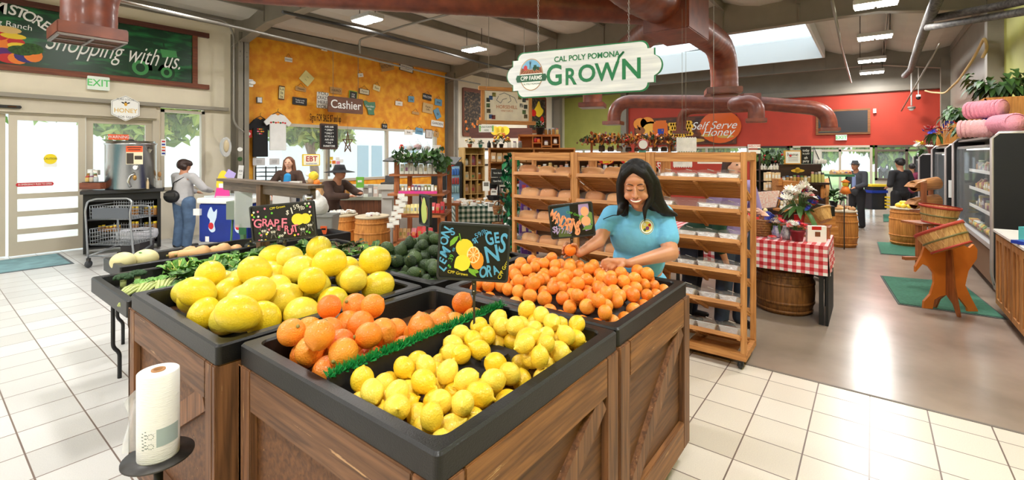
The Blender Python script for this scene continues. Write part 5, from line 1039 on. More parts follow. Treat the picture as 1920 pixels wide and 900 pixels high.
for i in range(8): o = MB().ell((0,0,0),(.013,.013,.05),sub=2).build('red_pepper',CR); tag(o,'small red chili pepper tucked among the kale','pepper','red chilies among the kale'); o.location = (1.75+i*.06+rg.uniform(-.02,.02),4.1+rg.uniform(-.1,.15),TZ+.03+rg.uniform(-.02,.02)); o.rotation_euler = (rg.uniform(0,3),rg.uniform(0,3),0)
# T post with beam, spool and price list
px_,py_ = 2.20,4.86; BAR = wood('barn_wood',(112,92,72),(78,62,48)); BAZ = wood('barn_wood_upright',(122,92,62),(86,62,42),ax='z'); t = thing('bag_post','rough wooden post and crossbeam rising behind the grapefruit sign','post',(px_,py_,0)); MB().box((0,0,.72),(.095,.095,1.44)).build('post',BAZ,t,bevel=.004)
MB().box((0,-.02,1.395),(.05,1.86,.10)).build('beam',wood('barn_beam',(110,92,74),(74,62,50),ax='y'),t,bevel=.004); MB().box((0,-.02,1.458),(.15,1.95,.028)).build('cap_board',wood('barn_beam',(110,92,74),(74,62,50),ax='y'),t)
e = thing('spool_bracket','chrome bag bracket fixed to the right end of the wooden beam','bracket',(px_-.05,py_-.95,1.36)); MB().lathe([(0,-.03),(.035,-.03),(.035,.03),(0,.03)],n=16,M=Matrix.Rotation(PI/2,4,'Y')).build('spool',CHR,e); MB().tube([(0,0,0),(0,-.03,-.05),(.0,.02,-.1)],.008,n=6).build('arm',DKM,e)
MGR = mat('menu_green',(44,110,74),.5); e = thing('price_list','green printed price list in a clear sleeve hanging under the beam','price list',at(457,392,5.0),CAMZ-.15); s_ = 5.0/FP
MB().box((0,0,0),(34*s_,.006,62*s_)).build('sheet',MGR,e); MB().box((0,-.006,-.003),(38*s_,.002,68*s_)).build('sleeve',CLR,e)
letters([('%s ea' % q,8*s_,(22-i*8)*s_,.03,0,.8) for i,q in enumerate(('2.99','2.29','1.99','2.29','2.49','1.29'))],WHT,e,y=-.0045)
e = thing('price_card','small green card hanging below the green price list','card',at(455,430,5.0),CAMZ-.1); MB().box((0,0,0),(15*s_,.006,20*s_)).build('sheet',MGR,e); MB().tube([(0,0,10*s_),(0,0,20*s_)],.002,n=4).build('string',WHT,e)
# ================================================================ GENERIC SHOP GOODS
GOOD = rndmat('goods_print',[(232,226,214),(196,60,50),(60,110,160),(240,196,70),(236,236,232),(90,140,80),(220,130,60),(120,70,130),(240,240,236),(60,50,48)],.45)
BAGM = rndmat('snack_bag',[(190,30,36),(206,44,40),(170,24,34)],.3); WGB = rndmat('white_bag',[(238,236,230),(228,224,216),(244,242,238)],.5); PUR = rndmat('purple_bag',[(76,50,120),(96,60,140),(60,44,100)],.35); TAN = rndmat('tan_goods',[(206,160,104),(180,128,76),(222,186,136)],.55)
JARM = rndmat('jar_fill',[(196,140,60),(150,90,40),(220,190,110),(120,60,40),(230,222,200),(130,160,190)],.25)
_pro = {}
def pouch_mesh(w_,d_,h_,top=.25):
    m_ = MB(); x,y = w_/2,d_/2; m_.add([(-x,-y,0),(x,-y,0),(x,y,0),(-x,y,0),(-x*1.05,-y*.9,h_*.5),(x*1.05,-y*.9,h_*.5),(x*1.05,y*.9,h_*.5),(-x*1.05,y*.9,h_*.5),(-x*.95,-y*top*.3,h_),(x*.95,-y*top*.3,h_),(x*.95,y*top*.3,h_),(-x*.95,y*top*.3,h_)],
             [(3,2,1,0),(0,1,5,4),(1,2,6,5),(2,3,7,6),(3,0,4,7),(4,5,9,8),(5,6,10,9),(6,7,11,10),(7,4,8,11),(8,9,10,11)]); return m_
def good(kind,loc,rz,w_,d_,h_,label,cat,group,mm=None):
    """kind: box pouch jar bottle can; small far things with a cap or label part"""
    key = (kind,mm.name if mm else '')
    if key not in _pro:
        t = thing({'box': 'carton','pouch': 'snack_pouch','jar': 'jar','bottle': 'bottle','can': 'drink_can'}[kind],label,cat,loc,rz,group)
        if kind == 'box': MB().box((0,0,.5),(1,1,1)).build('body',mm or GOOD,t); MB().box((0,-.505,.55),(.7,.02,.4)).build('label',WHT,t)
        elif kind == 'pouch': pouch_mesh(1,1,1).build('body',mm or WGB,t); MB().box((0,-.46,.45),(.6,.1,.35)).build('label',GOOD,t)
        elif kind == 'jar': MB().lathe([(0,0),(.45,0),(.5,.06),(.5,.68),(.36,.8),(0,.8)],n=14).build('body',mm or JARM,t); MB().lathe([(0,.8),(.4,.8),(.4,1),(0,1)],n=14).build('lid',YEL if mm is not None and mm.name == 'honey_fill' else GOOD,t)
        elif kind == 'bottle': MB().lathe([(0,0),(.5,0),(.5,.6),(.2,.78),(.17,.93),(0,.93)],n=12).build('body',mm or GOOD,t); MB().lathe([(0,.93),(.2,.93),(.2,1),(0,1)],n=10).build('cap',WHT,t)
        else: MB().lathe([(0,0),(.42,0),(.5,.06),(.5,.92),(.42,1),(0,1)],n=12).build('body',mm or GOOD,t); MB().lathe([(0,1),(.4,1),(.4,1.01),(0,1.01)],n=10).build('lid',CHR,t)
        _pro[key] = t
    else: t = dup(_pro[key],loc,(0,0,rz),None,label,group); t['category'] = cat; t.name = _pro[key].name.split('.')[0]
    t.location = loc; t.rotation_euler = (0,0,rz); t.scale = (w_,d_,h_); return t
def row(kind,px0,px1,pyb,hpx,n,d,label,cat,group,mm=None,wf=.8,jit=.15,seed=1,dp=.06,rz=CAMZ,zfix=None):
    rr = random.Random(seed*77+int(px0)); s_ = d/FP; st = (px1-px0)/n
    for i in range(n):
        p = at(px0+(i+.5)*st,pyb,d)
        if zfix is not None: p.z = zfix
        h_ = hpx*s_*rr.uniform(1-jit,1+jit*.3); w_ = st*s_*wf; good(kind,p,rz+rr.uniform(-.12,.12),w_,min(dp,w_) if kind in ('jar','bottle','can') else dp,h_,label,cat,group,mm) if kind not in ('jar','bottle','can') else good(kind,p,0,w_,w_,h_,label,cat,group,mm)
class Loc:
    """a thing facing the camera at depth d: pixel coordinates to its local frame"""
    def __init__(s,name,label,cat,px,d,rz=0,group=None,z=0):
        s.d = d; s.s = d/FP; s.px = px; s.k = math.cos(rz)-(px-960)/FP*math.sin(rz); v = at(px,0,d); s.o = Vector((v.x,v.y,z)); s.t = thing(name,label,cat,s.o,CAMZ+rz,group)
    def x(s,px): return (px-s.px)*s.s/s.k
    def z(s,py): return CH-(py-YH)*s.s-s.o.z
    def bx(s,px0,px1,py0,py1,y0,y1,name,m,bevel=0): return MB().b((s.x(px0),y0,s.z(py1)),(s.x(px1),y1,s.z(py0))).build(name,m,s.t,bevel=bevel)
# ================================================================ ENTRANCE SIDE
t = thing('entrance_mat','faded teal mat on the tiles inside the sliding doors','mat',(.6,10.7,0)); MB().b((-2.2,-.62,.0),(1.0,.55,.012)).build('pile',mat('teal_mat',(120,158,162),.9,var=.25,vs=5),t); MB().b((-2.25,-.66,.0),(1.04,.59,.006)).build('border',mat('mat_edge',(90,96,100),.8),t)
b = Loc('honey_bench','black honey counter with shelves of jars beside the doors','counter',232,8.45,rz=R(40))
b.bx(155,308,354,360,-.30,.35,'countertop',mat('bench_top',(50,50,54),.3),.005); b.bx(160,302,360,374,-.22,.3,'apron',BLK); b.bx(160,165,374,466,-.22,.3,'side_panel',BLK); b.bx(296,303,374,466,-.22,.3,'side_panel',BLK)
b.bx(165,296,374,455,.26,.3,'back_panel',mat('dark_back',(40,36,36),.6))
for y in (405,434,456): b.bx(165,296,y,y+3,-.2,.26,'shelf',BLK)
b.bx(262,266,374,456,-.22,.26,'divider',BLK)
HF = mat('honey_fill',(150,104,56),.25)
for (a,c_,y,n) in ((270,295,405,3),(246,261,405,2),(270,295,434,3),(246,261,434,2),(184,226,434,6)): row('jar',a,c_,y,19 if a > 230 else 12,n,{270: 8.64,246: 8.48,184: 8.26}[a],'honey jar with yellow lid on the black counter shelf','jar','honey jars in the black counter',HF,.9)
tk = Loc('steel_tank','tall stainless steel honey tank standing on the black counter','tank',246,8.5,z=CH-(354-YH)/FP*8.45); STL = mat('brushed_steel',(190,190,188),.22,1,bump=.1,bs=200,stretch=(1,1,.05))
r_ = 38*tk.s; H_ = tk.z(268); MB().lathe([(0,0),(r_*.97,0),(r_,.02),(r_,H_-.04),(r_*1.03,H_-.035),(r_*1.03,H_-.01),(r_*.96,H_),(r_*.95,H_+.03),(0,H_+.035)],n=48).build('shell',STL,tk.t); MB().ell((0,0,H_+.04),(.05,.05,.03)).build('lid_knob',BLK,tk.t)
MB().box((r_*1.05,-.05,H_-.14),(.07,.05,.06),r=(0,.5,0)).build('handle',STL,tk.t)
lb = Loc('tank_notice','orange topped ingredient notice stuck on the steel tank','notice',255,8.45-.36,z=0); lb.bx(240,271,274,308,-.04,-.035,'sheet',mat('notice_cream',(236,224,190),.6)); lb.bx(240,271,274,285,-.042,-.04,'orange_band',mat('warn_orange',(236,110,60),.5)); lb.bx(241,254,287,307,-.042,-.04,'dark_block',mat('dk_brown',(70,60,50),.6)); lb.bx(256,270,292,299,-.042,-.04,'dark_block',mat('dk_brown',(70,60,50),.6))
lb.bx(242,269,276,277.5,-.043,-.042,'text_line',BLK); lb.bx(244,267,280,281.5,-.043,-.042,'text_line',BLK)
gg = Loc('pressure_gauge','small round dial gauge on the steel tank','gauge',257,8.45-.37,z=0); MB().lathe([(0,0),(.045,0),(.045,.03),(.04,.034),(0,.034)],(0,-.01,gg.z(314)),n=20,M=Matrix.Rotation(PI/2,4,'X')).build('case',CHR,gg.t); MB().lathe([(0,.035),(.038,.035)],(0,-.01,gg.z(314)),n=20,M=Matrix.Rotation(PI/2,4,'X')).build('dial',WHT,gg.t)
vv = Loc('tank_valve','brass tap and hose fitting low on the steel tank','valve',250,8.45-.40,z=0); MB().tube([(0,.03,vv.z(325)),(-.03,-.03,vv.z(330)),(-.06,-.04,vv.z(340)),(-.01,-.05,vv.z(350))],.022,n=10).build('pipe',STL,vv.t); MB().ell((.04,-.02,vv.z(333)),(.03,.03,.05)).build('tap',mat('brass',(180,140,80),.3,.8),vv.t)
BZ = CH-(354-YH)/FP*8.45+.001; row('bottle',258,280,350,20,4,8.42,'thin honey filler bottle in front of the tank','bottle','filler bottles by the tank',mat('filler_fill',(214,190,150),.3),.7,zfix=BZ)
bx_ = Loc('wooden_tray','red brown wooden box holding honey jars on the counter end','box',179,8.18,z=CH-(354-YH)/FP*8.45); bx_.bx(160,199,342,354,-.12,.12,'box',wood('crate_red',(150,84,56),(116,62,40)),.005); bx_.bx(163,196,341,343,-.1,.1,'inside',BLK)
row('jar',160,184,341,11,3,8.12,'small honey jar on the wooden box, upper counter end','jar','sample jars on the wooden box',JARM,.9); row('jar',162,182,336,13,3,8.22,'small honey jar on the wooden box, upper counter end','jar','sample jars on the wooden box',JARM,.9)
row('box',166,186,328,10,2,8.45,'small card sign box at the counter end','box','card boxes at the counter end',None,.9); row('box',199,207,352,14,1,8.3,'red box beside the wooden jar box','box',None,mat('red_box',(200,50,40),.5),.9,zfix=BZ)
row('box',285,302,352,14,2,8.7,'white sampling box beside the steel tank','box','white boxes by the tank',WGB,.9,zfix=BZ)
sp = Loc('wooden_spoons','pair of wooden spoons standing up beside the tank','spoons',293,8.72,z=0)
for x in (-.04,.06): o = MB(); o.ell((x,0,sp.z(327)),(.035,.012,.055)); o.tube([(x,0,sp.z(333)),(.01,0,sp.z(350))],.008,n=6); o.build('spoon',TAN,sp.t)
# shopping cart
ct = Loc('shopping_cart','two tier grey wire shopping cart parked by the honey counter','cart',203,7.15); MET = mat('cart_metal',(172,176,180),.3,.8)
def pnt(px,py,y): return (ct.x(px),y,ct.z(py))
Wd = .46
for nm,pts in (('frame',[pnt(166,500,0),pnt(160,395,0),pnt(164,378,0),pnt(180,373,0),pnt(240,372,0),pnt(248,378,0),pnt(243,400,0),pnt(252,495,0)]),('frame',[pnt(176,470,Wd),pnt(172,392,Wd),pnt(236,392,Wd),pnt(240,470,Wd)])): MB().tube(fillet(pts,.04,4),.014,n=8).build(nm,MET,ct.t)
def basket(y0,y1,zt,zb,nm):
    w_ = MB(); L0,L1 = ct.x(166),ct.x(244)
    for k in range(17): x = L0+(L1-L0)*k/16; w_.tube([(x,0.02,ct.z(zt)),(x,.03,ct.z(zb)),(x,Wd,ct.z(zb)+.02),(x,Wd,ct.z(zt)+.03)],.0035,n=4)
    for k in range(5): z = ct.z(zb)+(ct.z(zt)-ct.z(zb))*k/4; w_.tube([(L0,.02,z),(L1,.02,z),(L1,Wd,z),(L0,Wd,z),(L0,.02,z)],.004,n=4)
    for k in range(8): y = .03+(Wd-.03)*k/7; w_.tube([(L0,y,ct.z(zb)),(L1,y,ct.z(zb))],.003,n=4)
    w_.build(nm,MET,ct.t)
basket(0,1,386,412,'upper_basket'); basket(0,1,430,460,'lower_basket'); MB().b((ct.x(172),.0,ct.z(410)),(ct.x(240),.02,ct.z(390))).build('child_flap',mat('flap_grey',(90,96,104),.5),ct.t)
for px,y in ((166,0),(250,0),(176,Wd),(240,Wd)):
    q = MB().box((ct.x(px),y,.12),(.04,.04,.06)).build('caster',DKM,ct.t); MB().lathe([(0,-.014),(.055,-.014),(.06,0),(.055,.014),(0,.014)],(ct.x(px),y,.06),n=16,M=Matrix.Rotation(PI/2,4,'Y')).build('wheel',mat('wheel_grey',(60,62,66),.5),q)
MB().tube([pnt(166,480,0),pnt(252,480,0)],.012,n=6).tube([pnt(166,480,0),(ct.x(176),Wd,ct.z(470))],.012,n=6).tube([pnt(252,480,0),(ct.x(240),Wd,ct.z(470))],.012,n=6).build('base_rails',MET,ct.t)
tb = Loc('trash_bin','dark bin with a clear bag liner under the honey counter','bin',258,8.0); MB().lathe([(0,0),(.21,0),(.25,tb.z(434)),(.24,tb.z(434)),(.2,.02),(0,.02)],n=4,ph=PI/4,smooth=False).build('bin',mat('bin_dark',(58,54,56),.6),tb.t)
MB().lathe([(.27,tb.z(446)),(.29,tb.z(440)),(.28,tb.z(432)),(.24,tb.z(430)),(.22,tb.z(445))],n=24).build('liner',mat('liner',(224,224,230),.3,alpha=.7,bump=.8,bs=20),tb.t)
# ice cream cooler
cl = Loc('ice_cream_cooler','blue ice cream freezer chest with white lid','freezer',415,8.1,rz=R(-8)); cl.bx(372,462,382,455,0,.62,'cabinet',mat('freezer_blue',(22,52,150),.35,var=.2,vs=3),.02); cl.bx(369,464,372,382,-.02,.64,'lid_frame',WHT,.015); cl.bx(378,455,368,373,.05,.58,'glass_lid',mat('lid_glass',(220,230,236),.1,alpha=.6))
for x in (398,447): blobs2d([smooth_poly([(cl.x(x+a*1.0),cl.z(y)) for a,y in ((-7,396),(-2,388),(3,398),(9,392),(8,408),(4,420),(6,432),(-1,436),(-7,428),(-4,414),(-9,406))],3)],mat('logo_ice',(206,226,244),.5),cl.t,'logo_swirl',y=-.003); 
for x in (396,446): blobs2d([disc(.05,.06,14,cl.x(x),cl.z(424))],mat('logo_red',(206,40,50),.5),cl.t,'logo_dot',y=-.005)
cl.bx(385,392,444,454,-.004,0,'sticker',WHT); cl.bx(366,378,392,404,-.05,.0,'paper_tag',WHT)
pk = Loc('pink_display','pink and yellow card display standing on the freezer','display',418,8.2,z=CH-(370-YH)/FP*8.2); blobs2d([[(pk.x(a),pk.z(y)) for a,y in ((404,370),(408,352),(430,352),(432,370))]],mat('magenta',(226,60,150),.5),pk.t,'base_card',th=.02); blobs2d([smooth_poly([(pk.x(a),pk.z(y)) for a,y in ((408,352),(409,335),(417,320),(426,324),(430,340),(428,352))],3)],YEL,pk.t,'yellow_card',th=.012)
blobs2d([[(pk.x(a),pk.z(y)) for a,y in ((422,330),(430,317),(444,325),(438,340))]],mat('lilac',(176,160,220),.5),pk.t,'lilac_flag',y=-.02,th=.006); blobs2d([[(pk.x(a),pk.z(y)) for a,y in ((412,356),(424,356),(424,344),(412,344))]],WHT,pk.t,'white_card',y=-.022,th=.004)
gb = Loc('green_stand','grey green newspaper box on a green leg beside the freezer','stand',438,6.4); gb.bx(424,452,378,412,0,.2,'box',mat('greygreen',(120,132,118),.5)); gb.bx(446,453,412,520,.05,.12,'leg',mat('leg_green',(70,110,70),.5)); MB().tube([(gb.x(428),.1,gb.z(412)),(gb.x(420),.1,0)],.014,n=6).build('leg',mat('leg_green',(70,110,70),.5),gb.t); MB().b((gb.x(440),.0,0),(gb.x(456),.2,.02)).build('foot',BLK,gb.t)
# ================================================================ CASHIER AREA
CWD = wood('counter_wood',(128,76,44),(88,50,30),ax='z')
cc = Loc('checkout_counter','dark wood panelled checkout counter with pale top','counter',648,8.3); cc.bx(572,717,375,474,0,.55,'body',CWD); cc.bx(568,720,369,375,-.04,.6,'countertop',mat('counter_top',(168,172,156),.4),.005)
c2 = Loc('back_counter','grey back counter under the window behind the cashier','counter',560,10.5); c2.bx(474,830,352,434,0,.5,'body',mat('back_counter',(168,158,148),.5)); c2.bx(472,832,348,352,-.04,.52,'countertop',mat('counter_top',(168,172,156),.4))
ltr = Loc('letter_tray','black wire letter trays stacked behind the cashier','letter tray',503,9.8,z=CH-(350-YH)/FP*9.8)
for y in (314,322,330,338,346): ltr.bx(483,522,y,y+1.2,-.1,.15,'tray',BLK)
for x in (483,502,521): ltr.bx(x,x+1.5,312,350,-.1,-.08,'upright',BLK)
rgm = mat('register_grey',(206,204,198),.5)
rg1 = Loc('cash_register','pale cash register with dark screen right of the cashier','cash register',722,8.0,z=0); rg1.bx(708,738,346,356,0,.35,'drawer',rgm,.005); rg1.bx(712,738,343,347,.05,.3,'keyboard',DKM); MB().box((rg1.x(726),.22,rg1.z(337)),(.19,.02,.12),r=(-.3,0,0)).build('screen',BLK,rg1.t); MB().b((rg1.x(724),.22,rg1.z(345)),(rg1.x(728),.26,rg1.z(338))).build('stand',DKM,rg1.t)
rg1.bx(714,736,356,372,.05,.3,'plinth',mat('plinth_grey',(196,194,190),.5)); rg1.bx(712,732,372,474,.1,.3,'cabinet',mat('plinth_grey',(196,194,190),.5))
pt = Loc('receipt_screen','dark red framed tablet stand on the counter before the cashier','screen',530,8.3,z=0); pt.bx(512,542,342,346,0,.2,'tray',RED); pt.bx(511,543,346,382,.0,.25,'plinth',mat('plinth_grey',(196,194,190),.5)); pt.bx(543,562,340,352,.0,.1,'printer',rgm); pt.bx(511,543,382,474,.02,.25,'cabinet',CWD)
for i,(a,b_,c_,k_,l) in enumerate(((640,656,369,'jar','glass goods jar on the checkout counter'),(660,672,369,'bottle','bottle on the checkout counter'),(690,710,369,'box','small carton on the checkout counter'))): row(k_,a,b_,c_,22,2,8.35,l,k_,'goods on the counter, '+k_,None,.85)
gc = Loc('green_flyer_stand','green and white flyer stand on the checkout counter','stand',673,8.25,z=CH-(369-YH)/FP*8.25); gc.bx(667,681,332,352,.02,.05,'flyer',mat('lime',(120,190,70),.5)); gc.bx(668,680,352,369,.0,.05,'holder',WHT); gc.bx(670,678,338,342,.015,.02,'flyer_text',WHT)
sf_ = Loc('plush_toy','small brown and yellow plush toy on the counter behind the customer','plush toy',588,8.5,z=0)
for (x,y,r1,m_) in ((588,330,.09,YEL),(584,338,.07,TAN),(594,342,.06,ORG),(578,326,.05,WHT)): MB().ell((sf_.x(x),0,sf_.z(y)),(r1,r1*.8,r1)).build('fur_patch',m_,sf_.t)
sf_.bx(570,604,348,369,-.05,.1,'basket',TAN)
def barrel(name,label,px,d,r_,h_,z=0,m=None,topm=None,fillm=None,group=None,rim=True):
    t = thing(name,label,'barrel',fl(px,d,z)); m = m or wood('barrel_wood',(216,146,68),(180,112,46),ax='z'); n = 28
    MB().lathe([(0,0),(r_*.86,0),(r_*.97,h_*.25),(r_,h_*.5),(r_*.97,h_*.75),(r_*.88,h_*.97),(r_*.88,h_),(0,h_)],n=n).build('staves',m,t)
    for f in (.08,.28,.72,.9): MB().lathe([(r_*(.9+.11*math.sin(PI*f))-.004,h_*f-.014),(r_*(.9+.11*math.sin(PI*f))+.004,h_*f-.014),(r_*(.9+.11*math.sin(PI*f))+.004,h_*f+.014),(r_*(.9+.11*math.sin(PI*f))-.004,h_*f+.014)],n=n).build('hoop',topm if topm else m,t)
    if rim: MB().lathe([(r_*.93,h_-.01),(r_*.95,h_),(r_*.95,h_+.015),(r_*.84,h_+.02),(r_*.8,h_+.005),(0,h_+.004)],n=n).build('rim',mat('barrel_rim',(206,190,160),.6),t)
    return t
barrel('barrel','honey coloured wooden barrel full of packets, left of two by the counter',643,7.25,.235,.80); barrel('barrel','honey coloured wooden barrel with open top, right of two by the counter',698,7.05,.265,.80)
def heap(name,label,cat,group,px,d,z,rad,n,mm,sz,seed):
    rr = random.Random(seed)
    for k in range(n): a,q = rr.uniform(0,6.28),math.sqrt(rr.random())*rad; c = fl(px,d,z); good('pouch',(c.x+math.cos(a)*q,c.y+math.sin(a)*q,z+.01+(1-q/rad)*.03+k*.0006),rr.uniform(0,6),sz,sz*.6,sz*.5,label,cat,group,mm)
heap('packet','small wrapped packet heaped in the left barrel','packet','packets in the barrel',643,7.25,.81,.17,26,WGB,.07,2); heap('packet','white wrapped packet in the open right barrel','packet','packets in the right barrel',698,7.05,.80,.12,8,WGB,.07,3)
gbx = Loc('grey_bin','grey plastic bin with an orange sticker behind the grapefruit sign','bin',606,5.9); m_ = MB(); ringmesh(m_,gbx.x(606),.12,[(.2,.2,.02,gbx.z(448)),(.24,.26,.02,gbx.z(408)),(.26,.28,.02,gbx.z(407)),(.26,.28,.02,gbx.z(403)),(.23,.25,.02,gbx.z(404)),(.19,.2,.02,gbx.z(440))]); m_.build('bin',mat('bin_grey',(150,150,146),.6),gbx.t); gbx.bx(601,613,424,439,-.006,.0,'sticker',mat('sticker_orange',(236,100,50),.5)); gbx.bx(603,611,428,431,-.008,-.005,'sticker_text',BLK); gbx.bx(596,616,448,531,.04,.2,'plinth',BLK)
wbg = blob('plastic_bag',[('e',(0,0,0),(.10,.07,.13)),('e',(-.04,0,.10),(.05,.04,.10)),('e',(.05,0,-.04),(.07,.05,.08))],mat('bag_white',(236,236,236),.4,bump=.8,bs=30),None,.014,3,at(600,385,5.95)); tag(wbg,'white plastic bag standing in the grey bin','bag')
# centre display of snacks
cs = Loc('snack_display','stepped wooden snack display with a dark little roof','display shelf',790,6.25); DW = wood('display_wood',(184,110,62),(140,78,42)); DWZ = wood('display_wood_upright',(184,110,62),(140,78,42),ax='z')
for a,y0,y1,yt in ((739,.0,.04,297),(820,.0,.04,300),(748,.5,.54,297),(828,.5,.54,300)): cs.bx(a,a+9,yt,0,y0,y1,'post',DWZ) if False else MB().b((cs.x(a),y0,0),(cs.x(a+9),y1,cs.z(yt))).build('post',DWZ,cs.t)
for a,b_,y,y0 in ((731,833,326,-.05),(731,835,362,-.12),(745,838,400,-.22),(745,838,447,-.22)): cs.bx(a,b_,y,y+4,y0,.5,'shelf',DW)
MB().box((cs.x(790),.2,cs.z(299)),(.95,.7,.015),r=(.12,.05,0)).build('roof',mat('roof_dark',(66,66,64),.6),cs.t); cs.bx(745,752,400,500,-.22,-.17,'leg',DWZ); cs.bx(831,838,400,500,-.22,-.17,'leg',DWZ)
row('pouch',750,820,326,20,8,6.2,'white windowed snack bag on the top step of the snack display','snack bag','bags on the top step',WGB,.85,dp=.05); row('box',752,820,361,14,11,6.15,'upright chocolate bar on the second step of the snack display','chocolate bar','bars on the second step',GOOD,.8,dp=.012)
MB().b((cs.x(751),-.115,cs.z(362)),(cs.x(822),-.11,cs.z(357))).build('pink_liner',mat('magenta',(226,60,150),.5),cs.t)
row('pouch',756,790,400,17,5,6.05,'white and yellow snack bag on the third step','snack bag','white bags on the third step',mat('white_yellow',(238,220,150),.5),.9,dp=.05); row('pouch',792,834,399,20,5,6.1,'red snack bag on the third step of the snack display','snack bag','red bags on the third step',BAGM,.9,dp=.06)
row('pouch',772,812,446,22,4,6.1,'red snack bag on the bottom step of the snack display','snack bag','red bags on the bottom step',BAGM,.95,dp=.07); row('pouch',748,770,446,20,3,6.1,'tan snack pouch on the bottom step of the snack display','snack bag','tan pouches on the bottom step',TAN,.9,dp=.05)
for k in range(11): p = at(752-k*2.0+(k % 2)*8,372+k*5.5,5.95); good('box',p,CAMZ+.2,.085,.006,.06,'white packet clipped to the hanging strip beside the snack display','packet','packets on the hanging strip',WGB)
stp = Loc('clip_strip','hanging clip strip beside the snack display','strip',746,5.98,z=0); MB().tube([(stp.x(752),0.02,stp.z(362)),(stp.x(738),.02,stp.z(432))],.006,n=5).build('strip',CHR,stp.t)
def garland(name,label,pts,d,m,n=160,sz=.035,seed=1,flowers=None,rad=.05,cat='garland'):
    P = [at(x,y,d) for x,y in pts]; t = thing(name,label,cat,P[0]); rr = random.Random(seed); m_ = MB(); O = P[0]; s2 = MB(); s2.tube([p-O for p in P],.006,n=5); s2.build('vine',mat('vine_brown',(90,70,44),.8),t)
    for k in range(n):
        i = rr.randrange(len(P)-1); c = P[i].lerp(P[i+1],rr.random())-O+Vector((rr.gauss(0,rad),rr.gauss(0,rad),rr.gauss(0,rad*.8))); s = sz*rr.uniform(.6,1.3); E_ = Euler((rr.uniform(0,6),rr.uniform(0,6),0)).to_matrix().to_4x4()
        m_.add([(-s,0,0),(-s*.3,-s*.6,s*.12),(s,0,0),(-s*.3,s*.6,s*.12)],[(0,1,2),(0,2,3)],rr.randrange(len(m)),False,Matrix.Translation(c) @ E_)
    m_.build('leaves',m,t)
    if flowers:
        f = MB()
        for k in range(flowers[1]): i = rr.randrange(len(P)-1); c = P[i].lerp(P[i+1],rr.random())-O+Vector((rr.gauss(0,rad),rr.gauss(0,rad),rr.gauss(0,rad*.7))); f.ell(c,flowers[2],rr.randrange(len(flowers[0])),sub=1)
        f.build('blossoms',flowers[0],t)
    return t
IVY = [mat('ivy_dark',(44,72,40),.55),mat('ivy_mid',(70,108,52),.55)]
garland('ivy_garland','green ivy garland over the dark roof of the snack display',[(745,290),(770,296),(800,293),(824,288),(830,305),(828,318)],6.05,IVY,260,.045,2)
def apoth(px,d,py,r_,label,fillc,knob=True):
    q = Loc('candy_jar',label,'jar',px,d,z=CH-(py-YH)/FP*d); rr_ = r_*q.s; MB().lathe([(0,0),(rr_*.6,.0),(rr_*.2,rr_*.3),(rr_*.9,rr_*.8),(rr_,rr_*1.5),(rr_*.7,rr_*2.1)],n=20).build('glass',CLR,q.t); MB().ell((0,0,rr_*1.3),(rr_*.85,rr_*.85,rr_*.6)).build('candy',fillc,q.t); MB().lathe([(0,rr_*3.1),(rr_*.15,rr_*2.9),(rr_*.1,rr_*2.6),(rr_*.75,rr_*2.15)],n=16).build('lid',CLR,q.t)
shp = Loc('white_riser','white cloth riser with candy jars above the snack display','riser',785,6.45,z=0); shp.bx(745,828,287,296,-.02,.3,'board',WHT); shp.bx(750,754,296,305,0.1,.2,'foot',WHT); shp.bx(818,822,296,305,0.1,.2,'foot',WHT)
apoth(768,6.45,287,7,'glass candy jar, left of the three on the white riser',mat('c_grey',(170,160,150),.5)); apoth(783,6.45,287,9,'tall glass candy jar with red candy in the middle of the riser',mat('c_red',(170,80,80),.5)); apoth(801,6.45,287,7,'glass candy jar, right of the three on the white riser',mat('c_brown',(140,120,110),.5))
q = Loc('gumball_jar','little gumball machine with red lid at the riser left end','gumball jar',753,6.45,z=CH-(287-YH)/FP*6.45); MB().lathe([(0,0),(.035,0),(.03,.04),(0,.04)],n=12).build('base',WHT,q.t); MB().ell((0,0,.07),.038).build('globe',mat('gumballs',(224,190,170),.4,var=.6,vs=60,col2=(180,60,50)),q.t); MB().ell((0,0,.108),(.025,.025,.012)).build('lid',RED,q.t)
q = Loc('small_terrarium','small brass framed glass case at the riser right end','glass case',818,6.45,z=CH-(287-YH)/FP*6.45); q.bx(811,826,272,287,-.04,.04,'glass',CLR); q.bx(812,825,280,287,-.03,.03,'filling',TAN)
# drinks fridge
fd = Loc('drinks_fridge','black glass fronted drinks fridge behind the snack display','fridge',838,9.2); fd.bx(808,866,304,460,.02,.6,'case',BLK,.01); fd.bx(836,863,311,398,.0,.02,'interior_panel',mat('fridge_inside',(150,196,226),.3)); fd.bx(833,866,303,311,-.02,.02,'door_frame',BLK); fd.bx(862,866,311,440,-.02,.02,'door_frame',BLK); fd.bx(833,837,311,440,-.02,.02,'door_frame',BLK)  # inside of the fridge is a flat panel in even pale blue
for y in (328,345,361,380): fd.bx(837,862,y,y+1,-.0,.0+.001,'shelf',WHT)
for y,c,l in ((328,mat('blue_bottle',(60,110,190),.3),'blue water bottle on the top shelf of the drinks fridge'),(345,mat('red_can',(170,60,60),.3),'red and white can on the second shelf of the drinks fridge'),(361,mat('green_can',(140,170,170),.3),'pale can on the third shelf of the drinks fridge')): row('can',838,861,y,12,5,9.13,l,'drink',l,c,.85)
lamp_ = Loc('fridge_badge','red badge on the top of the drinks fridge door','badge',848,9.17,z=0); MB().ell((0,0,lamp_.z(309)),(.05,.006,.03)).build('badge',RED,lamp_.t)
bt = Loc('side_table','small wooden side table with boxes in front of the drinks fridge','table',845,7.4); bt.bx(828,860,381,386,0,.4,'tabletop',DW); 
for x in (829,854): bt.bx(x,x+5,386,480,0.0,.04,'leg',DWZ)
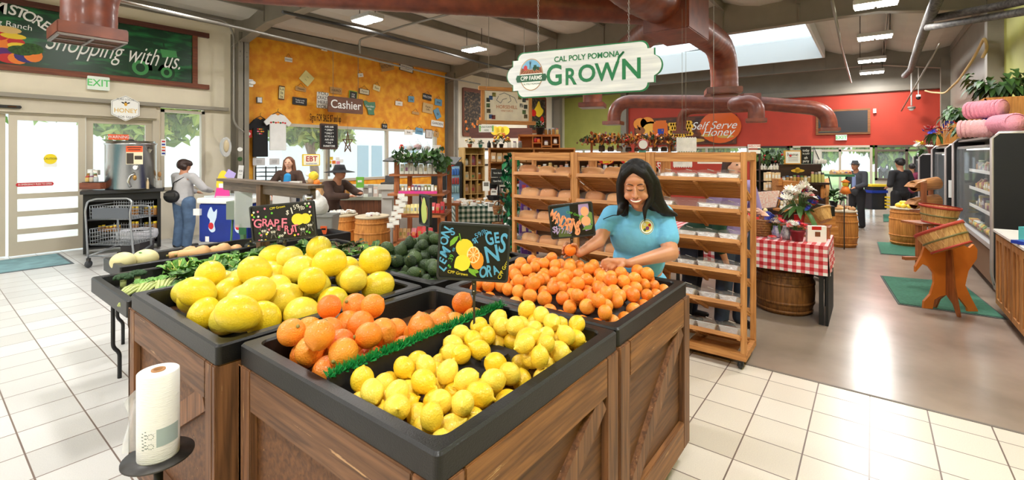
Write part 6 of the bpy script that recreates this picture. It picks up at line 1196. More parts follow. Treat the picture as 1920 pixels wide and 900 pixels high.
row('box',832,850,381,10,3,7.5,'low carton on the small wooden side table','carton','cartons on the side table',WGB,.9,dp=.1)
# cubby shelf
cu = Loc('cubby_shelf','tall bamboo cubby shelf with printed lettering down its side','shelf',890,9.3,rz=R(28)); BAM = wood('bamboo',(204,168,104),(176,138,78),ax='z'); w_ = .42; top = CH+.12; dpt = .3
for x in (-w_/2,w_/2): MB().b((x-.012,0,0),(x+.012,dpt,top)).build('side_panel',BAM,cu.t)
MB().b((-w_/2,dpt-.01,0),(w_/2,dpt,top)).build('back_panel',BAM,cu.t)
for x in (-w_/6,w_/6): MB().b((x-.008,0.002,.1),(x+.008,dpt-.01,top-.14)).build('divider',BAM,cu.t)
zz = [.1,.38,.66,.94,1.22,1.5,top-.14,top-.012]
for z in zz: MB().b((-w_/2+.012,.001,z),(w_/2-.012,dpt-.011,z+.014)).build('shelf',BAM,cu.t)
o = letters([('farm fresh market',0,0,.09,90)],mat('brand_ink',(120,84,50),.6),cu.t,'side_lettering'); o.rotation_euler = (0,0,-PI/2); o.location = (-w_/2-.004,dpt/2,1.35); rr = random.Random(9)
for j,z in enumerate(zz[:6]):
    for i in range(3):
        M = cu.t.matrix_basis; pp = Matrix.Translation(cu.o) @ Matrix.Rotation(CAMZ+R(28),4,'Z') @ Vector(((i-1)*w_/3,.12,z+.015)); good(rr.choice(['pouch','jar','pouch']),pp,CAMZ+.4,.10 if j else .08,.07,rr.uniform(.12,.2),'colourful packaged item in a bamboo cubby','packet','goods in the bamboo cubbies',GOOD if rr.random() < .6 else TAN)
# market shelf, plants, mugs
ms_ = Loc('market_shelf','long wooden wall shelf with scalloped edge and bags of pasta','shelf',950,10.6,rz=R(6))
for y in (277,303,333,362): ms_.bx(917,1080,y,y+3,0,.35,'shelf',PIN)
ms_.bx(917,1080,277,440,.35,.38,'back_panel',PIN)
for x in (917,1000,1078): ms_.bx(x,x+3,277,440,0.01,.34,'side_panel',PIN)
for y,k_,l,mm,n in ((303,'pouch','golden pasta bag on the upper wall shelf',TAN,14),(333,'pouch','white packet on the middle wall shelf',WGB,14),(362,'box','small carton on the lower wall shelf',GOOD,16)): row(k_,920,1076,y,18,n,10.55,l,'packet',l+' row',mm,.85,dp=.1)
def potted(px,py,d,label,pw,lh,potm,leafm,seed,n=70,flowers=None):
    q = thing('potted_plant',label,'plant',at(px,py,d)); s_ = d/FP; r_ = pw*s_/2; ph = pw*s_*.8; MB().lathe([(0,0),(r_*.7,0),(r_,ph*.9),(r_*1.08,ph*.9),(r_*1.08,ph),(r_*.9,ph),(0,ph*.9)],n=16).build('pot',potm,q); m_ = MB(); rr = random.Random(seed); R_ = lh*s_/2
    for k in range(n):
        v = Vector((rr.gauss(0,1),rr.gauss(0,1),abs(rr.gauss(0,1))-.2)).normalized()*rr.uniform(.3,1)*R_; leafmesh(m_,v*.6+Vector((0,0,ph+R_*.3)),v,R_*.5,R_*.16,.4,rr.randrange(len(leafm)),rr,3)
    m_.build('leaves',leafm,q)
    if flowers:
        f = MB()
        for k in range(flowers[1]): v = Vector((rr.gauss(0,1),rr.gauss(0,1),abs(rr.gauss(0,1)))).normalized()*R_*1.0; f.ell(v+Vector((0,0,ph+R_*.35)),flowers[2],rr.randrange(len(flowers[0])),sub=1)
        f.build('flowers',flowers[0],q)
    return q
TER = mat('terracotta',(176,100,60),.7); TEAL = mat('teal_pot',(70,150,140),.5)
potted(881,277,9.3,'small flowering plant in a tan pot on the cubby shelf',9,18,TER,IVY,1,50,([mat('fl_cream',(236,214,160),.6)],12,.018)); potted(901,277,9.3,'small plant in a teal pot on the cubby shelf',8,16,TEAL,IVY,2)
potted(940,277,10.4,'black vase of yellow headed flowers on the wall shelf',9,30,BLK,[IVY[0]],3,40,([YEL,ORG],26,.03)); potted(928,277,10.5,'dark potted plant left of the yellow flowers',9,14,mat('brown_pot',(90,66,50),.6),IVY,8)
for i,(x,c,l) in enumerate(((917,'dark bottle on the wall shelf',BLK),(955,'white mug among the shelf ornaments',WHT),(965,'white mug beside the black hat',WHT),(975,'grey ornament at the shelf end',GRY))):
    row('jar' if i else 'bottle',x-4,x+4,277,14,1,10.4,c,'ornament',None,l,.9)
oc = Loc('cubby_crate','orange wooden cubby crate high on the far shelf','crate',1010,11.4); OCM = wood('orange_crate',(206,130,62),(170,98,42))
oc.bx(972,1050,252,256,0,.35,'top_board',OCM); oc.bx(972,975,252,292,0,.35,'side_panel',OCM); oc.bx(972,1050,290,293,0,.35,'shelf',OCM); oc.bx(972,1050,256,290,.33,.35,'back_panel',OCM)
for x in (998,1015,1033,1048): oc.bx(x,x+2,256,290,0,.33,'divider',OCM)
for a,b_,y in ((1000,1015,267),(1017,1033,273),(1035,1048,270)): oc.bx(a,b_,y,y+2,0,.33,'shelf',OCM)
for x,y,m_,l in ((1004,267,RED,'red pot in the orange crate'),(1010,267,ORG,'orange jar in the orange crate'),(1024,272,WHT,'white card in the orange crate'),(1041,269,WHT,'white figurine in the orange crate'),(1041,290,ORG,'orange flower pot low in the crate'),(985,290,PNK,'pink flowers left in the crate')): row('jar',x-4,x+4,y,9,1,11.45,l,'ornament',None,m_,.9)
potted(1012,252,11.4,'long leafed dark plant on top of the orange crate',16,26,BLK,IVY,5,80); row('jar',1020,1048,252,12,4,11.45,'small jar on top of the orange crate','jar','jars on the orange crate',None,.8)
e_ = Loc('lemon_board','row of painted yellow lemons on the wall under the hanging board','picture',912,14.5,z=0); e_.bx(880,998,240,259,0,.03,'board',BRN)
blobs2d([disc(.14,.14,14,e_.x(928+i*9.5),e_.z(245)) for i in range(3)],YEL,e_.t,'painted_lemons',y=-.002)
# gingham tables
def cloth_table(name,tlabel,clabel,x0,x1,y0,y1,z,drop,m,group=None,overh=.02,loc=(0,0,0),rz=0,leg=True,sc=1,wav=.006):
    t = thing(name,tlabel,'table',loc,rz); MB().b((x0,y0,z-.04),(x1,y1,z-.012)).build('tabletop',PIN,t)
    if leg:
        for x in (x0+.05,x1-.05):
            for y in (y0+.05,y1-.05): MB().b((x-.02,y-.02,0),(x+.02,y+.02,z-.04)).build('leg',BLK,t)
    c = MB(); ax0,ax1,ay0,ay1 = x0-overh,x1+overh,y0-overh,y1+overh; c.quad((ax0,ay0,z),(ax1,ay0,z),(ax1,ay1,z),(ax0,ay1,z),0,[(ax0,ay0),(ax1,ay0),(ax1,ay1),(ax0,ay1)])
    corners = [(ax0,ay0),(ax1,ay0),(ax1,ay1),(ax0,ay1)]; n = 26
    for e in range(4):
        a,b_ = Vector(corners[e]),Vector(corners[(e+1) % 4]); nn = Vector(((b_-a).y,-(b_-a).x)).normalized(); L = (b_-a).length
        for k in range(n):
            q = []
            for t_ in (k/n,(k+1)/n): p = a.lerp(b_,t_); w2 = wav*math.sin(t_*L*26+e)+wav*1.2; q.append((p,p+nn*(w2+.004),t_*L))
            c.quad((*q[0][0],z),(*q[1][0],z),(*q[1][1],z-drop),(*q[0][1],z-drop),0,[(q[0][2],0),(q[1][2],0),(q[1][2],-drop),(q[0][2],-drop)])
    c.v = [Vector(v) for v in c.v]; o = c.build('tablecloth',m); o.location = loc; o.rotation_euler = (0,0,rz); tag(o,clabel,'tablecloth'); return t
GG = check('green_gingham',(22,60,44),(236,236,228),12); RG_ = check('red_gingham',(196,34,44),(246,240,238),13,mid=(226,120,126))
c = fl(900,7.6); cloth_table('display_table','table under the green gingham cloth by the cubby shelf','green and white gingham cloth on the table by the cubby shelf',-.36,.36,0,.8,.90,.42,GG,loc=(c.x,c.y,0),rz=CAMZ+R(12),sc=1)
rr = random.Random(31)
for k in range(26): x,y = rr.uniform(-.32,.32),rr.uniform(.05,.75); v = Matrix.Translation(c) @ Matrix.Rotation(CAMZ+R(12),4,'Z') @ Vector((x,y,0)); good(['pouch','box'][k % 2],(v.x,v.y,.902),CAMZ+rr.uniform(-.6,.6),.1,.08,rr.uniform(.03,.07),'wrapped baked goods packet on the green gingham table','packet','packets on the green gingham table',WGB if k % 3 else TAN)
# spinner rack with baskets
sn = Loc('spinner_rack','black wire spinner rack with baskets in front of the gingham table','rack',935,6.5); MB().tube([(0,0,0),(0,0,sn.z(318))],.012,n=8).build('pole',BLK,sn.t); MB().lathe([(0,0),(.16,0),(.02,.04),(0,.04)],n=20).build('base',BLK,sn.t)
for (x,y,w0) in ((922,352,26),(948,352,26),(926,374,28),(951,378,26)): MB().lathe([(.0,0),(w0*sn.s*.35,0),(w0*sn.s*.5,.06),(w0*sn.s*.46,.062),(w0*sn.s*.3,.01),(0,.01)],(sn.x(x),-.08,sn.z(y)),n=12,smooth=False).build('wire_basket',BLK,sn.t)
for (x0,x1,y0,y1,txt_) in ((921,945,317,332,'Farm Store'),(921,944,333,346,'Open Daily')): 
    q = Loc('shelf_sign','black chalk shelf sign reading '+txt_,'sign',(x0+x1)/2,6.3,z=0); q.bx(x0,x1,y0,y1,0,.01,'board',BLK); letters([(txt_,0,q.z((y0+y1)/2),.032,0,.75)],WHT,q.t,y=-.002)
for (x0,x1,y0,y1) in ((905,918,340,358),(920,932,356,366),(915,928,380,396),(936,948,332,350)): q = Loc('greeting_card','pale printed card clipped on the spinner rack at height %s' % {340: 'eye level left',356: 'mid',380: 'low',332: 'upper right'}[y0],'card',(x0+x1)/2,6.32,z=0); q.bx(x0,x1,y0,y1,0,.006,'card',WGB); q.bx(x0+2,x1-2,y0+2,(y0+y1)/2,-.002,0,'picture',GRY)
WCK = wood('wicker',(172,116,64),(120,76,40))
def wicker(px,pyb,d,wpx,hpx,label,handle=True,m=None,fill=None,rim=None):
    s_ = d/FP; q = thing('wicker_basket',label,'basket',at(px,pyb,d)); r_ = wpx*s_/2; h_ = hpx*s_; m_ = MB(); n = 24
    for k in range(7): z = h_*k/6; rr_ = r_*(.74+.26*k/6); m_.lathe([(rr_-.006,z),(rr_+.004,z+h_/12),(rr_-.006,z+h_/6.2)],n=n)
    m_.lathe([(0,.002),(r_*.74,.002)],n=n); m_.build('weave',m or WCK,q)
    if handle: MB().tube([(r_*math.cos(a),0,h_+r_*1.1*math.sin(a)) for a in [PI*i/10 for i in range(11)]],.008,n=6).build('handle',m or WCK,q)
    if fill: MB().ell((0,0,h_*.8),(r_*.85,r_*.85,h_*.25)).build('filling',fill,q)
    return q
wicker(933,402,6.1,20,14,'small wicker basket with handle under the black baskets',True,fill=mat('wicker_fill',(110,74,50),.8)); wicker(932,426,6.1,20,8,'shallow wicker bowl low on the spinner rack',False,fill=TAN); wicker(950,422,6.3,22,10,'dark red woven bowl beside the wicker bowl',False,mat('dark_red_weave',(110,36,40),.6)); wicker(952,396,6.3,20,8,'white bowl on the spinner rack',False,WHT)
# garland column with bags behind the racks
garland('tinsel_column','tall green tinsel garland column left of the bread racks',[(962,300),(956,330),(966,370),(954,400),(964,440),(956,475)],5.9,[mat('tinsel_green',(20,120,70),.4),mat('tinsel_dark',(14,70,48),.4)],420,.05,5,([RED,YEL,WHT],16,.02),.06)
for i,(y) in enumerate((352,392,428,462)):
    for x in (984,996): p = at(x+(i % 2)*3,y+14,5.55); good('pouch',p,CAMZ+.2,.13,.05,.20,'purple snack bag hanging behind the left bread rack','snack bag','purple bags behind the left rack',PUR)
pg = Loc('peg_stand','chrome peg stand holding purple bags behind the left rack','stand',992,5.75); MB().tube([(0,.05,0),(0,.05,pg.z(330))],.014,n=8).build('pole',CHR,pg.t)
for y in (349,389,425,459): MB().b((pg.x(978),.0,pg.z(y+18)),(pg.x(1006),.05,pg.z(y+17))).build('peg_bar',CHR,pg.t)
MB().lathe([(0,0),(.2,0),(.03,.05),(0,.05)],n=5,smooth=False).build('base',DKM,pg.t)
# gift shelves seen through the racks
gs = Loc('gift_shelf','long wooden gift shelf packed with goods behind the bread racks','shelf',1100,7.6,rz=R(-6)); GWD = wood('gift_wood',(170,110,62),(126,76,40))
for y in (300,322,352,385,420): gs.bx(1000,1235,y,y+2.5,0,.35,'shelf',GWD)
gs.bx(1000,1235,292,470,.36,.39,'back_panel',mat('gift_back',(150,120,96),.6))
for x in (1000,1060,1112,1175,1232): gs.bx(x,x+4,292,470,0.001,.345,'upright',GWD)
for y,k_,n,mm,l in ((322,'jar',22,None,'small jar on the top gift shelf'),(352,'box',20,GOOD,'bright carton on the second gift shelf'),(385,'pouch',20,GOOD,'candy bag on the third gift shelf'),(420,'box',18,GOOD,'gift box on the lowest gift shelf'),(300,'box',16,WGB,'pale carton on top of the gift shelf')): row(k_,1006,1232,y,17 if y > 300 else 9,n,7.5,l,'gift',l+' row',mm,.75,.4,dp=.08)
def oval_sign(px,py,d,w_,h_,label,txt_):
    q = Loc('candy_sign',label,'sign',px,d,z=0); s_ = q.s; blobs2d([disc(w_*s_/2,h_*s_/2,28,0,q.z(py))],RED,q.t,'red_oval',th=.015,y=0); blobs2d([[(w_*s_*.42*math.cos(a),q.z(py)+h_*s_*.42*math.sin(a)) for a in [R(-60+120*i/8) for i in range(9)]]+[(w_*s_*.36*math.cos(a),q.z(py)+h_*s_*.34*math.sin(a)) for a in [R(60-120*i/8) for i in range(9)]]],YEL,q.t,'yellow_arc',y=-.017)
    letters([(s,(i-.5)*.01-.01,q.z(py)+(.5-i)*h_*s_*.38,h_*s_*.5,8,.85,.002) for i,s in enumerate(txt_)],YEL,q.t,y=-.019)
    MB().box((0,.02,q.z(py+h_/2+4)),(.02,.01,.1)).build('bracket',WHT,q.t)
oval_sign(1137,300,7.2,29,17,'red oval candy sign with yellow script, left one above the racks',('Jelly','Belly')); oval_sign(1178,300,7.2,29,17,'red oval candy sign beside the woman, right one',('Jelly','Belly'))
q = Loc('heart_sign','white and red heart shaped sign lettered ty','sign',1237,6.6,z=0); hp_ = lambda k: [(k*.075*math.sin(a) ** 3,q.z(306)+k*.005*(13*math.cos(a)-5*math.cos(2*a)-2*math.cos(3*a)-math.cos(4*a))) for a in [2*PI*i/30 for i in range(30)]]
blobs2d([hp_(1.3)],WHT,q.t,'heart_border',th=.01,y=0); blobs2d([hp_(1.15)],RED,q.t,'heart',y=-.011); letters([('ty',0,q.z(307),.12,8,.9,.003)],WHT,q.t,y=-.013); MB().box((0,.01,q.z(330)),(.02,.01,.3)).build('bracket',WHT,q.t)
gt = Loc('goods_table','table of bagged sweets behind the right rack','table',1320,7.2); gt.bx(1250,1400,352,356,.0,.5,'tabletop',PIN)
for x in (1252,1396): gt.bx(x,x+4,356,562,0.02,.07,'leg',BLK)
row('pouch',1252,1300,352,14,4,7.35,'blue and yellow sweet bag on the table behind the right rack','sweet bag','blue bags behind the rack',mat('blue_yellow',(70,130,190),.4),.9,dp=.08); row('box',1300,1345,352,12,4,7.35,'white and red packet on the table behind the right rack','packet','red packets behind the rack',mat('candy_red',(206,60,60),.4),.8,dp=.06)
# autumn shelf, white scalloped boards
gr_ = Loc('autumn_beam','rust coloured beam shelf dressed with autumn leaves','shelf',1180,9.4,z=0); gr_.bx(1098,1272,262,268,0,.4,'beam',wood('rust_wood',(150,78,44),(110,52,30))); 
for x in (1110,1258): gr_.bx(x,x+4,268,452,.15,.2,'post',DWZ)
garland('autumn_garland','autumn leaf garland in rust and gold above the bread racks',[(1098,262),(1130,260),(1165,262),(1200,261),(1235,263),(1270,262)],9.3,[mat('leaf_rust',(160,74,36),.6),mat('leaf_gold',(210,140,50),.6),IVY[0],mat('leaf_brown',(96,58,38),.6)],560,.05,9,([RED,ORG,YEL],30,.025),.07)
row('jar',1120,1270,284,13,9,9.6,'ornament hanging or standing below the autumn garland','ornament','ornaments below the autumn garland',rndmat('ornament',[(220,216,206),(90,60,46),(70,64,60),(226,200,170)],.5),.7,.4)
q = Loc('round_clock','small round white clock with blue stand under the autumn garland','clock',1205,9.0,z=0); MB().lathe([(0,0),(.11,0),(.11,.03),(0,.03)],(0,0,q.z(271)),n=20,M=Matrix.Rotation(PI/2,4,'X')).build('case',mat('clock_red',(170,70,60),.5),q.t); MB().lathe([(0,.031),(.085,.031)],(0,0,q.z(271)),n=20,M=Matrix.Rotation(PI/2,4,'X')).build('face',WHT,q.t); q.bx(1199,1211,281,291,.0,.05,'stand',TEAL)
for i,(x0,x1,y0,y1,l) in enumerate(((1268,1305,259,283,'upper white scalloped board above the right rack'),(1262,1297,290,312,'lower white scalloped board behind the right rack top'))):
    q = Loc('scalloped_board',l,'board',(x0+x1)/2,6.4,z=0); n = 8; pts = []
    for k in range(n): pts += [(q.x(x0+(x1-x0)*k/n),q.z(y1)),(q.x(x0+(x1-x0)*(k+.5)/n),q.z(y1+2.5))]
    pts += [(q.x(x1),q.z(y1)),(q.x(x1),q.z(y0))]; 
    for k in range(n): pts += [(q.x(x1-(x1-x0)*(k+.5)/n),q.z(y0-2)),(q.x(x1-(x1-x0)*(k+1)/n),q.z(y0))]
    blobs2d([pts],mat('white_distressed',(232,230,226),.7,var=.12,vs=20),q.t,'board',th=.02,y=0); MB().tube([(0,.01,q.z(y0)),(0,.01,q.z(y0)+2.0)],.003,n=4).build('hang_wire',COND,q.t)
q = Loc('paper_sign','white paper sign hanging over the right rack','sign',1338,5.4,z=0); q.bx(1308,1368,298,307,0,.006,'sheet',mat('paper_tint',(244,236,230),.7)); letters([('PLEASE ASK FOR HELP',0,q.z(302),.035,0,.9)],PNK,q.t,y=-.002); MB().tube([(0,.0,q.z(298)),(0,0,q.z(298)+2.3)],.003,n=4).build('hang_wire',COND,q.t)
# ================================================================ RED GINGHAM TABLE AND WHAT STANDS ON IT
tx0,tx1,ty0,ty1 = 5.68,6.5,.36,2.15; tz = .815
cloth_table('display_table','black legged display table under the red gingham cloth','red and white gingham cloth on the flower table',0,ty1-ty0,0,tx1-tx0,tz,.30,RG_,loc=(tx0,ty1,0),rz=-PI/2,overh=.01,wav=.008)
o = MB().b((5.70,ty0-.012,0),(6.48,ty0+.012,tz-.05)).build('table_screen',mat('screen_black',(24,24,26),.7),None); tag(o,'black corrugated screen at the aisle end of the gingham table','screen')
barrel('half_barrel','old brown half barrel standing under the red gingham table',1470,5.28,.30,.46,m=wood('old_oak',(150,98,48),(104,64,30),ax='z'),rim=False)
row('pouch',1408,1416,560,26,1,5.2,'clear wrapped bag on the floor behind the rack end','bag',None,CLR,.9)
def tab(px,off=0,y=None): v = atx(px,300,5.8+off); return (v.x,v.y,tz+.001)
def flowers(name,label,loc,mats,n,r_,fr,seed,stem=.1,leaf=None,petal=True):
    t = thing(name,label,'flowers',loc); rr = random.Random(seed); m_ = MB(); l = MB()
    for k in range(n):
        v = Vector((rr.gauss(0,1),rr.gauss(0,1),abs(rr.gauss(0,1))+.15)).normalized()*r_*rr.uniform(.6,1); v.z += stem; mi = rr.randrange(len(mats)); s = fr*rr.uniform(.75,1.2); E_ = Matrix.Translation(v) @ Euler((rr.uniform(-.8,.8),rr.uniform(-.8,.8),rr.uniform(0,6))).to_matrix().to_4x4()
        for q in range(12): a = q*PI/6; c,sn_ = math.cos(a),math.sin(a); m_.add([(c*.1*s-sn_*.14*s,sn_*.1*s+c*.14*s,0),(c*.1*s+sn_*.14*s,sn_*.1*s-c*.14*s,0),(c*s+sn_*.12*s,sn_*s-c*.12*s,s*.3),(c*s-sn_*.12*s,sn_*s+c*.12*s,s*.3)],[(0,1,2,3)],mi,False,E_)
        m_.ell((0,0,s*.1),s*.28,mi,sub=1,M=E_); l.tube([(0,0,0),v*.6,v],.003,n=4)
        if k % 2 == 0: leafmesh(l,v*.4,v+Vector((0,0,-.3)),r_*.8,r_*.16,.5,0,rr,3)
    m_.build('blossoms',mats,t); l.build('stems',leaf or IVY[1],t); return t
WF_ = mat('petal_white',(250,248,240),.6); BF_ = mat('petal_blue',(40,56,160),.6); RF_ = mat('petal_red',(214,36,48),.6); CF_ = mat('petal_coral',(240,110,110),.6)
c = tab(1495,.02); q = thing('flower_pot','dark red pot of white red and blue paper flowers on the gingham','pot',c); MB().lathe([(0,0),(.05,0),(.068,.10),(.072,.10),(.072,.118),(.06,.118),(0,.1)],n=20).build('pot',mat('maroon',(130,28,40),.5),q); flowers('paper_flowers','white red and blue paper flowers in the dark red pot',(c[0],c[1],c[2]+.11),[WF_,CF_,BF_,WF_,RF_],16,.09,.035,1,.03)
q = thing('greeting_holder','white cardboard holder with greeting card at the table end','card holder',tab(1532,.06),CAMZ-.2); MB().prism([(-.09,0),(.09,0),(.09,.17),(-.02,.17),(-.09,.17)],.05,0).build('holder',WHT,q); MB().b((-.05,-.003,.13),(.04,-.001,.165)).build('red_print',RED,q); MB().b((-.02,-.003,.06),(.03,-.001,.11)).build('boot_print',mat('boot_brown',(120,70,40),.6),q)
def vase(px,off,r_,h_,label,m,seed,mats,fr=.03,n=9,R_=.08):
    c = tab(px,off); q = thing('vase',label,'vase',c); MB().lathe([(0,0),(r_*.8,0),(r_,h_*.5),(r_*.7,h_*.9),(r_*.8,h_),(0,h_*.98)],n=18).build('vase',m,q); flowers('bouquet',label.replace('vase','bouquet in the vase')+', flowers',(c[0],c[1],c[2]+h_),mats,n,R_,fr,seed,.02)
vase(1456,.12,.05,.13,'white and blue painted vase beside the strawberry tray',mat('vase_white',(214,214,228),.4,var=.4,vs=40,col2=(110,110,180)),5,[RF_,mat('petal_cream',(250,232,170),.6),BF_,WF_],.045,10,.10); vase(1474,.05,.045,.15,'clear patterned vase near the dark red pot',mat('vase_grey',(200,200,214),.3,var=.4,vs=40),8,[RF_,WF_],.02,3,.05)
q = thing('berry_tray','small clear tray of red candies on the gingham cloth','tray',tab(1448,0)); MB().lathe([(0,0),(.05,0),(.06,.03),(0,.03)],n=4,ph=PI/4,smooth=False).build('tray',CLR,q); MB().ell((0,0,.025),(.045,.045,.016)).build('candies',RED,q)
c = tab(1425,.2); q = wicker(1425,300,5.6,50,26,'round wicker basket of red wrapped candies at the table end by the rack',False,fill=mat('candy_heap',(206,40,60),.4,var=.5,vs=40,col2=(240,220,220))); q.location = c
q = thing('red_cushion','plump red strawberry cushion with green leaf behind the flowers','cushion',(6.2,1.18,tz+.12)); MB().ell((0,0,0),(.11,.17,.11),sub=3).build('cushion',mat('felt_red',(206,40,36),.8),q); l = MB(); rr = random.Random(2); [leafmesh(l,(0,0,.1),(math.cos(a),math.sin(a),.5),.06,.02,.3,0,rr,3) for a in (0,1.5,3,4.5)]; l.build('leaf',mat('felt_green',(40,150,60),.8),q)
cr = thing('slat_crate','wooden slat crate riser carrying the red vase and white flowers','crate',(6.28,.66,tz)); MB().b((-.12,-.30,.1),(.14,.34,.125)).build('top_board',DW,cr); MB().b((-.12,-.30,0),(-.09,.34,.02)).build('lower_slat',DW,cr)
for y in (-.29,.31): MB().b((-.11,y,0),(.13,y+.02,.1)).build('end_board',DWZ,cr)
c = (6.25,.66,tz+.127); q = thing('vase','bright red square vase on the slat crate','vase',c); MB().lathe([(0,0),(.055,0),(.06,.11),(.05,.11),(0,.10)],n=4,ph=PI/5,smooth=False).build('vase',RED,q)
flowers('bouquet','big bouquet of white daisies with blue and red flowers in the red vase',(c[0],c[1],c[2]+.1),[WF_],26,.20,.07,3,.16); flowers('bouquet','blue hydrangea and red poppy sprays at the sides of the white daisies',(c[0]+.02,c[1],c[2]+.1),[BF_,BF_,RF_],14,.28,.05,6,.06)
t = thing('peach_basket','small bushel basket tipped toward the aisle on the crate end','basket',(6.45,.42,tz+.16),rot=Euler((R(-28),R(20),0))); SPL = wood('splint',(214,168,104),(176,126,70),ax='z'); MB().lathe([(0,0),(.07,0),(.12,.14),(.11,.14),(.065,.01),(0,.01)],n=18,smooth=False).build('slats',SPL,t); MB().lathe([(.118,.125),(.126,.125),(.126,.145),(.118,.145)],n=18).build('rim_band',TAN,t); MB().ell((0,0,.135),(.108,.108,.012)).build('lid',SPL,t)
q = thing('quail_figurine','blue and pink ceramic hen figurine on the slat crate','figurine',(6.22,.98,tz+.19)); MB().ell((0,0,0),(.05,.065,.065),sub=3).build('body',BF_,q); MB().ell((0,0,-.045),(.06,.07,.02)).build('base',PNK,q); MB().ell((0,.02,.07),(.025,.025,.03)).build('head',mat('petal_cream',(250,232,170),.6),q)
# ================================================================ SHELVES BEHIND THE TABLE
bk = Loc('dark_display','dark brown jar display with yellow emblem behind the bouquet','display',1498,7.6); DKB = wood('dark_brown',(62,36,26),(44,26,20)); bk.bx(1461,1538,308,333,.0,.25,'header',DKB); bk.bx(1461,1548,342,346,-.1,.3,'shelf',DKB); bk.bx(1461,1548,346,480,.0,.3,'cabinet',DKB); bk.bx(1538,1548,308,342,.1,.3,'side_panel',DKB)
blobs2d([disc(.11,.028,18,bk.x(1495),bk.z(320)),disc(.045,.045,16,bk.x(1495),bk.z(319))],mat('emblem_gold',(226,180,60),.4),bk.t,'emblem'); row('jar',1466,1520,342,13,8,7.5,'small spread jar in a row under the dark header','jar','jars under the dark header',None,.85); row('jar',1520,1546,342,20,4,7.5,'yellow and green tin stacked at the display right end','jar','tins at the display end',mat('tin_yellow',(196,190,110),.4),.85)
row('can',1526,1550,307,9,4,7.7,'cream candle on top of the dark display','candle','candles on the dark display',WGB,.85)
q = Loc('framed_print','gold framed white print lettered home','picture',1486,7.55,z=0); q.bx(1471,1502,282,308,0,.03,'frame',mat('gold_frame',(216,160,70),.4)); q.bx(1473,1500,284,306,-.004,0,'print',WHT); letters([('home',0,q.z(290),.085,0,.9)],BLK,q.t,y=-.006); [q.bx(1478,1496,y,y+.8,-.0055,-.004,'text_line',GI) for y in (295,298,301)]
q = Loc('chalk_print','black chalkboard print with white script beside the home print','picture',1511,7.6,z=0); q.bx(1502,1521,275,307,0,.02,'board',BLK); letters([('today',0,q.z(282),.06,0,.8),('be joyful',0,q.z(288),.04,0,.8),('oh',0,q.z(296),.07,0,.8),('party',0,q.z(302),.06,0,.8)],WHT,q.t,y=-.002)
q = Loc('white_canvas','blank white canvas on a dark easel beside the chalk print','canvas',1531,7.8,z=0); q.bx(1526,1541,280,307,0,.02,'canvas',WHT); MB().tube([(q.x(1522),-.02,q.z(307)),(q.x(1526),0,q.z(276)),(q.x(1538),-.02,q.z(307))],.008,n=5).build('easel',BLK,q.t)
lc_ = Loc('side_shelf','dark shelf with soap boxes and ornaments left of the home print','shelf',1445,8.05); [lc_.bx(1424,1462,y,y+2,0,.3,'shelf',DKB) for y in (300,318,339,357)]; lc_.bx(1424,1462,298,470,.3,.33,'back_panel',mat('shelf_green',(52,60,46),.7)); lc_.bx(1460,1463,298,470,0.001,.299,'side_panel',DKB)
row('box',1433,1462,339,17,5,7.55,'white and orange soap box on the side shelf','carton','soap boxes, upper row',mat('soap',(240,214,170),.5),.85,dp=.06); row('box',1433,1462,357,16,5,7.55,'white and orange soap box on the side shelf','carton','soap boxes, upper row',mat('soap',(240,214,170),.5),.85,dp=.06); row('bottle',1426,1460,318,12,6,7.6,'white ornament bottle on the side shelf','bottle','bottles on the side shelf',WHT,.8)
garland('berry_garland','dark leaf and berry garland on top of the side shelf',[(1424,298),(1445,292),(1468,296)],7.5,IVY,120,.04,12,([RED],8,.02),.06); q = Loc('welcome_board','long white board with red lettering above the side shelf','sign',1415,7.0,z=0); q.bx(1403,1426,271,278,0,.02,'board',WHT); letters([('WELCOME',0,q.z(274.5),.05,0,.8)],RED,q.t,y=-.002); q.bx(1404,1426,281,288,0,.02,'lower_board',WHT); MB().b((q.x(1425),.01,0),(q.x(1427),.03,q.z(271))).build('post',DKB,q.t)
cb = Loc('card_box','slanted wooden box of white cards left of the plywood crate','box',1440,7.0); MB().add([(cb.x(a),y,cb.z(p)) for a,p in ((1418,392),(1455,388),(1462,358),(1424,360)) for y in (0,.04)],[(0,2,4,6),(1,7,5,3),(0,1,3,2),(2,3,5,4),(4,5,7,6),(6,7,1,0)]).build('card_rows',mat('cards_white',(240,232,226),.6,var=.25,vs=40,col2=(226,140,120)),cb.t); MB().tube([(cb.x(1457),0,cb.z(392)),(cb.x(1466),0,cb.z(360))],.014,n=4).build('side_rail',PIN,cb.t); cb.bx(1418,1470,392,500,0,.2,'plinth',DKB)
pc_ = Loc('plywood_crate','plain plywood crate standing upright behind the bouquet','crate',1482,7.1); pc_.bx(1468,1499,340,376,0,.3,'panel',PIN,.005); pc_.bx(1461,1470,336,348,.02,.2,'side_crate',PIN); pc_.bx(1462,1500,376,500,0,.3,'plinth',DKB)
jr = Loc('candle_tray','slanted tray of small candle jars below the plywood crate','tray',1480,6.7); jr.bx(1460,1500,392,396,-.1,.15,'tray',PIN); jr.bx(1462,1498,396,500,.0,.1,'plinth',DKB); row('jar',1462,1498,392,10,6,6.65,'tiny candle jar with white lid in the slanted tray','jar','candle jars',WGB,.85); row('jar',1463,1497,383,10,6,6.78,'tiny candle jar with red lid in the slanted tray','jar','candle jars, back row',None,.85)
bgt = Loc('baguette_basket','bundle of long baguettes leaning in a dark basket','bread basket',1552,7.6); bgt.bx(1540,1556,370,470,.02,.2,'basket',WCK)
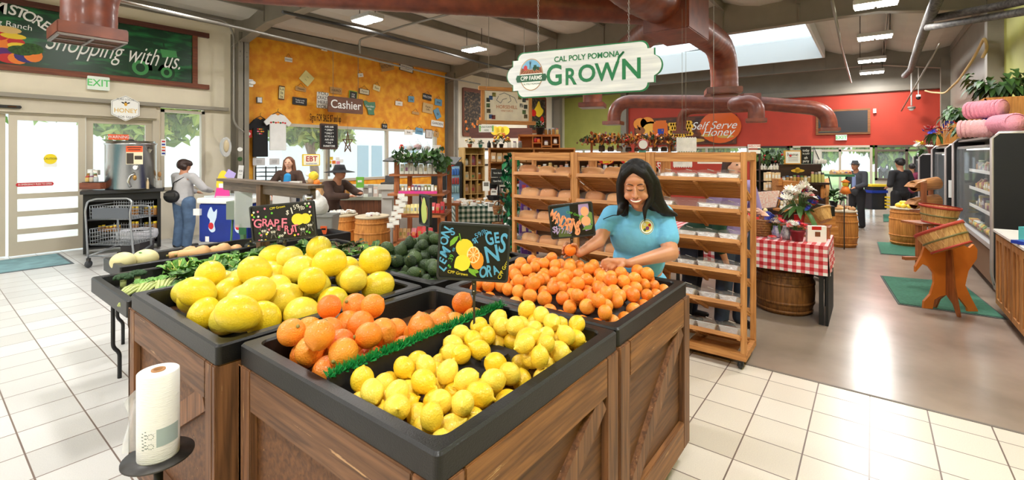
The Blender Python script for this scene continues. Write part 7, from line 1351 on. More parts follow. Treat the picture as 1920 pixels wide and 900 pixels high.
for i in range(5): o = MB(); o.tube([(0,0,0),(.06,0,.14),(.11,0,.29)],[.02,.032,.014],n=8); o = o.build('baguette',BRD); tag(o,'long baguette leaning in the bread basket','bread','leaning baguettes'); o.location = at(1541+i*2.5,372-i*1,7.55+i*.03)
us = Loc('green_tray_stand','slanted green tray of bread on crossed black legs','stand',1572,9.4); us.bx(1555,1596,327,331,-.1,.3,'tray',mat('tray_green',(60,120,80),.5)); MB().tube([(us.x(1560),0,0),(us.x(1588),0,us.z(331))],.012,n=5).tube([(us.x(1588),.1,0),(us.x(1560),.1,us.z(331))],.012,n=5).build('legs',BLK,us.t); row('pouch',1558,1594,327,9,5,9.4,'wrapped loaf on the slanted green tray','bread','loaves on the green tray',TAN,.9,dp=.12)
potted(1563,388,8.4,'dark spiky plant under the green tray',14,44,BLK,IVY,21,90)
barrel('barrel','honey coloured barrel with trays of packets beside the man in the hat',1577,8.9,.27,.66,topm=None); heap('packet','packet on top of the barrel beside the man in the hat','packet','packets on the far left barrel',1577,8.9,.68,.2,16,TAN,.1,6)
wb = Loc('wooden_bin','stepped wooden bins at the aisle end of the shelves','bin',1543,6.4); wb.bx(1530,1556,404,422,-.12,.3,'upper_bin',PIN,.004); wb.bx(1530,1557,422,438,-.16,.3,'lower_bin',PIN,.004); wb.bx(1546,1556,385,404,-.1,.2,'chalk_panel',BLK); wb.bx(1534,1552,438,520,-.1,.2,'plinth',BLK)
sc_w = Loc('scarecrow','small orange and yellow scarecrow doll standing near the hat man','doll',1585,8.5); MB().ell((0,0,sc_w.z(345)),(.05,.05,.055)).build('head',YEL,sc_w.t); MB().lathe([(0,sc_w.z(365)),(.09,sc_w.z(362)),(.05,sc_w.z(350)),(0,sc_w.z(349))],n=12).build('shirt',ORG,sc_w.t); [MB().tube([(x,0,sc_w.z(386)),(x*.8,0,sc_w.z(364))],.02,n=6).build('leg',mat('doll_white',(236,226,230),.6),sc_w.t) for x in (-.04,.04)]; MB().lathe([(0,sc_w.z(336)),(.075,sc_w.z(341)),(.06,sc_w.z(342)),(0,sc_w.z(341))],n=12).build('hat',ORG,sc_w.t); MB().tube([(0,.03,0),(0,.03,sc_w.z(350))],.01,n=5).build('stick',DKM,sc_w.t)
tt_ = Loc('tote_stack','stack of black totes with yellow and blue lids by the far door','totes',1650,12.9); tt_.bx(1635,1663,362,393,0,.3,'lower_tote',mat('tote_black',(40,42,50),.5),.01); tt_.bx(1634,1664,357,362,-.02,.32,'blue_lid',BLU); tt_.bx(1636,1662,350,357,0,.3,'upper_tote',mat('tote_black',(40,42,50),.5)); tt_.bx(1634,1664,346,350,-.02,.32,'yellow_lid',YEL)
for k in range(4): q = tt_.bx(1657,1664,368+k*6,371+k*6,-.2,-.03,'yellow_tray',YEL)
# ================================================================ RIGHT AISLE
MG = mat('mat_green',(62,118,94),.95,var=.2,vs=30)
def floor_mat(pts,label):
    P = [atz(x,y,0) for x,y in pts]; c = sum(P,Vector())/4; t = thing('floor_mat',label,'mat',(c.x,c.y,0)); 
    for nm,s,z,m_ in (('border',1.03,.004,mat('mat_border',(70,80,76),.8)),('pile',.985,.010,MG)):
        q = [(p-c)*s for p in P]; MB().add([(p.x,p.y,0) for p in q]+[(p.x,p.y,z) for p in q],[(0,1,2,3),(7,6,5,4),(0,4,5,1),(1,5,6,2),(2,6,7,3),(3,7,4,0)]).build(nm,m_,t)
floor_mat([(1653,518),(1686,570),(1885,598),(1800,530)],'green floor mat under the orange basket stand'); floor_mat([(1645,454),(1652,476),(1745,483),(1722,458)],'green floor mat behind the basket stands'); floor_mat([(1656,402),(1657,416),(1700,416),(1690,402)],'small green floor mat farther down the aisle by the man in black'); floor_mat([(1600,387),(1598,392),(1632,392),(1630,387)],'green door mat at the far exit door')
barrel('barrel','honey coloured barrel topped with yellow fruit beside the man in black',1700,8.95,.27,.70)
fruit('far_lemon','yellow fruit heaped on the barrel beside the man in black','fruit','yellow fruit on the right barrel',egg(.04,.045),LEM,None,[(fl(1700,8.95).x+math.cos(k*1.9)*.16*math.sqrt(k/20),fl(1700,8.95).y+math.sin(k*1.9)*.16*math.sqrt(k/20),.755+(.05 if k < 7 else 0)) for k in range(20)],rn)
# fridges: open fronted, facing the aisle (+Y)
PR = [rndmat('produce',[(120,160,70),(226,180,70),(240,200,80),(200,90,50),(210,220,160)],.5),rndmat('fridge_goods',[(226,170,80),(236,226,200),(70,90,130),(196,80,50),(180,190,150),(240,200,110)],.4)]
def case(x0,x1,yf,zt,label,n):
    yb = YR+.01; t = thing('refrigerated_case',label,'refrigerated case',(x0,yf,0)); D = yf-yb; BP = mat('case_black',(20,20,22),.7,bump=.3,bs=300); TRM = mat('case_trim',(196,188,186),.3,.5); L = x1-x0
    for xa,nm in ((0,'side_panel'),(L-.05,'far_side_panel')):
        pr = [(0,.16),(-.0,zt-.05),(-.05,zt),(-D,zt),(-D,0),(-.12,0),(-.12,.08)]; MB().add([(xa+dx,y,z) for dx in (0,.05) for y,z in pr],[tuple(range(7)),tuple(range(13,6,-1))]+[(i,(i+1) % 7,(i+1) % 7+7,i+7) for i in range(7)]).build(nm,BP,t)
        MB().tube([(xa+.02,-.12,.03),(xa+.02,-.02,.12),(xa+.02,.012,.3),(xa+.02,.012,zt-.06),(xa+.02,-.05,zt+.012),(xa+.02,-D+.01,zt+.012)],.022,n=8).build('edge_trim',TRM,t)
    MB().b((.05,-.30,zt-.16),(L-.05,-.04,zt-.12)).b((.05,-D,zt-.04),(L-.05,-.05,zt-.01)).build('canopy',mat('case_grey',(150,146,142),.4,.3),t); MB().b((.05,-D,.1),(L-.05,-D+.02,zt-.04)).build('back_wall',mat('case_back',(150,146,140),.5),t); MB().b((.05,-D,.1),(L-.05,-.03,.5)).build('front_panel',mat('case_wood_dark',(120,84,56),.5),t); MB().b((.05,-.05,.56),(L-.05,.01,.62)).build('rail',mat('case_rail',(214,214,214),.3,.4),t)
    for z in (.85,1.15,1.45): MB().b((.06,-D+.02,z),(L-.06,-.2,z+.02)).build('shelf',mat('case_shelf',(130,120,112),.4),t); MB().b((.06,-.2,z-.01),(L-.06,-.19,z+.04)).build('price_strip',WHT,t)
    MB().box((L/2,-.17,zt-.17),(L-.3,.05,.02)).build('light_tube',mat('case_tube',(255,250,240),.4,emit=2.5),t); MB().b((.06,-.035,.62),(L-.06,-.030,zt-.13)).build('glass_front',mat('case_glass',(230,240,245),.03,alpha=.12),t)
    rr = random.Random(n); k = int(L/.17)
    for zi,z in enumerate((.55,.87,1.17,1.47)):
        for i in range(k): good(['pouch','jar','box','bottle'][(zi+i // 3) % 4],(x0+.14+i*(L-.28)/k,yf-.3+(.08 if zi == 0 else 0),z),PI,.13,.11,rr.uniform(.1,.19) if zi else .09,['produce pack','deli item','dairy item','cheese or juice item'][zi]+' in '+label.split(',')[0],'food','food in '+label.split(',')[0]+' row %d' % zi,PR[0 if zi == 0 else 1])
    return t
case(8.03,11.5,-1.17,1.99,'the nearest black refrigerated case, tall with curved edge',1); case(11.75,14.3,-1.10,1.90,'the middle black refrigerated case, behind the nearest one',2); case(14.9,16.9,-.92,1.72,'the farthest black refrigerated case, near the red wall',3)
lb = thing('paper_notice','white notice with orange leaf taped on the middle black case','notice',(11.74,-1.22,1.1),-PI/2); MB().box((0,0,0),(.2,.004,.32)).build('sheet',WHT,lb); blobs2d([disc(.03,.03,10,.04,-.1)],ORG,lb,'leaf_print',y=-.003)
# cheese wheels and corn like goods already in the cases; counter cabinet in front right
cbn = thing('oak_cabinet','oak panelled cabinet with white counter top at the right edge','cabinet',(5.1,-1.10,0)); OK_ = wood('oak',(196,138,76),(156,100,48),ax='z'); MB().b((0,YR+1.11,.06),(2.28,-.02,.88)).build('carcass',OK_,cbn); MB().b((0,YR+1.11,0),(2.2,-.08,.06)).build('plinth',BLK,cbn); MB().b((-.0,YR+1.105,.88),(2.31,.03,.915)).build('countertop',mat('white_top',(232,228,222),.3),cbn,bevel=.006)
for i in range(6):
    x0 = .03+i*.375; f = MB(); f.b((x0,-.019,.10),(x0+.36,.0,.86)); d_ = f.build('door',OK_,cbn); f = MB()
    for a,b_ in (((x0,0,.10),(x0+.05,.014,.86)),((x0+.31,0,.10),(x0+.36,.014,.86)),((x0+.05,0,.10),(x0+.31,.014,.16)),((x0+.05,0,.80),(x0+.31,.014,.86)),((x0+.165,0,.16),(x0+.195,.012,.80))): f.b(a,b_)
    f.build('door_frame',OK_,d_)
for (px,dy,w_,h_,k_,l,m_) in ((1903,.0,.12,.14,'box','teal patterned carton on the white counter top',mat('teal_box',(90,190,190),.4)),(1896,.12,.16,.03,'box','flat blue book on the white counter top',BLU),(1912,.2,.09,.07,'jar','pale candle jar, front of the pair on the white counter',WGB),(1906,.1,.10,.08,'jar','cream candle jar, back of the pair on the white counter',mat('cream_jar',(236,220,170),.4)),(1917,.02,.08,.18,'box','orange and red carton at the photo edge on the counter',ORG)):
    v = atz(px,452,.916); good(k_,(v.x-dy*1.2,max(v.y,-1.6)+dy*.2-.1,.917),CAMZ,w_,w_*.8,h_,l,'packet',None,m_)
# crates and plants on top of the cases
def cubby(x0,x1,yf,z0,z1,label,n,m=OCM):
    t = thing('slat_crate',label,'crate',(x0,yf,z0)); L,D,H = x1-x0,yf-YR-.02,z1-z0; MB().b((0,-D,0),(L,0,.02)).b((0,-D,0),(L,-D+.015,H)).build('base_board',m,t); MB().b((0,-D,.02),(.02,0,H)).build('end_board',m,t); MB().b((L-.02,-D,.02),(L,0,H)).build('end_board',m,t)
    for k in range(1,n): MB().b((L*k/n-.008,-D+.015,.02),(L*k/n+.008,0,H)).build('divider',m,t)
    MB().b((0,-.02,H-.03),(L,0,H)).b((0,-D,H),(L,0,H+.012)).build('top_rail',m,t)
PLY = wood('ply_orange',(216,152,74),(186,120,52),ax='z'); cubby(9.0,10.4,-1.22,2.015,2.5,'tall plywood cubby crate on the nearest case',4,PLY); cubby(11.9,14.2,-1.15,1.925,2.3,'row of plywood cubbies on the middle case under the flags',7,PLY)
def plant_top(x,y,z,label,r_,seed,n=110):
    q = thing('trailing_plant',label,'plant',(x,y,z)); MB().lathe([(0,0),(.1,0),(.13,.12),(0,.12)],n=14).build('pot',mat('brown_pot',(90,66,50),.6),q); m_ = MB(); rr = random.Random(seed)
    for k in range(n): a = rr.uniform(0,6.28); v = Vector((math.cos(a),math.sin(a),rr.uniform(-.1,.8))); leafmesh(m_,v*r_*rr.uniform(.2,.8)+Vector((0,0,.14)),v,r_*.3,r_*.11,1.2,rr.randrange(2),rr,3)
    m_.build('leaves',IVY,q)
plant_top(9.5,-1.45,2.515,'big dark trailing plant on the tall plywood crate',.42,3,150); plant_top(11.3,-1.35,2.0,'trailing plant between the plywood crates',.3,4); plant_top(12.6,-1.4,2.315,'bushy green plant over the row of cubbies',.4,5,150)
YM = lambda n,c: mat(n,c,.9,bump=1,bs=60)
for i,(x,y,z,l,m_) in enumerate(((8.35,-1.32,2.12,'pink rolled yarn blanket nearest on the black case',YM('yarn_pink',(240,160,180))),(8.75,-1.34,2.12,'royal blue rolled yarn blanket between the pink ones',YM('yarn_blue',(50,50,180))),(9.1-.3,-1.2,2.34,'pink rolled yarn blanket stacked on top',YM('yarn_pink',(240,160,180))),(8.62,-1.12,2.08,'pale pink yarn roll at the case front edge',YM('yarn_pale',(244,186,190))))):
    o = MB(); pts = [(math.cos(a)*(.02+a*.0085),(a % 1)*.0,math.sin(a)*(.02+a*.0085)) for a in [k*.4 for k in range(34)]]; o.tube([(-.2,0,0),(0,0,0),(.2,0,0)],[.10,.115,.10],n=18)
    for k in range(9): o.lathe([(.11,-.018),(.122,0),(.11,.018)],(-.18+k*.045,0,0),n=18,M=Matrix.Rotation(PI/2,4,'Y'))
    o = o.build('yarn_roll',m_); tag(o,l,'yarn roll'); o.location = (x,y,z); o.rotation_euler = (0,0,.3+i*.3)
for i in range(5):
    q = thing('small_flag','small striped american flag stuck in the row of cubbies','flag',(11.9+i*.12,-1.12,2.1+(i % 2)*.05),rot=Euler((.0,R(25-i*9),CAMZ)),group='small flags on the cubbies'); MB().tube([(0,0,-.15),(0,0,.24)],.004,n=5).build('stick',TAN,q)
    for k in range(7): MB().b((0,0,.09+k*.02),(.2,.003,.11+k*.02)).build('stripe',RED if k % 2 == 0 else WHT,q)
    MB().b((0,-.002,.15),(.08,0,.23)).build('canton',BF_,q)
flowers('flag_flowers','red white and blue flowers beside the small flags',(13.2,-1.05,2.1),[RF_,WF_,BF_,RF_],22,.22,.07,14,.05); flowers('yellow_roses','yellow and white roses on the farthest black case',(14.95,-.95,1.74),[mat('rose_yellow',(246,206,40),.6),WF_],9,.2,.08,15,.12)
q = wicker(1733,281,13.0,34,28,'dark twig basket with handle on the farthest case',True,mat('twig_red',(96,46,36),.8)); q.location = (15.6,-1.3,1.735)
# bushel basket stands, wooden chutes
OP = mat('stand_orange',(216,122,40),.5,var=.15,vs=3)
def bushel(t,r0,r1,h_,M):
    n = 26; o = MB(); 
    for k in range(n):
        a0,a1 = 2*PI*k/n+.015,2*PI*(k+1)/n-.015; vs = []
        for rr_,z in ((r0,0),((r0+r1)/2+.006,h_*.5),(r1,h_)): vs += [(rr_*math.cos(a0),rr_*math.sin(a0),z),(rr_*math.cos(a1),rr_*math.sin(a1),z)]
        vs += [(x*.97,y*.97,z) for x,y,z in vs]; o.add(vs,[(0,1,3,2),(2,3,5,4),(6,8,9,7),(8,10,11,9),(0,2,8,6),(2,4,10,8),(1,7,9,3),(3,9,11,5)],0,False,M)
    o.build('slats',SPL,t); MB().cyl((0,0,.0),r0,.012,n=26,M=M).build('bottom',SPL,t) if False else MB().add(*[[(M @ Vector((r0*math.cos(2*PI*k/26),r0*math.sin(2*PI*k/26),.005))) for k in range(26)],[tuple(range(26))]]).build('bottom',SPL,t)
    for z,m_,w_ in ((h_,mat('rim_red',(176,60,44),.6),.016),(h_*.5,mat('band_green',(110,104,60),.6),.009),(.012,mat('rim_red',(176,60,44),.6),.010)):
        rz = r0+(r1-r0)*z/h_+.004; MB().lathe([(rz,z-w_),(rz+.007,z-w_),(rz+.007,z+w_),(rz-.002,z+w_)],n=30,M=None).build('band',m_,t).matrix_local = M
st = Loc('basket_stand','orange cut out wooden stand holding the tilted bushel basket','stand',1775,5.15); prof = [(1732,578),(1733,565),(1745,552),(1752,530),(1751,512),(1742,500),(1730,495),(1717,510),(1717,500),(1728,480),(1734,462),(1745,455),(1790,452),(1818,465),(1826,458),(1833,468),(1832,485),(1816,508),(1810,535),(1822,560),(1834,582),(1834,594),(1815,592),(1814,578),(1800,560),(1790,552),(1778,552),(1762,556),(1752,562),(1749,579)]
prof = [(x,min(y,590)) for x,y in prof]; MB().prism([(st.x(x),st.z(y) if y < 575 else max(0,st.z(y))) for x,y in prof[::-1]],.025,0).build('cut_out_board',OP,st.t); p2 = MB(); p2.prism([(-.16,0),(-.13,0),(-.08,.12),(0,.2),(.08,.12),(.13,0),(.16,0),(.10,.3),(.06,.7),(-.06,.7),(-.10,.3)],.022,0,Matrix.Rotation(PI/2,4,'Z') @ Matrix.Translation((.0,-.01,0))); p2.build('cross_board',wood('stand_brown',(170,100,48),(130,72,34),ax='z'),st.t)
bk_ = thing('bushel_basket','tilted bushel basket with red rims on the orange stand','basket',at(1772,448,5.0)); Mt = Matrix.Rotation(CAMZ,4,'Z') @ Matrix.Rotation(R(-15),4,'Y') @ Matrix.Rotation(R(-26),4,'X') @ Matrix.Translation((0,0,-.11)); bushel(bk_,.17,.215,.22,Mt)
bk2 = thing('bushel_basket','upright open bushel basket behind the tilted one','basket',at(1758,402,6.0)); bushel(bk2,.15,.20,.22,Matrix.Translation((0,0,-.12)) @ Matrix.Rotation(R(6),4,'X'))
s2 = Loc('wooden_pedestal','brown wooden pedestal with scroll feet behind the orange stand','stand',1728,6.2); s2.bx(1722,1729,422,495,0,.05,'post',DWZ); s2.bx(1698,1745,482,488,-.0,.06,'foot',DW); s2.bx(1718,1790,418,422,-.1,.25,'top_board',DW); MB().tube([(s2.x(1790),.1,0),(s2.x(1780),.1,s2.z(440))],.02,n=6).build('leg',DWZ,s2.t)
ch = Loc('chute_display','wooden frame with stacked log shaped chutes behind the baskets','display',1745,7.6); CHT = wood('chute',(196,136,74),(150,96,48))
for y in (347,380): MB().lathe([(.08,-.2),(.092,-.2),(.105,.2),(.093,.2)],(ch.x(1745),.1,ch.z(y)),n=18,M=Matrix.Rotation(R(82),4,'Y')).build('chute',CHT,ch.t); MB().prism([(ch.x(1714),ch.z(y+4)),(ch.x(1722),ch.z(y-4)),(ch.x(1738),ch.z(y-9)),(ch.x(1738),ch.z(y+9))],.2,0).build('scoop_lip',CHT,ch.t)
ch.bx(1725,1732,342,470,-.06,-.01,'post',DWZ); ch.bx(1766,1771,342,470,.2,.25,'post',DWZ); ch.bx(1725,1771,395,400,0,.2,'brace',DW)
# ================================================================ PEOPLE
SKIN = mat('skin',(196,136,104),.5,sss=.08); SKL = mat('skin_light',(222,172,146),.5,sss=.08); SKD = mat('skin_tan',(186,130,98),.5,sss=.08)
def hairm(n,c): return mat(n,c,.35,bump=.5,bs=40,stretch=(6,6,.4))
def figure(label,px,d,H,rz,pose,cols,hair,skin=SKL,z0=0,hat=None,group=None,vox=.014):
    """standing figure; local -y is the way it faces; pose overrides joints (fractions of H)"""
    o = fl(px,d,z0); t = thing('person',label,'person',o,CAMZ+rz)
    J = dict(hipL=(.055,0,.52),hipR=(-.055,0,.52),kneeL=(.06,-.01,.28),kneeR=(-.06,-.01,.28),ankL=(.06,.02,.045),ankR=(-.06,.02,.045),pel=(0,0,.54),waist=(0,.0,.62),chest=(0,.0,.735),shL=(.105,0,.80),shR=(-.105,0,.80),elL=(.135,.01,.63),elR=(-.135,.01,.63),haL=(.12,-.06,.49),haR=(-.12,-.06,.49),neck=(0,.0,.845),head=(0,-.01,.925))
    J.update(pose); V = {k: Vector(v)*H for k,v in J.items()}; h = H
    def seg(a,b_,r0,r1): return ('c',V[a],r0*h,V[b_],r1*h)
    hd = V['head']; body = [('e',hd,(.043*h,.052*h,.062*h)),('e',hd+Vector((0,-.012,-.035))*h,(.032*h,.036*h,.035*h)),('e',hd+Vector((0,-.055,-.012))*h,(.008*h,.012*h,.012*h)),('c',hd+Vector((0,.01,-.03))*h,.03*h,V['neck'],.034*h),seg('neck','chest',.036,.055),seg('chest','waist',.07,.065),seg('waist','pel',.065,.07)]
    body += [('e',hd+Vector((s*.044,.0,-.008))*h,(.006*h,.01*h,.016*h)) for s in (-1,1)]
    for s in 'LR':
        body += [seg('chest','sh'+s,.04,.034),seg('sh'+s,'el'+s,.030,.024),seg('el'+s,'ha'+s,.024,.015),seg('pel','hip'+s,.05,.05),seg('hip'+s,'knee'+s,.05,.033),seg('knee'+s,'ank'+s,.033,.022),('c',V['ank'+s]+Vector((0,.01,-.02))*h,.02*h,V['ank'+s]+Vector((0,-.09,-.028))*h,.014*h)]
        fd = (V['ha'+s]-V['el'+s]).normalized(); sd = fd.cross(Vector((0,0,1))).normalized() if abs(fd.z) < .95 else Vector((0,1,0)); pm = V['ha'+s]+fd*.025*h; body.append(('c',V['ha'+s],.014*h,pm,.016*h))
        for k,(o_,l_) in enumerate(((-.016,.036),(-.006,.042),(.005,.040),(.015,.032))): body.append(('c',pm+sd*o_*h,.0052*h,pm+sd*o_*1.3*h+fd*l_*h+Vector((0,0,-.008*h)),.0042*h))
        body.append(('c',V['ha'+s]+sd*.012*h,.006*h,V['ha'+s]+sd*.034*h+fd*.02*h,.005*h))
    blob('body',body,skin,t,vox,2)
    sh,pa,shoe = cols[:3]; g = .012
    def hull(lst,m_,nm,v=vox): blob(nm,[('c',p[1],p[2]+g*h,p[3],p[4]+g*h) if p[0] == 'c' else p for p in lst],m_,t,v,5)
    sl = cols[3] if len(cols) > 3 else 1.0; torso = [seg('chest','waist',.068,.068),seg('waist','pel',.07,.074),seg('shL','shR',.030,.030),('e',V['chest'],(.088*h,.072*h,.10*h))]
    for s in 'LR':
        torso.append(seg('sh'+s,'el'+s,.031,.027) if sl >= .5 else ('c',V['sh'+s],.034*h,V['sh'+s].lerp(V['el'+s],.65),.032*h))
        if sl >= 1: torso.append(('c',V['el'+s],.027*h,V['el'+s].lerp(V['ha'+s],.85),.021*h))
    hull(torso,sh,'top'); legs = [seg('pel','waist',.06,.052)]
    for s in 'LR': legs += [seg('hip'+s,'knee'+s,.052,.038),('c',V['knee'+s],.038*h,V['ank'+s]+Vector((0,0,-.01))*h,.03*h)]
    hull(legs,pa,'trousers')
    for s in 'LR': a = V['ank'+s]; blob('shoe',[('c',(a.x,a.y+.02*h,.02*h),.022*h,(a.x,a.y-.10*h,.018*h),.018*h)],shoe,t,.01,2)
    hm,style = hair; hp = [('e',hd+Vector((0,.014,.016))*h,(.052*h,.056*h,.056*h))]
    if style == 'curly': rr = random.Random(4); hp += [('e',hd+(Vector((rr.gauss(0,1),rr.gauss(0,1)+.5,rr.gauss(0,1)+.4)).normalized()*.05*h),(.022*h,)*3) for _ in range(34)]
    if style == 'long': hp += [('c',hd+Vector((s*.042,.012,.02))*h,.022*h,V['neck']+Vector((s*.065,.005,-.05))*h,.02*h) for s in (-1,1)]+[('c',hd+Vector((0,.045,0))*h,.04*h,V['neck']+Vector((0,.05,-.06))*h,.035*h)]
    blob('hair',hp,hm,t,.011,2)
    if style != 'back':
        e = MB(); [e.ell(hd+Vector((s*.018,-.0505,.006))*h,(.007*h,.004*h,.004*h)) for s in (-1,1)]; e.build('eyes',mat('eye_dark',(30,22,20),.3),t); e = MB(); e.ell(hd+Vector((0,-.048,-.034))*h,(.014*h,.006*h,.004*h)); e.build('mouth',mat('lips',(170,80,76),.5),t)
    if hat:
        m_,kind = hat; c = hd+Vector((0,.005,.030))*h
        if kind == 'wide': pr = [(0,.055),(.040,.052),(.052,.01),(.056,-.004),(.125,-.022),(.128,-.026),(.055,-.012)]
        elif kind == 'fedora': pr = [(0,.045),(.035,.047),(.048,.0),(.075,-.006),(.074,-.010),(.05,-.008)]
        else: pr = [(0,.045),(.03,.042),(.052,.02),(.056,-.012),(.05,-.014)]
        MB().lathe([(a*h,b_*h) for a,b_ in pr],c,n=24).build('hat',m_,t)
        if kind == 'cap': MB().ell(c+Vector((0,-.06,-.01))*h,(.035*h,.04*h,.006*h)).build('cap_peak',m_,t)
    return t,V,h
BR = mat('brown_coat',(74,52,42),.85,var=.2,vs=12); JN = mat('jeans',(92,118,152),.8,var=.25,vs=10); JD = mat('dark_jeans',(52,64,88),.8,var=.25,vs=12); BC = mat('black_cloth',(28,28,32),.85,var=.2,vs=8); GS = mat('grey_sweater',(190,188,190),.9,bump=.3,bs=80); SH = mat('shoe_black',(24,22,22),.5)
t,V,h = figure('woman in a grey sweater and jeans at the honey counter, seen from behind',345,8.75,1.66,PI-.35,dict(haL=(.09,-.2,.60),elL=(.16,-.05,.66),haR=(-.07,-.22,.62),elR=(-.15,-.08,.66)),(GS,JN,SH),(hairm('hair_dark_brown',(52,32,26)),'curly'),SKIN); t.scale = (1.25,1.15,1)
MB().tube([V['shR']+Vector((.03,0,.05)),V['chest']+Vector((0,.16,.0)),V['waist']+Vector((.17,.08,-.02)),V['pel']+Vector((.2,.0,.05))],.009,n=6).build('bag_strap',BLK,t); b_ = thing('shoulder_bag','black shoulder bag hanging at the hip of the woman in grey','bag',t.matrix_basis @ (Matrix.Identity(4)).to_translation()); b_.location = fl(322,8.6,.96); b_.rotation_euler = (0,0,CAMZ); MB().ell((0,0,0),(.15,.07,.12),sub=3).build('body',BLK,b_); MB().box((0,-.06,.04),(.2,.02,.06)).build('flap',DKM,b_)
t,V,h = figure('young woman cashier with blue top and brown hooded jacket smiling behind the counter',542,9.05,1.70,.15,dict(haL=(.10,-.2,.58),elL=(.17,-.05,.66),haR=(-.14,-.16,.56),elR=(-.19,-.04,.66)),(BR,JD,SH),(hairm('hair_brown',(110,66,40)),'long'),SKL)
blob('blue_top',[('c',V['chest']+Vector((.0,-.085,.06)),.07,V['waist']+Vector((0,-.10,0)),.09)],mat('cashier_blue',(40,140,200),.8),t,.014,3); MB().ell(V['head']+Vector((0,-.082,-.055)),(.022,.006,.006)).build('smile',WHT,t)
t,V,h = figure('customer in a wide black sun hat and brown coat leaning over the counter',618,7.75,1.58,1.15,dict(chest=(0,-.06,.72),waist=(0,-.01,.62),shL=(.105,-.07,.79),shR=(-.105,-.07,.79),neck=(0,-.09,.84),head=(0,-.12,.91),elL=(.14,-.16,.70),haL=(.06,-.29,.70),elR=(-.14,-.16,.68),haR=(-.06,-.28,.68)),(BR,BC,SH),(hairm('hair_grey',(90,74,64)),'short'),SKIN,hat=(mat('hat_black',(30,30,34),.85),'wide')); t.scale = (1.2,1.2,1)
t,V,h = figure('older man in a black fedora and dark jacket looking down by the far barrel',1607,11.1,1.60,-1.2,dict(head=(0,-.05,.915),neck=(0,-.02,.845),haL=(.07,-.15,.60),elL=(.13,-.03,.64),haR=(-.07,-.15,.58),elR=(-.13,-.03,.64)),(mat('dark_jacket',(60,62,68),.85),BC,SH),(hairm('hair_white',(150,140,134)),'short'),SKD,hat=(mat('hat_black',(30,30,34),.85),'fedora')); blob('blue_shirt',[('c',V['chest']+Vector((0,-.10,.03)),.045,V['waist']+Vector((0,-.10,-.02)),.05)],mat('shirt_bluegrey',(130,146,190),.8),t,.014,2)
figure('man in black shirt trousers and black cap walking away down the aisle',1688,10.25,1.66,PI,dict(haL=(.10,-.1,.60),elL=(.15,.02,.64),haR=(-.11,-.1,.60),elR=(-.15,.02,.64),kneeR=(-.07,-.06,.29),ankR=(-.08,.06,.05)),(BC,BC,SH,.6),(hairm('hair_black',(22,18,18)),'back'),SKD,hat=(mat('cap_black',(26,26,30),.8),'cap'))
figure('person in a burgundy top mostly hidden behind the man in black',1710,12.4,1.5,PI-.6,{},(mat('burgundy',(130,46,76),.8),BC,SH),(hairm('hair_black',(22,18,18)),'back'),SKD)
figure('person in dark clothes and grey hat standing outside the far window',1656,17.0+6.5,1.75,2.6,dict(haL=(.1,-.12,.6)),(mat('dusky',(90,84,110),.8),BC,SH),(hairm('hair_black',(22,18,18)),'back'),SKD,hat=(mat('hat_grey',(120,124,130),.8),'fedora'))  # dark figure showing in the window glass, modelled as a body beyond it
figure('young woman in a lilac top and jeans standing behind the right bread rack',1374,4.78,1.76,.2,dict(haL=(.09,-.13,.66),elL=(.15,.0,.66),haR=(-.02,-.14,.68),elR=(-.14,.0,.66)),(mat('lilac_top',(150,132,190),.8),JD,SH,.6),(hairm('hair_dark',(60,34,34)),'long'),SKL,vox=.012)
figure('person in a dark green shirt bending down behind the right bread rack',1296,5.0,1.62,.9,dict(chest=(0,-.16,.62),waist=(0,-.06,.58),shL=(.10,-.2,.64),shR=(-.10,-.2,.64),neck=(0,-.26,.66),head=(0,-.31,.66),elL=(.13,-.22,.50),haL=(.12,-.24,.36),elR=(-.13,-.22,.50),haR=(-.12,-.26,.38)),(mat('forest',(20,62,46),.85),mat('navy',(28,32,52),.85),SH,.6),(hairm('hair_black',(22,18,18)),'short'),SKD)
# ---------------------------------------------------------------- the smiling woman over the mandarins
go = fl(1198,3.0); GT = thing('person','smiling woman with long black hair and blue tee shirt picking mandarins','person',go)
def g(px,py,d): return at(px,py,d)-go
Fw,Rt = Vector((CY,SY,0)),Vector((SY,-CY,0)); fdir = (-Fw*.90-Rt*.30+Vector((0,0,-.30))).normalized(); up = (Vector((0,0,1))-Rt*.04); xr = (-fdir).cross(up).normalized()*1; xr = up.cross(fdir).normalized(); up = fdir.cross(xr).normalized()
hc = g(1193,345,2.86); HMt = Matrix((( xr.x,-fdir.x,up.x,hc.x),(xr.y,-fdir.y,up.y,hc.y),(xr.z,-fdir.z,up.z,hc.z),(0,0,0,1))); he = HMt.to_euler()
def H3(x,y,z): return HMt @ Vector((x,y,z))
def he_(x,y,z,r): return ('e',H3(x,y,z),r,he)
def hc_(a,ra,b_,rb): return ('c',H3(*a),ra,H3(*b_),rb)
Ce = (0,0,CAMZ)
SR,SL_ = g(1147,403,3.0),g(1243,402,2.95); ER,EL = g(1122,453,2.88),g(1257,474,2.82); WR_,WL = g(1086,475,2.80),g(1179,494,2.70)
headp = [he_(0,.012,.02,(.084,.10,.105)),he_(0,-.015,-.03,(.076,.082,.102)),he_(0,-.032,-.088,(.050,.05,.042)),he_(0,-.064,-.118,(.022,.02,.016)),he_(0,-.07,.045,(.055,.025,.03))]+[he_(s*.043,-.064,-.052,(.028,.026,.026)) for s in (-1,1)]+[he_(s*.034,-.083,.002,(.019,.012,.011)) for s in (-1,1)]+[he_(s*.033,-.083,.026,(.026,.010,.008)) for s in (-1,1)]+[hc_((0,-.092,.012),.008,(0,-.118,-.036),.0125)]+[he_(s*.013,-.103,-.040,(.010,.011,.008)) for s in (-1,1)]+[he_(0,-.088,-.072,(.034,.018,.020))]
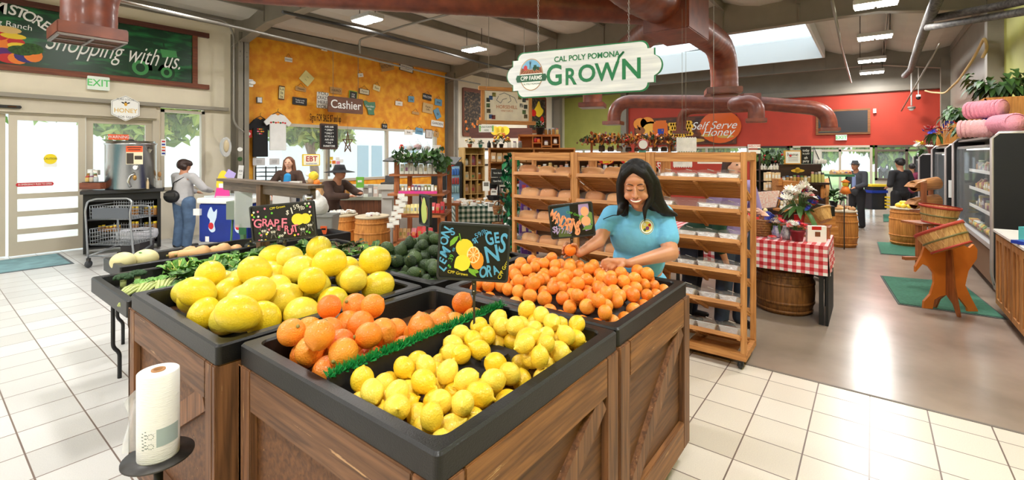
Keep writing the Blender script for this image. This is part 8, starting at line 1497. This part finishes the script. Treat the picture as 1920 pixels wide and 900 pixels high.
neck = [('c',H3(0,.03,-.08),.050,g(1203,402,2.99),.056),('c',g(1203,402,2.99),.05,g(1180,408,3.0),.045),('c',g(1203,402,2.99),.05,g(1222,408,2.98),.045)]
arms = [('c',SR,.054,ER,.043),('c',ER,.044,WR_,.025),('c',SL_,.060,EL,.050),('c',EL,.052,WL,.026)]
torso = [('c',SR,.056,SL_,.056),('e',g(1197,442,2.98),(.165,.12,.16),Ce),('e',g(1199,500,3.02),(.15,.11,.14),Ce),('e',g(1200,552,3.05),(.175,.125,.13),Ce)]
hip = g(1200,555,3.05); legs_ = []; LG_ = []
for s in (-1,1):
    a = Vector((hip.x,hip.y,.80))+Rt*s*.09; k_ = Vector((hip.x,hip.y,.44))+Rt*s*.10; n_ = Vector((hip.x,hip.y,.07))+Rt*s*.10+Fw*.03; legs_ += [('c',a,.085,k_,.055),('c',k_,.055,n_,.036)]; LG_ += [('c',a,.10,k_,.07),('c',k_,.07,n_-Vector((0,0,.02)),.055)]; blob('shoe',[('c',n_+Fw*.03+Vector((0,0,-.035)),.035,n_-Fw*.14+Vector((0,0,-.04)),.028)],WHT,GT,.01,2)
palmL = g(1156,491,2.665); fing = [(1141,486,1131,489,1126,500),(1144,489,1134,495,1130,505),(1149,492,1140,500,1137,509),(1155,495,1147,503,1145,510)]
hands = [('c',WL,.026,palmL,.024),('c',g(1168,490,2.68),.022,g(1147,489,2.66),.018),('c',g(1166,496,2.68),.02,g(1156,495,2.66),.016)]
for a,b_,c,d_,e,f in fing: hands += [('c',g(a,b_,2.66),.0115,g(c,d_,2.645),.0100),('c',g(c,d_,2.645),.0100,g(e,f,2.65),.0080)]
hands += [('c',g(1168,496,2.655),.014,g(1161,504,2.64),.0115),('c',g(1161,504,2.64),.0115,g(1156,508,2.64),.009)]
mo = at(1069,469,2.775); hands += [('c',WR_,.025,g(1080,471,2.83),.025),('c',g(1080,471,2.83),.025,g(1072,468,2.835),.022)]
for a,b_,c,d_,e,f in ((1072,458,1062,456,1057,462),(1069,463,1060,462,1054.5,468),(1069,469,1060,470,1055,475),(1071,476,1063,479,1058,482)): hands += [('c',g(a,b_,2.835),.0115,g(c,d_,2.825),.0100),('c',g(c,d_,2.825),.0100,g(e,f,2.78),.0080)]
hands += [('c',g(1082,466,2.80),.013,g(1079,459,2.765),.0105),('c',g(1079,459,2.765),.0105,g(1073,458,2.745),.009)]
SKG = mat('skin_warm',(210,148,114),.45,sss=.1,var=.06,vs=14); blob('body',headp+neck+arms+torso+legs_+hands,SKG,GT,.0052,3)
TEE = mat('tee_sky_blue',(112,190,232),.85,bump=.35,bs=26); shirt = blob('tee_shirt',[('c',SR,.066,SL_,.066),('c',g(1175,399,3.0),.05,g(1222,399,2.98),.05),('e',g(1197,440,2.98),(.182,.138,.17),Ce),('e',g(1198,485,3.0),(.168,.125,.15),Ce),('e',g(1200,535,3.04),(.185,.135,.14),Ce),('c',SR,.066,g(1131,430,2.94),.060),('c',SL_,.070,g(1252,445,2.87),.072)]+[('e',g(1197,432,2.93),(.13,.07,.07),Ce)],TEE,GT,.009,6)
blob('trousers',LG_+[('e',hip+Vector((0,0,-.02)),(.18,.13,.10),Ce)],BC,GT,.012,3)
HB = mat('hair_jet_black',(12,9,11),.42,bump=.5,bs=60,stretch=(7,7,.5)); HB.node_tree.nodes['Principled BSDF'].inputs['Specular IOR Level'].default_value = .35; hr_ = [he_(0,.038,.045,(.096,.108,.105)),he_(0,.05,-.02,(.10,.095,.12))]
def chain(pts): return [('c',a,ra,b_,rb) for (a,ra),(b_,rb) in zip(pts[:-1],pts[1:])]
hr_ += chain([(H3(-.018,-.035,.115),.028),(H3(-.062,-.048,.080),.026),(H3(-.086,-.035,.02),.022),(H3(-.094,-.025,-.06),.024),(H3(-.090,-.03,-.13),.026),(g(1164,396,2.83),.024),(g(1158,402,2.83),.008)])+chain([(H3(-.05,.0,.10),.04),(H3(-.09,.01,.0),.035),(H3(-.09,.02,-.12),.04),(g(1170,398,2.9),.03)])
hr_ += chain([(H3(-.01,-.035,.118),.028),(H3(.046,-.052,.086),.030),(H3(.080,-.042,.02),.026),(H3(.086,-.045,-.07),.024),(g(1209,392,2.80),.017),(g(1209,418,2.79),.004)])+chain([(H3(.05,0,.10),.045),(H3(.10,.0,.01),.040),(g(1232,378,2.86),.045),(g(1246,396,2.86),.034),(g(1268,403,2.88),.012)])+chain([(H3(.06,.05,.0),.06),(g(1226,385,2.95),.06),(g(1236,400,2.98),.045)])+[('c',H3(0,.06,0),.09,g(1208,398,3.08),.085)]
hr_ += chain([(g(1222,382,2.82),.02),(g(1236,397,2.83),.014),(g(1250,401,2.84),.006)])
blob('hair',hr_,HB,GT,.0065,4); w_ = MB(); w_.tube(fillet([g(1162,398,2.83),g(1163,404,2.82),g(1150,403,2.85),g(1131,411,2.91)],.03,5),.0028,n=5)
for k in range(26):
    rr = random.Random(k); x = rr.uniform(-.06,.085); s_ = 1 if x > -.01 else -1; w_.tube(fillet([H3(-.014,-.05+rr.uniform(0,.05),.138),H3(x*.9,-.06+abs(x)*.2,.105-abs(x)*.3),H3(s_*(.088+rr.uniform(0,.022)),-.045+rr.uniform(0,.05),-.0),H3(s_*(.095+rr.uniform(0,.02)),-.03+rr.uniform(0,.04),-.13)],.05,4),.0022,n=4)
w_.build('hair_strands',HB,GT)
# face: lowered lashes, brows, smile
f = MB()
for s in (-1,1): f.tube([H3(s*.034-.019,-.089,.001),H3(s*.034-.008,-.0965,-.005),H3(s*.034+.008,-.0965,-.005),H3(s*.034+.019,-.089,.001)],[.0012,.0024,.0024,.0012],n=6)
f.build('eyelashes',BLK,GT); f = MB()
for s in (-1,1): f.tube([H3(s*.012,-.092,.026),H3(s*.032,-.094,.034),H3(s*.056,-.080,.027)],[.0028,.0034,.0012],n=6)
f.build('eyebrows',mat('brow',(48,30,26),.6),GT); LIP = mat('lips_rose',(176,84,78),.4)
MB().tube([H3(-.033,-.0955,-.062),H3(-.016,-.106,-.069),H3(0,-.1085,-.071),H3(.016,-.106,-.069),H3(.033,-.0955,-.062)],[.0015,.0065,.0072,.0065,.0015],n=8).build('teeth',mat('teeth',(250,246,240),.25),GT)
f = MB(); f.tube([H3(-.037,-.093,-.060),H3(-.016,-.1065,-.0625),H3(0,-.108,-.0640),H3(.016,-.1065,-.0625),H3(.037,-.093,-.060)],[.0015,.0032,.0036,.0032,.0015],n=6); f.tube([H3(-.037,-.093,-.060),H3(-.018,-.1045,-.0765),H3(0,-.107,-.0800),H3(.018,-.1045,-.0765),H3(.037,-.093,-.060)],[.0015,.0042,.0050,.0042,.0015],n=6); f.build('lips',LIP,GT)
f = MB(); [f.ell(H3(s*.011,-.112,-.047),(.004,.003,.003)) for s in (-1,1)]; f.build('nostrils',mat('nostril',(110,60,50),.7),GT)
def nail(a,b_,d): return g(a,b_,d)
f = MB(); [f.ell(g(x,y,2.642),(.0055,.003,.005),rot=Ce) for x,y in ((1126,499),(1130,504),(1137,508))]; f.build('fingernails',mat('nail',(226,176,160),.3),GT); MB().lathe([(.027,-.0012),(.0285,0),(.027,.0012)],WL+(palmL-WL)*.0+(EL-WL)*.12,n=24,M=(EL-WL).to_track_quat('Z','Y').to_matrix().to_4x4()).build('bracelet',mat('gold',(220,180,90),.3,.9),GT)
# round emblem on the chest, laid onto the cloth
cl0 = Vector((0,0,CH))-go
def decal(px,py,r0,r1,name,m,off,n=30,rings=2):
    vs = []; fs = []
    for j in range(rings+1):
        for k in range(n):
            a = 2*PI*k/n; rr_ = r0+(r1-r0)*j/rings; dv_ = (at(px+rr_*math.cos(a),py+rr_*1.08*math.sin(a),1)-Vector((0,0,CH))).normalized(); hit,loc,nr,_ = shirt.ray_cast(cl0,dv_)
            vs.append(loc-dv_*off if hit else cl0+dv_*2.9)
    for j in range(rings):
        for k in range(n): fs.append((j*n+k,j*n+(k+1) % n,(j+1)*n+(k+1) % n,(j+1)*n+k))
    return MB().add(vs,fs,0,True).build(name,m,GT)
bpy.context.view_layer.update()
decal(1212.5,425,.1,13.5,'chest_emblem',WHT,.002); decal(1212.5,425,11.6,12.6,'emblem_ring',mat('emblem_green',(40,120,80),.6),.0030,rings=1); decal(1212.5,425,.1,9.0,'emblem_picture',mat('emblem_field_yellow',(226,206,90),.6),.0030); decal(1214,428,.1,3.4,'emblem_fruit',mat('emblem_purple',(120,60,120),.6),.004); decal(1218,422,.1,2.6,'emblem_fruit',RED,.004); decal(1209,431,.1,2.6,'emblem_leaf',GRN,.004); decal(1209,421,.1,3.0,'emblem_barn',mat('emblem_white',(244,240,220),.6),.004)
dup_src = [o for o in bpy.data.objects if o.name == 'mandarin'][0]; hm_ = dup_src.copy(); COL.objects.link(hm_); hm_.location = mo; hm_.scale = (1.05,)*3; hm_['label'] = 'mandarin held up in the right hand of the smiling woman'; del hm_['group']
